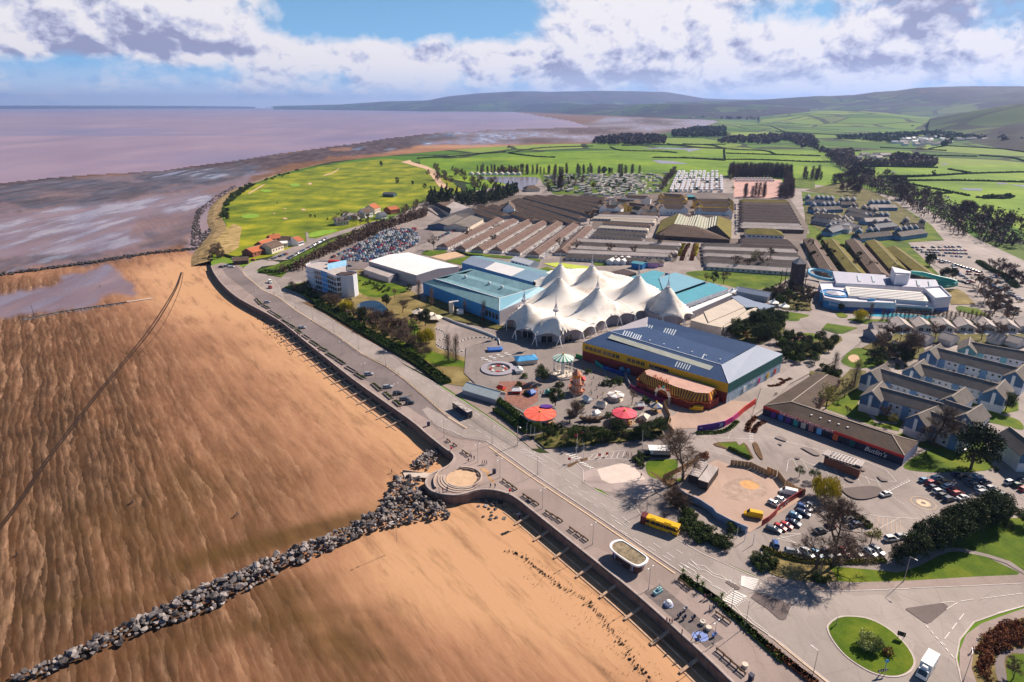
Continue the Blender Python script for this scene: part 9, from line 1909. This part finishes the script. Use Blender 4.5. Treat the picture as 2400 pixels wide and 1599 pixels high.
def fill(kind,k,poly,n,s,label,group,mind=2.0,seed=1,sv=.25,far_w=None):
 rs=random.Random(seed);w=[(p.x,p.y)for p in PL(k,poly)]
 for x,y in scatter(w,n,mind,25,rs):kd=rs.choice(kind)if isinstance(kind,tuple)else kind;plant(kd,(x,y,0),s*rs.uniform(1-sv,1+sv),label,group)
fill(('bare_far','twiggy'),K8,[(760,640),(1100,760),(1500,860),(1900,1300),(1700,1180),(1200,940)],16,.62,'brown leafless tree in the garden beside the pond','leafless trees beside the pond',3,51)
fill(('bare','twiggy'),K4,[(300,820),(860,860),(1300,870),(1100,920),(500,950)],9,.55,'brown leafless tree in the fairground planting belt','leafless trees in the fairground belt',4,52)
fill(('bare','bare_far'),K7,[(560,1250),(860,1080),(1200,1150),(1250,1320),(900,1330)],9,.75,'leafless tree in the garden below the bend lodges','leafless trees below the bend lodges',4,53)
fill(('twiggy','shrub'),K3,[(1180,600),(1500,640),(1480,800),(1250,780)],8,.8,'shrub beside the apartment decks','shrubs beside the apartment decks',2,54)
wood('brown thicket below the tree belt above the packed car park',K15,[(850,1130),(1140,1085),(1150,1020),(1500,880),(1800,755),(2050,645),(2354,545),(2354,500),(2000,610),(1850,645),(1600,750),(1300,905),(1050,1060)],420,6.5,M_TWIG,.8)
wood('brown thicket between the hedge and the pond',K8,[(900,800),(1100,850),(1300,900),(1700,900),(1760,1100),(1900,1300),(1700,1200),(1200,950)],70,3.6,M_TWIG,.5)
fill(('bare_far','bare_far','bare'),K15,[(830,1150),(1140,1090),(1150,1020),(1500,880),(1800,750),(2050,640),(2354,540),(2354,420),(2150,470),(2000,600),(1850,640),(1600,745),(1300,900),(1050,1060)],44,.7,'brown leafless tree in the belt above the packed car park','trees in the belt above the packed car park',4.5,2)
fill('bare_far',K9,[(0,240),(120,160),(240,180),(420,260),(640,330),(900,380),(880,420),(620,430),(400,380),(180,330),(0,280)],28,1.2,'reddish leafless tree on the near bank of the lake','leafless trees on the lake bank',7,3)
fill(('conifer','far_ever'),K9,[(0,560),(60,480),(300,490),(320,560),(350,590),(640,575),(830,520),(1010,450),(990,410),(880,440),(620,500),(360,520),(120,600)],85,1.5,'dark conifer in the belt between the lake and terraces','conifers between lake and terraces',6,4)
fill('poplar_far',K9,[(560,225),(1150,235),(2354,228),(2354,210),(1150,215),(560,205)],60,1.0,'thin bare tree on the field edge behind the lake and caravans','trees along the field edge',10,5);fill('poplar_far',K9,[(1370,330),(1500,400),(1490,430),(1360,330)],5,1.6,'tall brown poplar beside the caravan park','tall poplars beside the caravan park',4,6);fill(('bare_far','far_ever','bud'),K9,[(1300,280),(2300,250),(2354,440),(1900,500),(1300,400)],34,.8,'tree scattered between the static caravans','trees in the caravan park',10,7);fill('far_ever',K9,[(1950,225),(2040,222),(2040,232),(1950,232)],3,1.5,'big dark evergreen at the field edge','dark evergreens at the field edge',6,8)
fill('poplar_far',K10,[(1450,265),(1900,262),(2130,275),(2130,250),(1450,240)],70,1.45,'tall purple poplar in the belt behind the touring caravans','purple poplars behind the touring caravans',5,9,.12);fill('poplar_far',K10,[(2050,300),(2150,290),(2160,490),(2100,500),(1600,490),(1600,470),(2060,470)],45,1.2,'tall purple tree around the pink parking','purple trees round the pink parking',4,10,.15);fill('bud',K10,[(1450,240),(1490,240),(1500,450),(1470,450)],12,.9,'clipped yellow green tree in the short avenue','yellow green avenue trees',9,11);fill('bare_far',K10,[(700,440),(800,300),(860,230),(820,230),(740,330),(660,440)],12,1.2,'brown tree between caravans and white chalets','trees left of the white chalets',8,12)
BELT=[(160,10),(300,40),(480,170),(700,270),(950,330),(1130,420),(1400,500),(1470,590),(1900,680),(2300,760),(2420,900),(2420,1130),(1900,1010),(1700,930),(1500,860),(1290,740),(1100,620),(900,510),(700,440),(560,350),(430,290),(330,190),(200,80)]
wood('dark undergrowth in the long diagonal tree belt',K11,BELT,430,13,M_TWIGP,1.3)
fill('bare_purple',K11,BELT,60,1.3,'dark leafless tree in the long diagonal belt at the right','trees in the long diagonal belt',6,13,.3);fill('bare_purple',K11,[(200,280),(350,250),(520,360),(560,470),(400,490),(230,360)],14,1.4,'purple leafless tree in the grove above the lodges','trees in the purple grove',6,14);fill('poplar_far',K13,[(790,690),(960,700),(960,720),(790,705)],10,1.2,'leafless poplar behind the lime field','poplars behind the lime field',5,15);wood('dark leafless trees along the straight railway line',K13,[(600,395),(930,475),(1340,690),(1310,720),(900,505),(585,410)],300,9,M_TWIGP,2.6)
for i in range(26):plant('poplar',P(K7,790+i*46,905+(i%3)*12+i*.8),.52,'slim bare tree in the avenue between the pool and the lodges','slim bare trees between pool and lodges')
fill('bare',K7,[(1800,500),(1860,480),(2000,560),(2200,760),(2290,950),(2180,990),(2000,900),(1850,650)],24,.8,'bare tree in the line beside the right hand car park','bare trees beside the right hand car park',3.5,17)
fill(('bare','ever','conifer','far_ever'),K7,[(60,0),(100,20),(700,320),(980,330),(900,380),(300,340),(20,260),(-40,120)],26,.7,'tree on the lawns between the sloping brown roofs','trees between the sloping brown roofs',9,18);fill(('ever','bush','pine'),K6,[(1980,1090),(2080,1080),(2200,1230),(2354,1200),(2560,1250),(2400,1400),(2150,1380),(1960,1230)],24,.75,'dark evergreen around the oval putting lawn','evergreens round the oval putting lawn',4,19);fill(('bush','shrub','rusty','ever','pine'),K6,[(1540,960),(1840,860),(2060,930),(2060,1010),(1800,1160),(1560,1120),(1470,1060)],110,.85,'shrub in the rocky garden right of the cream hall','shrubs in the rocky garden',1.6,20)
fill(('bare','bush','rusty','ever'),K6,[(1780,560),(2000,560),(2354,620),(2354,800),(2050,750),(1860,640)],60,.7,'dark planting around the climbing tower','planting around the climbing tower',3,21)
fill(('bush','shrub','twiggy'),K8,[(780,700),(1080,780),(1160,860),(1500,900),(1760,1120),(1960,1390),(1700,1220),(1200,960),(900,820)],70,1.0,'shrub in the garden between the hedge and the pond','shrubs between the hedge and the pond',2.2,22);fill(('bush','twiggy'),K8,[(340,540),(560,520),(700,640),(950,700),(800,720),(560,650)],26,.9,'shrub in the shade of the hotel','shrubs in the shade of the hotel',2.5,23);fill(('bush','shrub'),K8,[(1130,460),(1300,480),(1500,560),(1420,620),(1200,540)],22,.8,'clipped shrub in the hotel garden','clipped shrubs in the hotel garden',2.5,24)
fill('ever',K3,[(150,30),(220,40),(500,20),(640,10),(600,60),(400,160),(180,200),(130,130)],16,.75,'dark tree between the hall and campus road','dark trees between hall and campus road',4,25);fill(('ever','bush','bare'),K3,[(880,180),(1050,130),(1350,130),(1300,250),(1150,260),(900,210)],22,.7,'tree behind the sand pit lawn','trees behind the sand pit lawn',3.5,26);fill('bush',K3,[(500,250),(660,290),(640,330),(480,270)],10,1.2,'dark bush at the end of the brown wing','bushes at the end of the brown wing',2,27)
fill(('ever','bush','shrub','palm'),K4,[(130,870),(300,760),(480,800),(860,850),(1060,840),(1380,850),(1380,890),(1100,930),(900,940),(720,960),(480,960),(300,960)],62,.72,'dark planting in the belt between fairground and entrance road','planting between fairground and entrance road',2.4,28);fill('bush',K4,[(1320,740),(1440,710),(1430,780),(1320,790)],8,.9,'dark bush by the timber hoarding','bushes by the timber hoarding',1.5,29);fill(('shrub','bush','palm'),K4,[(860,350),(1000,370),(1010,430),(870,430)],14,.7,'plant in the bed right of the helter skelter','plants right of the helter skelter',1.4,30)
fill(('bush','palm','shrub'),K4,[(1110,1100),(1200,1040),(1260,1060),(1230,1160),(1190,1180)],12,.8,'spiky plant left of the entrance lawn','spiky plants left of the entrance lawn',1.4,31);fill('rusty',K4,[(1690,1050),(1780,1040),(1785,1080),(1700,1085)],5,.8,'bright red shrub behind the flat cabin','red shrubs behind the flat cabin',1.2,32)
for k_,poly,n,s,l,sd in[(K2,[(1560,30),(1640,0),(1700,60),(1620,80)],7,1.0,'dark shrub at the left end of the blue hoarding bed',33),(K2,[(1560,110),(1700,130),(1850,210),(1990,270),(2010,370),(1900,350),(1700,260),(1560,180)],26,1.15,'dense dark shrub in the bed right of the yellow bus',34),(K2,[(1980,150),(2040,140),(2050,210),(1990,210)],3,.9,'small shrub under the end of the blue hoarding',35),(K2,[(2200,430),(2354,410),(2400,520),(2354,570),(2240,510)],12,1.1,'dark shrub in the bed before the bare tree',36),(K4,[(1420,1430),(1500,1440),(1600,1530),(1560,1560),(1440,1500)],10,.9,'brownish shrub at the corner of the pale blue hoarding',37),(K1,[(400,590),(560,600),(540,650),(380,640)],4,.8,'green shrub in the shadow of the bare tree',38)]:fill(('bush','bush','twiggy')if sd==37 else 'bush',k_,poly,n,s,l,l+'s',1.0,sd)
fill('rusty',K1,[(1940,1280),(2000,1160),(2200,1030),(2400,990),(2500,1180),(2250,1240),(2080,1280),(2030,1400),(2030,1560),(1960,1500)],60,.85,'rust red shrub in the bank at the bottom right','rust red shrubs at the bottom right',1.0,39);plant('bare',P(K1,2250,1540),.45,'thin sapling on the small lawn at the bottom right');fill(('bush','ever'),K1,[(2100,60),(2354,40),(2400,200),(2250,180)],10,.7,'dark shrub on the upper right lawn','dark shrubs on the upper right lawn',3,40)
fill(('bare','bush'),K15,[(1400,640),(1500,560),(1700,560),(1830,560),(1800,640),(1620,650)],22,.7,'tree in the hamlet on the golf course','trees in the hamlet',3,41);fill('bush',K15,[(290,560),(310,440),(400,330),(560,235),(640,215),(650,235),(560,280),(430,370),(360,430),(360,590)],75,1.7,'dark gorse scrub on the bank above the shingle','gorse scrub above the shingle',3.5,42);fill(('bush','twiggy'),K15,[(200,880),(290,860),(310,960),(180,1000)],16,1.3,'dark scrub at the dune foot','dark scrub at the dune foot',2,43);fill('bush',K15,[(700,190),(1000,100),(1100,70),(1100,78),(950,140),(760,190)],12,1.6,'dark bush along the far beach edge','bushes along the far beach edge',5,44)
hedge('clipped_hedge','long clipped green hedge beside the seafront road below the garden',K8,[(560,640),(760,760),(940,850),(1130,975),(1300,1070),(1480,1170),(1640,1250),(1800,1360),(1960,1480),(2120,1600)],4.0,2.2,M_HEDGE,40,.3);hedge('clipped_hedge','dark roadside hedge strip in front of the clipped green hedge',K8,[(660,740),(860,850),(1060,970),(1260,1090),(1500,1230),(1760,1380),(2060,1600)],2.2,1.5,M_EVER,30,.3)
hedge('clipped_hedge','clipped hedge curving below the coral ride canopy',K4,[(-160,540),(-40,620),(30,690),(120,760),(220,800),(420,820)],3.0,2.2,M_HEDGE,40,.3);hedge('clipped_hedge','second hedge line nearer the road below the coral canopy',K4,[(-160,640),(-40,720),(60,800),(140,850)],2.6,1.8,M_HEDGE,40,.3);hedge('clipped_hedge','long dark hedge along the entrance road',K4,[(740,870),(900,880),(1060,870),(1200,868),(1380,860)],2.4,1.6,M_EVER,30,.3);hedge('clipped_hedge','pale hedge before the rose carousel',K4,[(560,800),(700,815),(850,820)],2.0,1.4,M_SHRUB,30,.3)
hedge('clipped_hedge','hedge between the lower car park and pavement',K1,[(-60,330),(100,400),(300,455),(520,470),(760,470),(1080,455)],1.6,1.0,M_BUD,30,.25);hedge('clipped_hedge','hedge row dividing the lower and upper car parks',K1,[(760,20),(860,90),(940,150)],2.4,1.4,M_HEDGE,30,.3);hedge('clipped_hedge','low hedge on the triangular entrance island',K4,[(1990,990),(2090,1040),(2195,1085)],1.3,1.2,M_HEDGE,40,.2);hedge('bank_scrub','green scrub on the bank above the seafront road',K15,[(700,1100),(800,1110),(920,1090),(1100,1010),(1300,900),(1500,790)],7,1.6,M_HEDGE,40,.45)
for i,pts in enumerate([[(930,240),(960,150),(1010,60)],[(1040,240),(1060,150),(1085,60)],[(905,190),(930,100),(960,60)],[(1075,190),(1095,110),(1100,60)]]):hedge('flower_border','%s of the avenue leading to the dark hall'%('left red flower border','right red flower border','left lime shrub border','right lime shrub border')[i],K6,pts,3.0,1.2,M_RUSTY if i<2 else M_WILLOW,14,.5,cat='flower border')
hedge('lawn_hedge','dark hedge behind the white sand court',K5,[(330,140),(460,185),(620,200)],2,1.4,M_EVER,20,.4);hedge('railway_hedge','dark hedge beside the beach car park wall',K15,[(330,940),(400,960),(540,975)],2,1.6,M_EVER,20,.4);hedge('park_hedge','dark hedge round the tree screened yard at the right edge',K7,[(1850,260),(1950,330),(2150,430),(2260,540)],5,2.5,M_EVER,16,.5)
fill(('bare','bare_purple'),K7,[(1900,300),(2100,330),(2354,450),(2354,520),(2260,540),(2100,420)],12,.7,'dark tree in the yard at the right edge','trees in the yard at the right edge',6,46);wood('reeds and scrub behind the lake',K9,[(790,215),(1010,215),(1000,190),(790,180)],120,7,M_BUD,1.2)
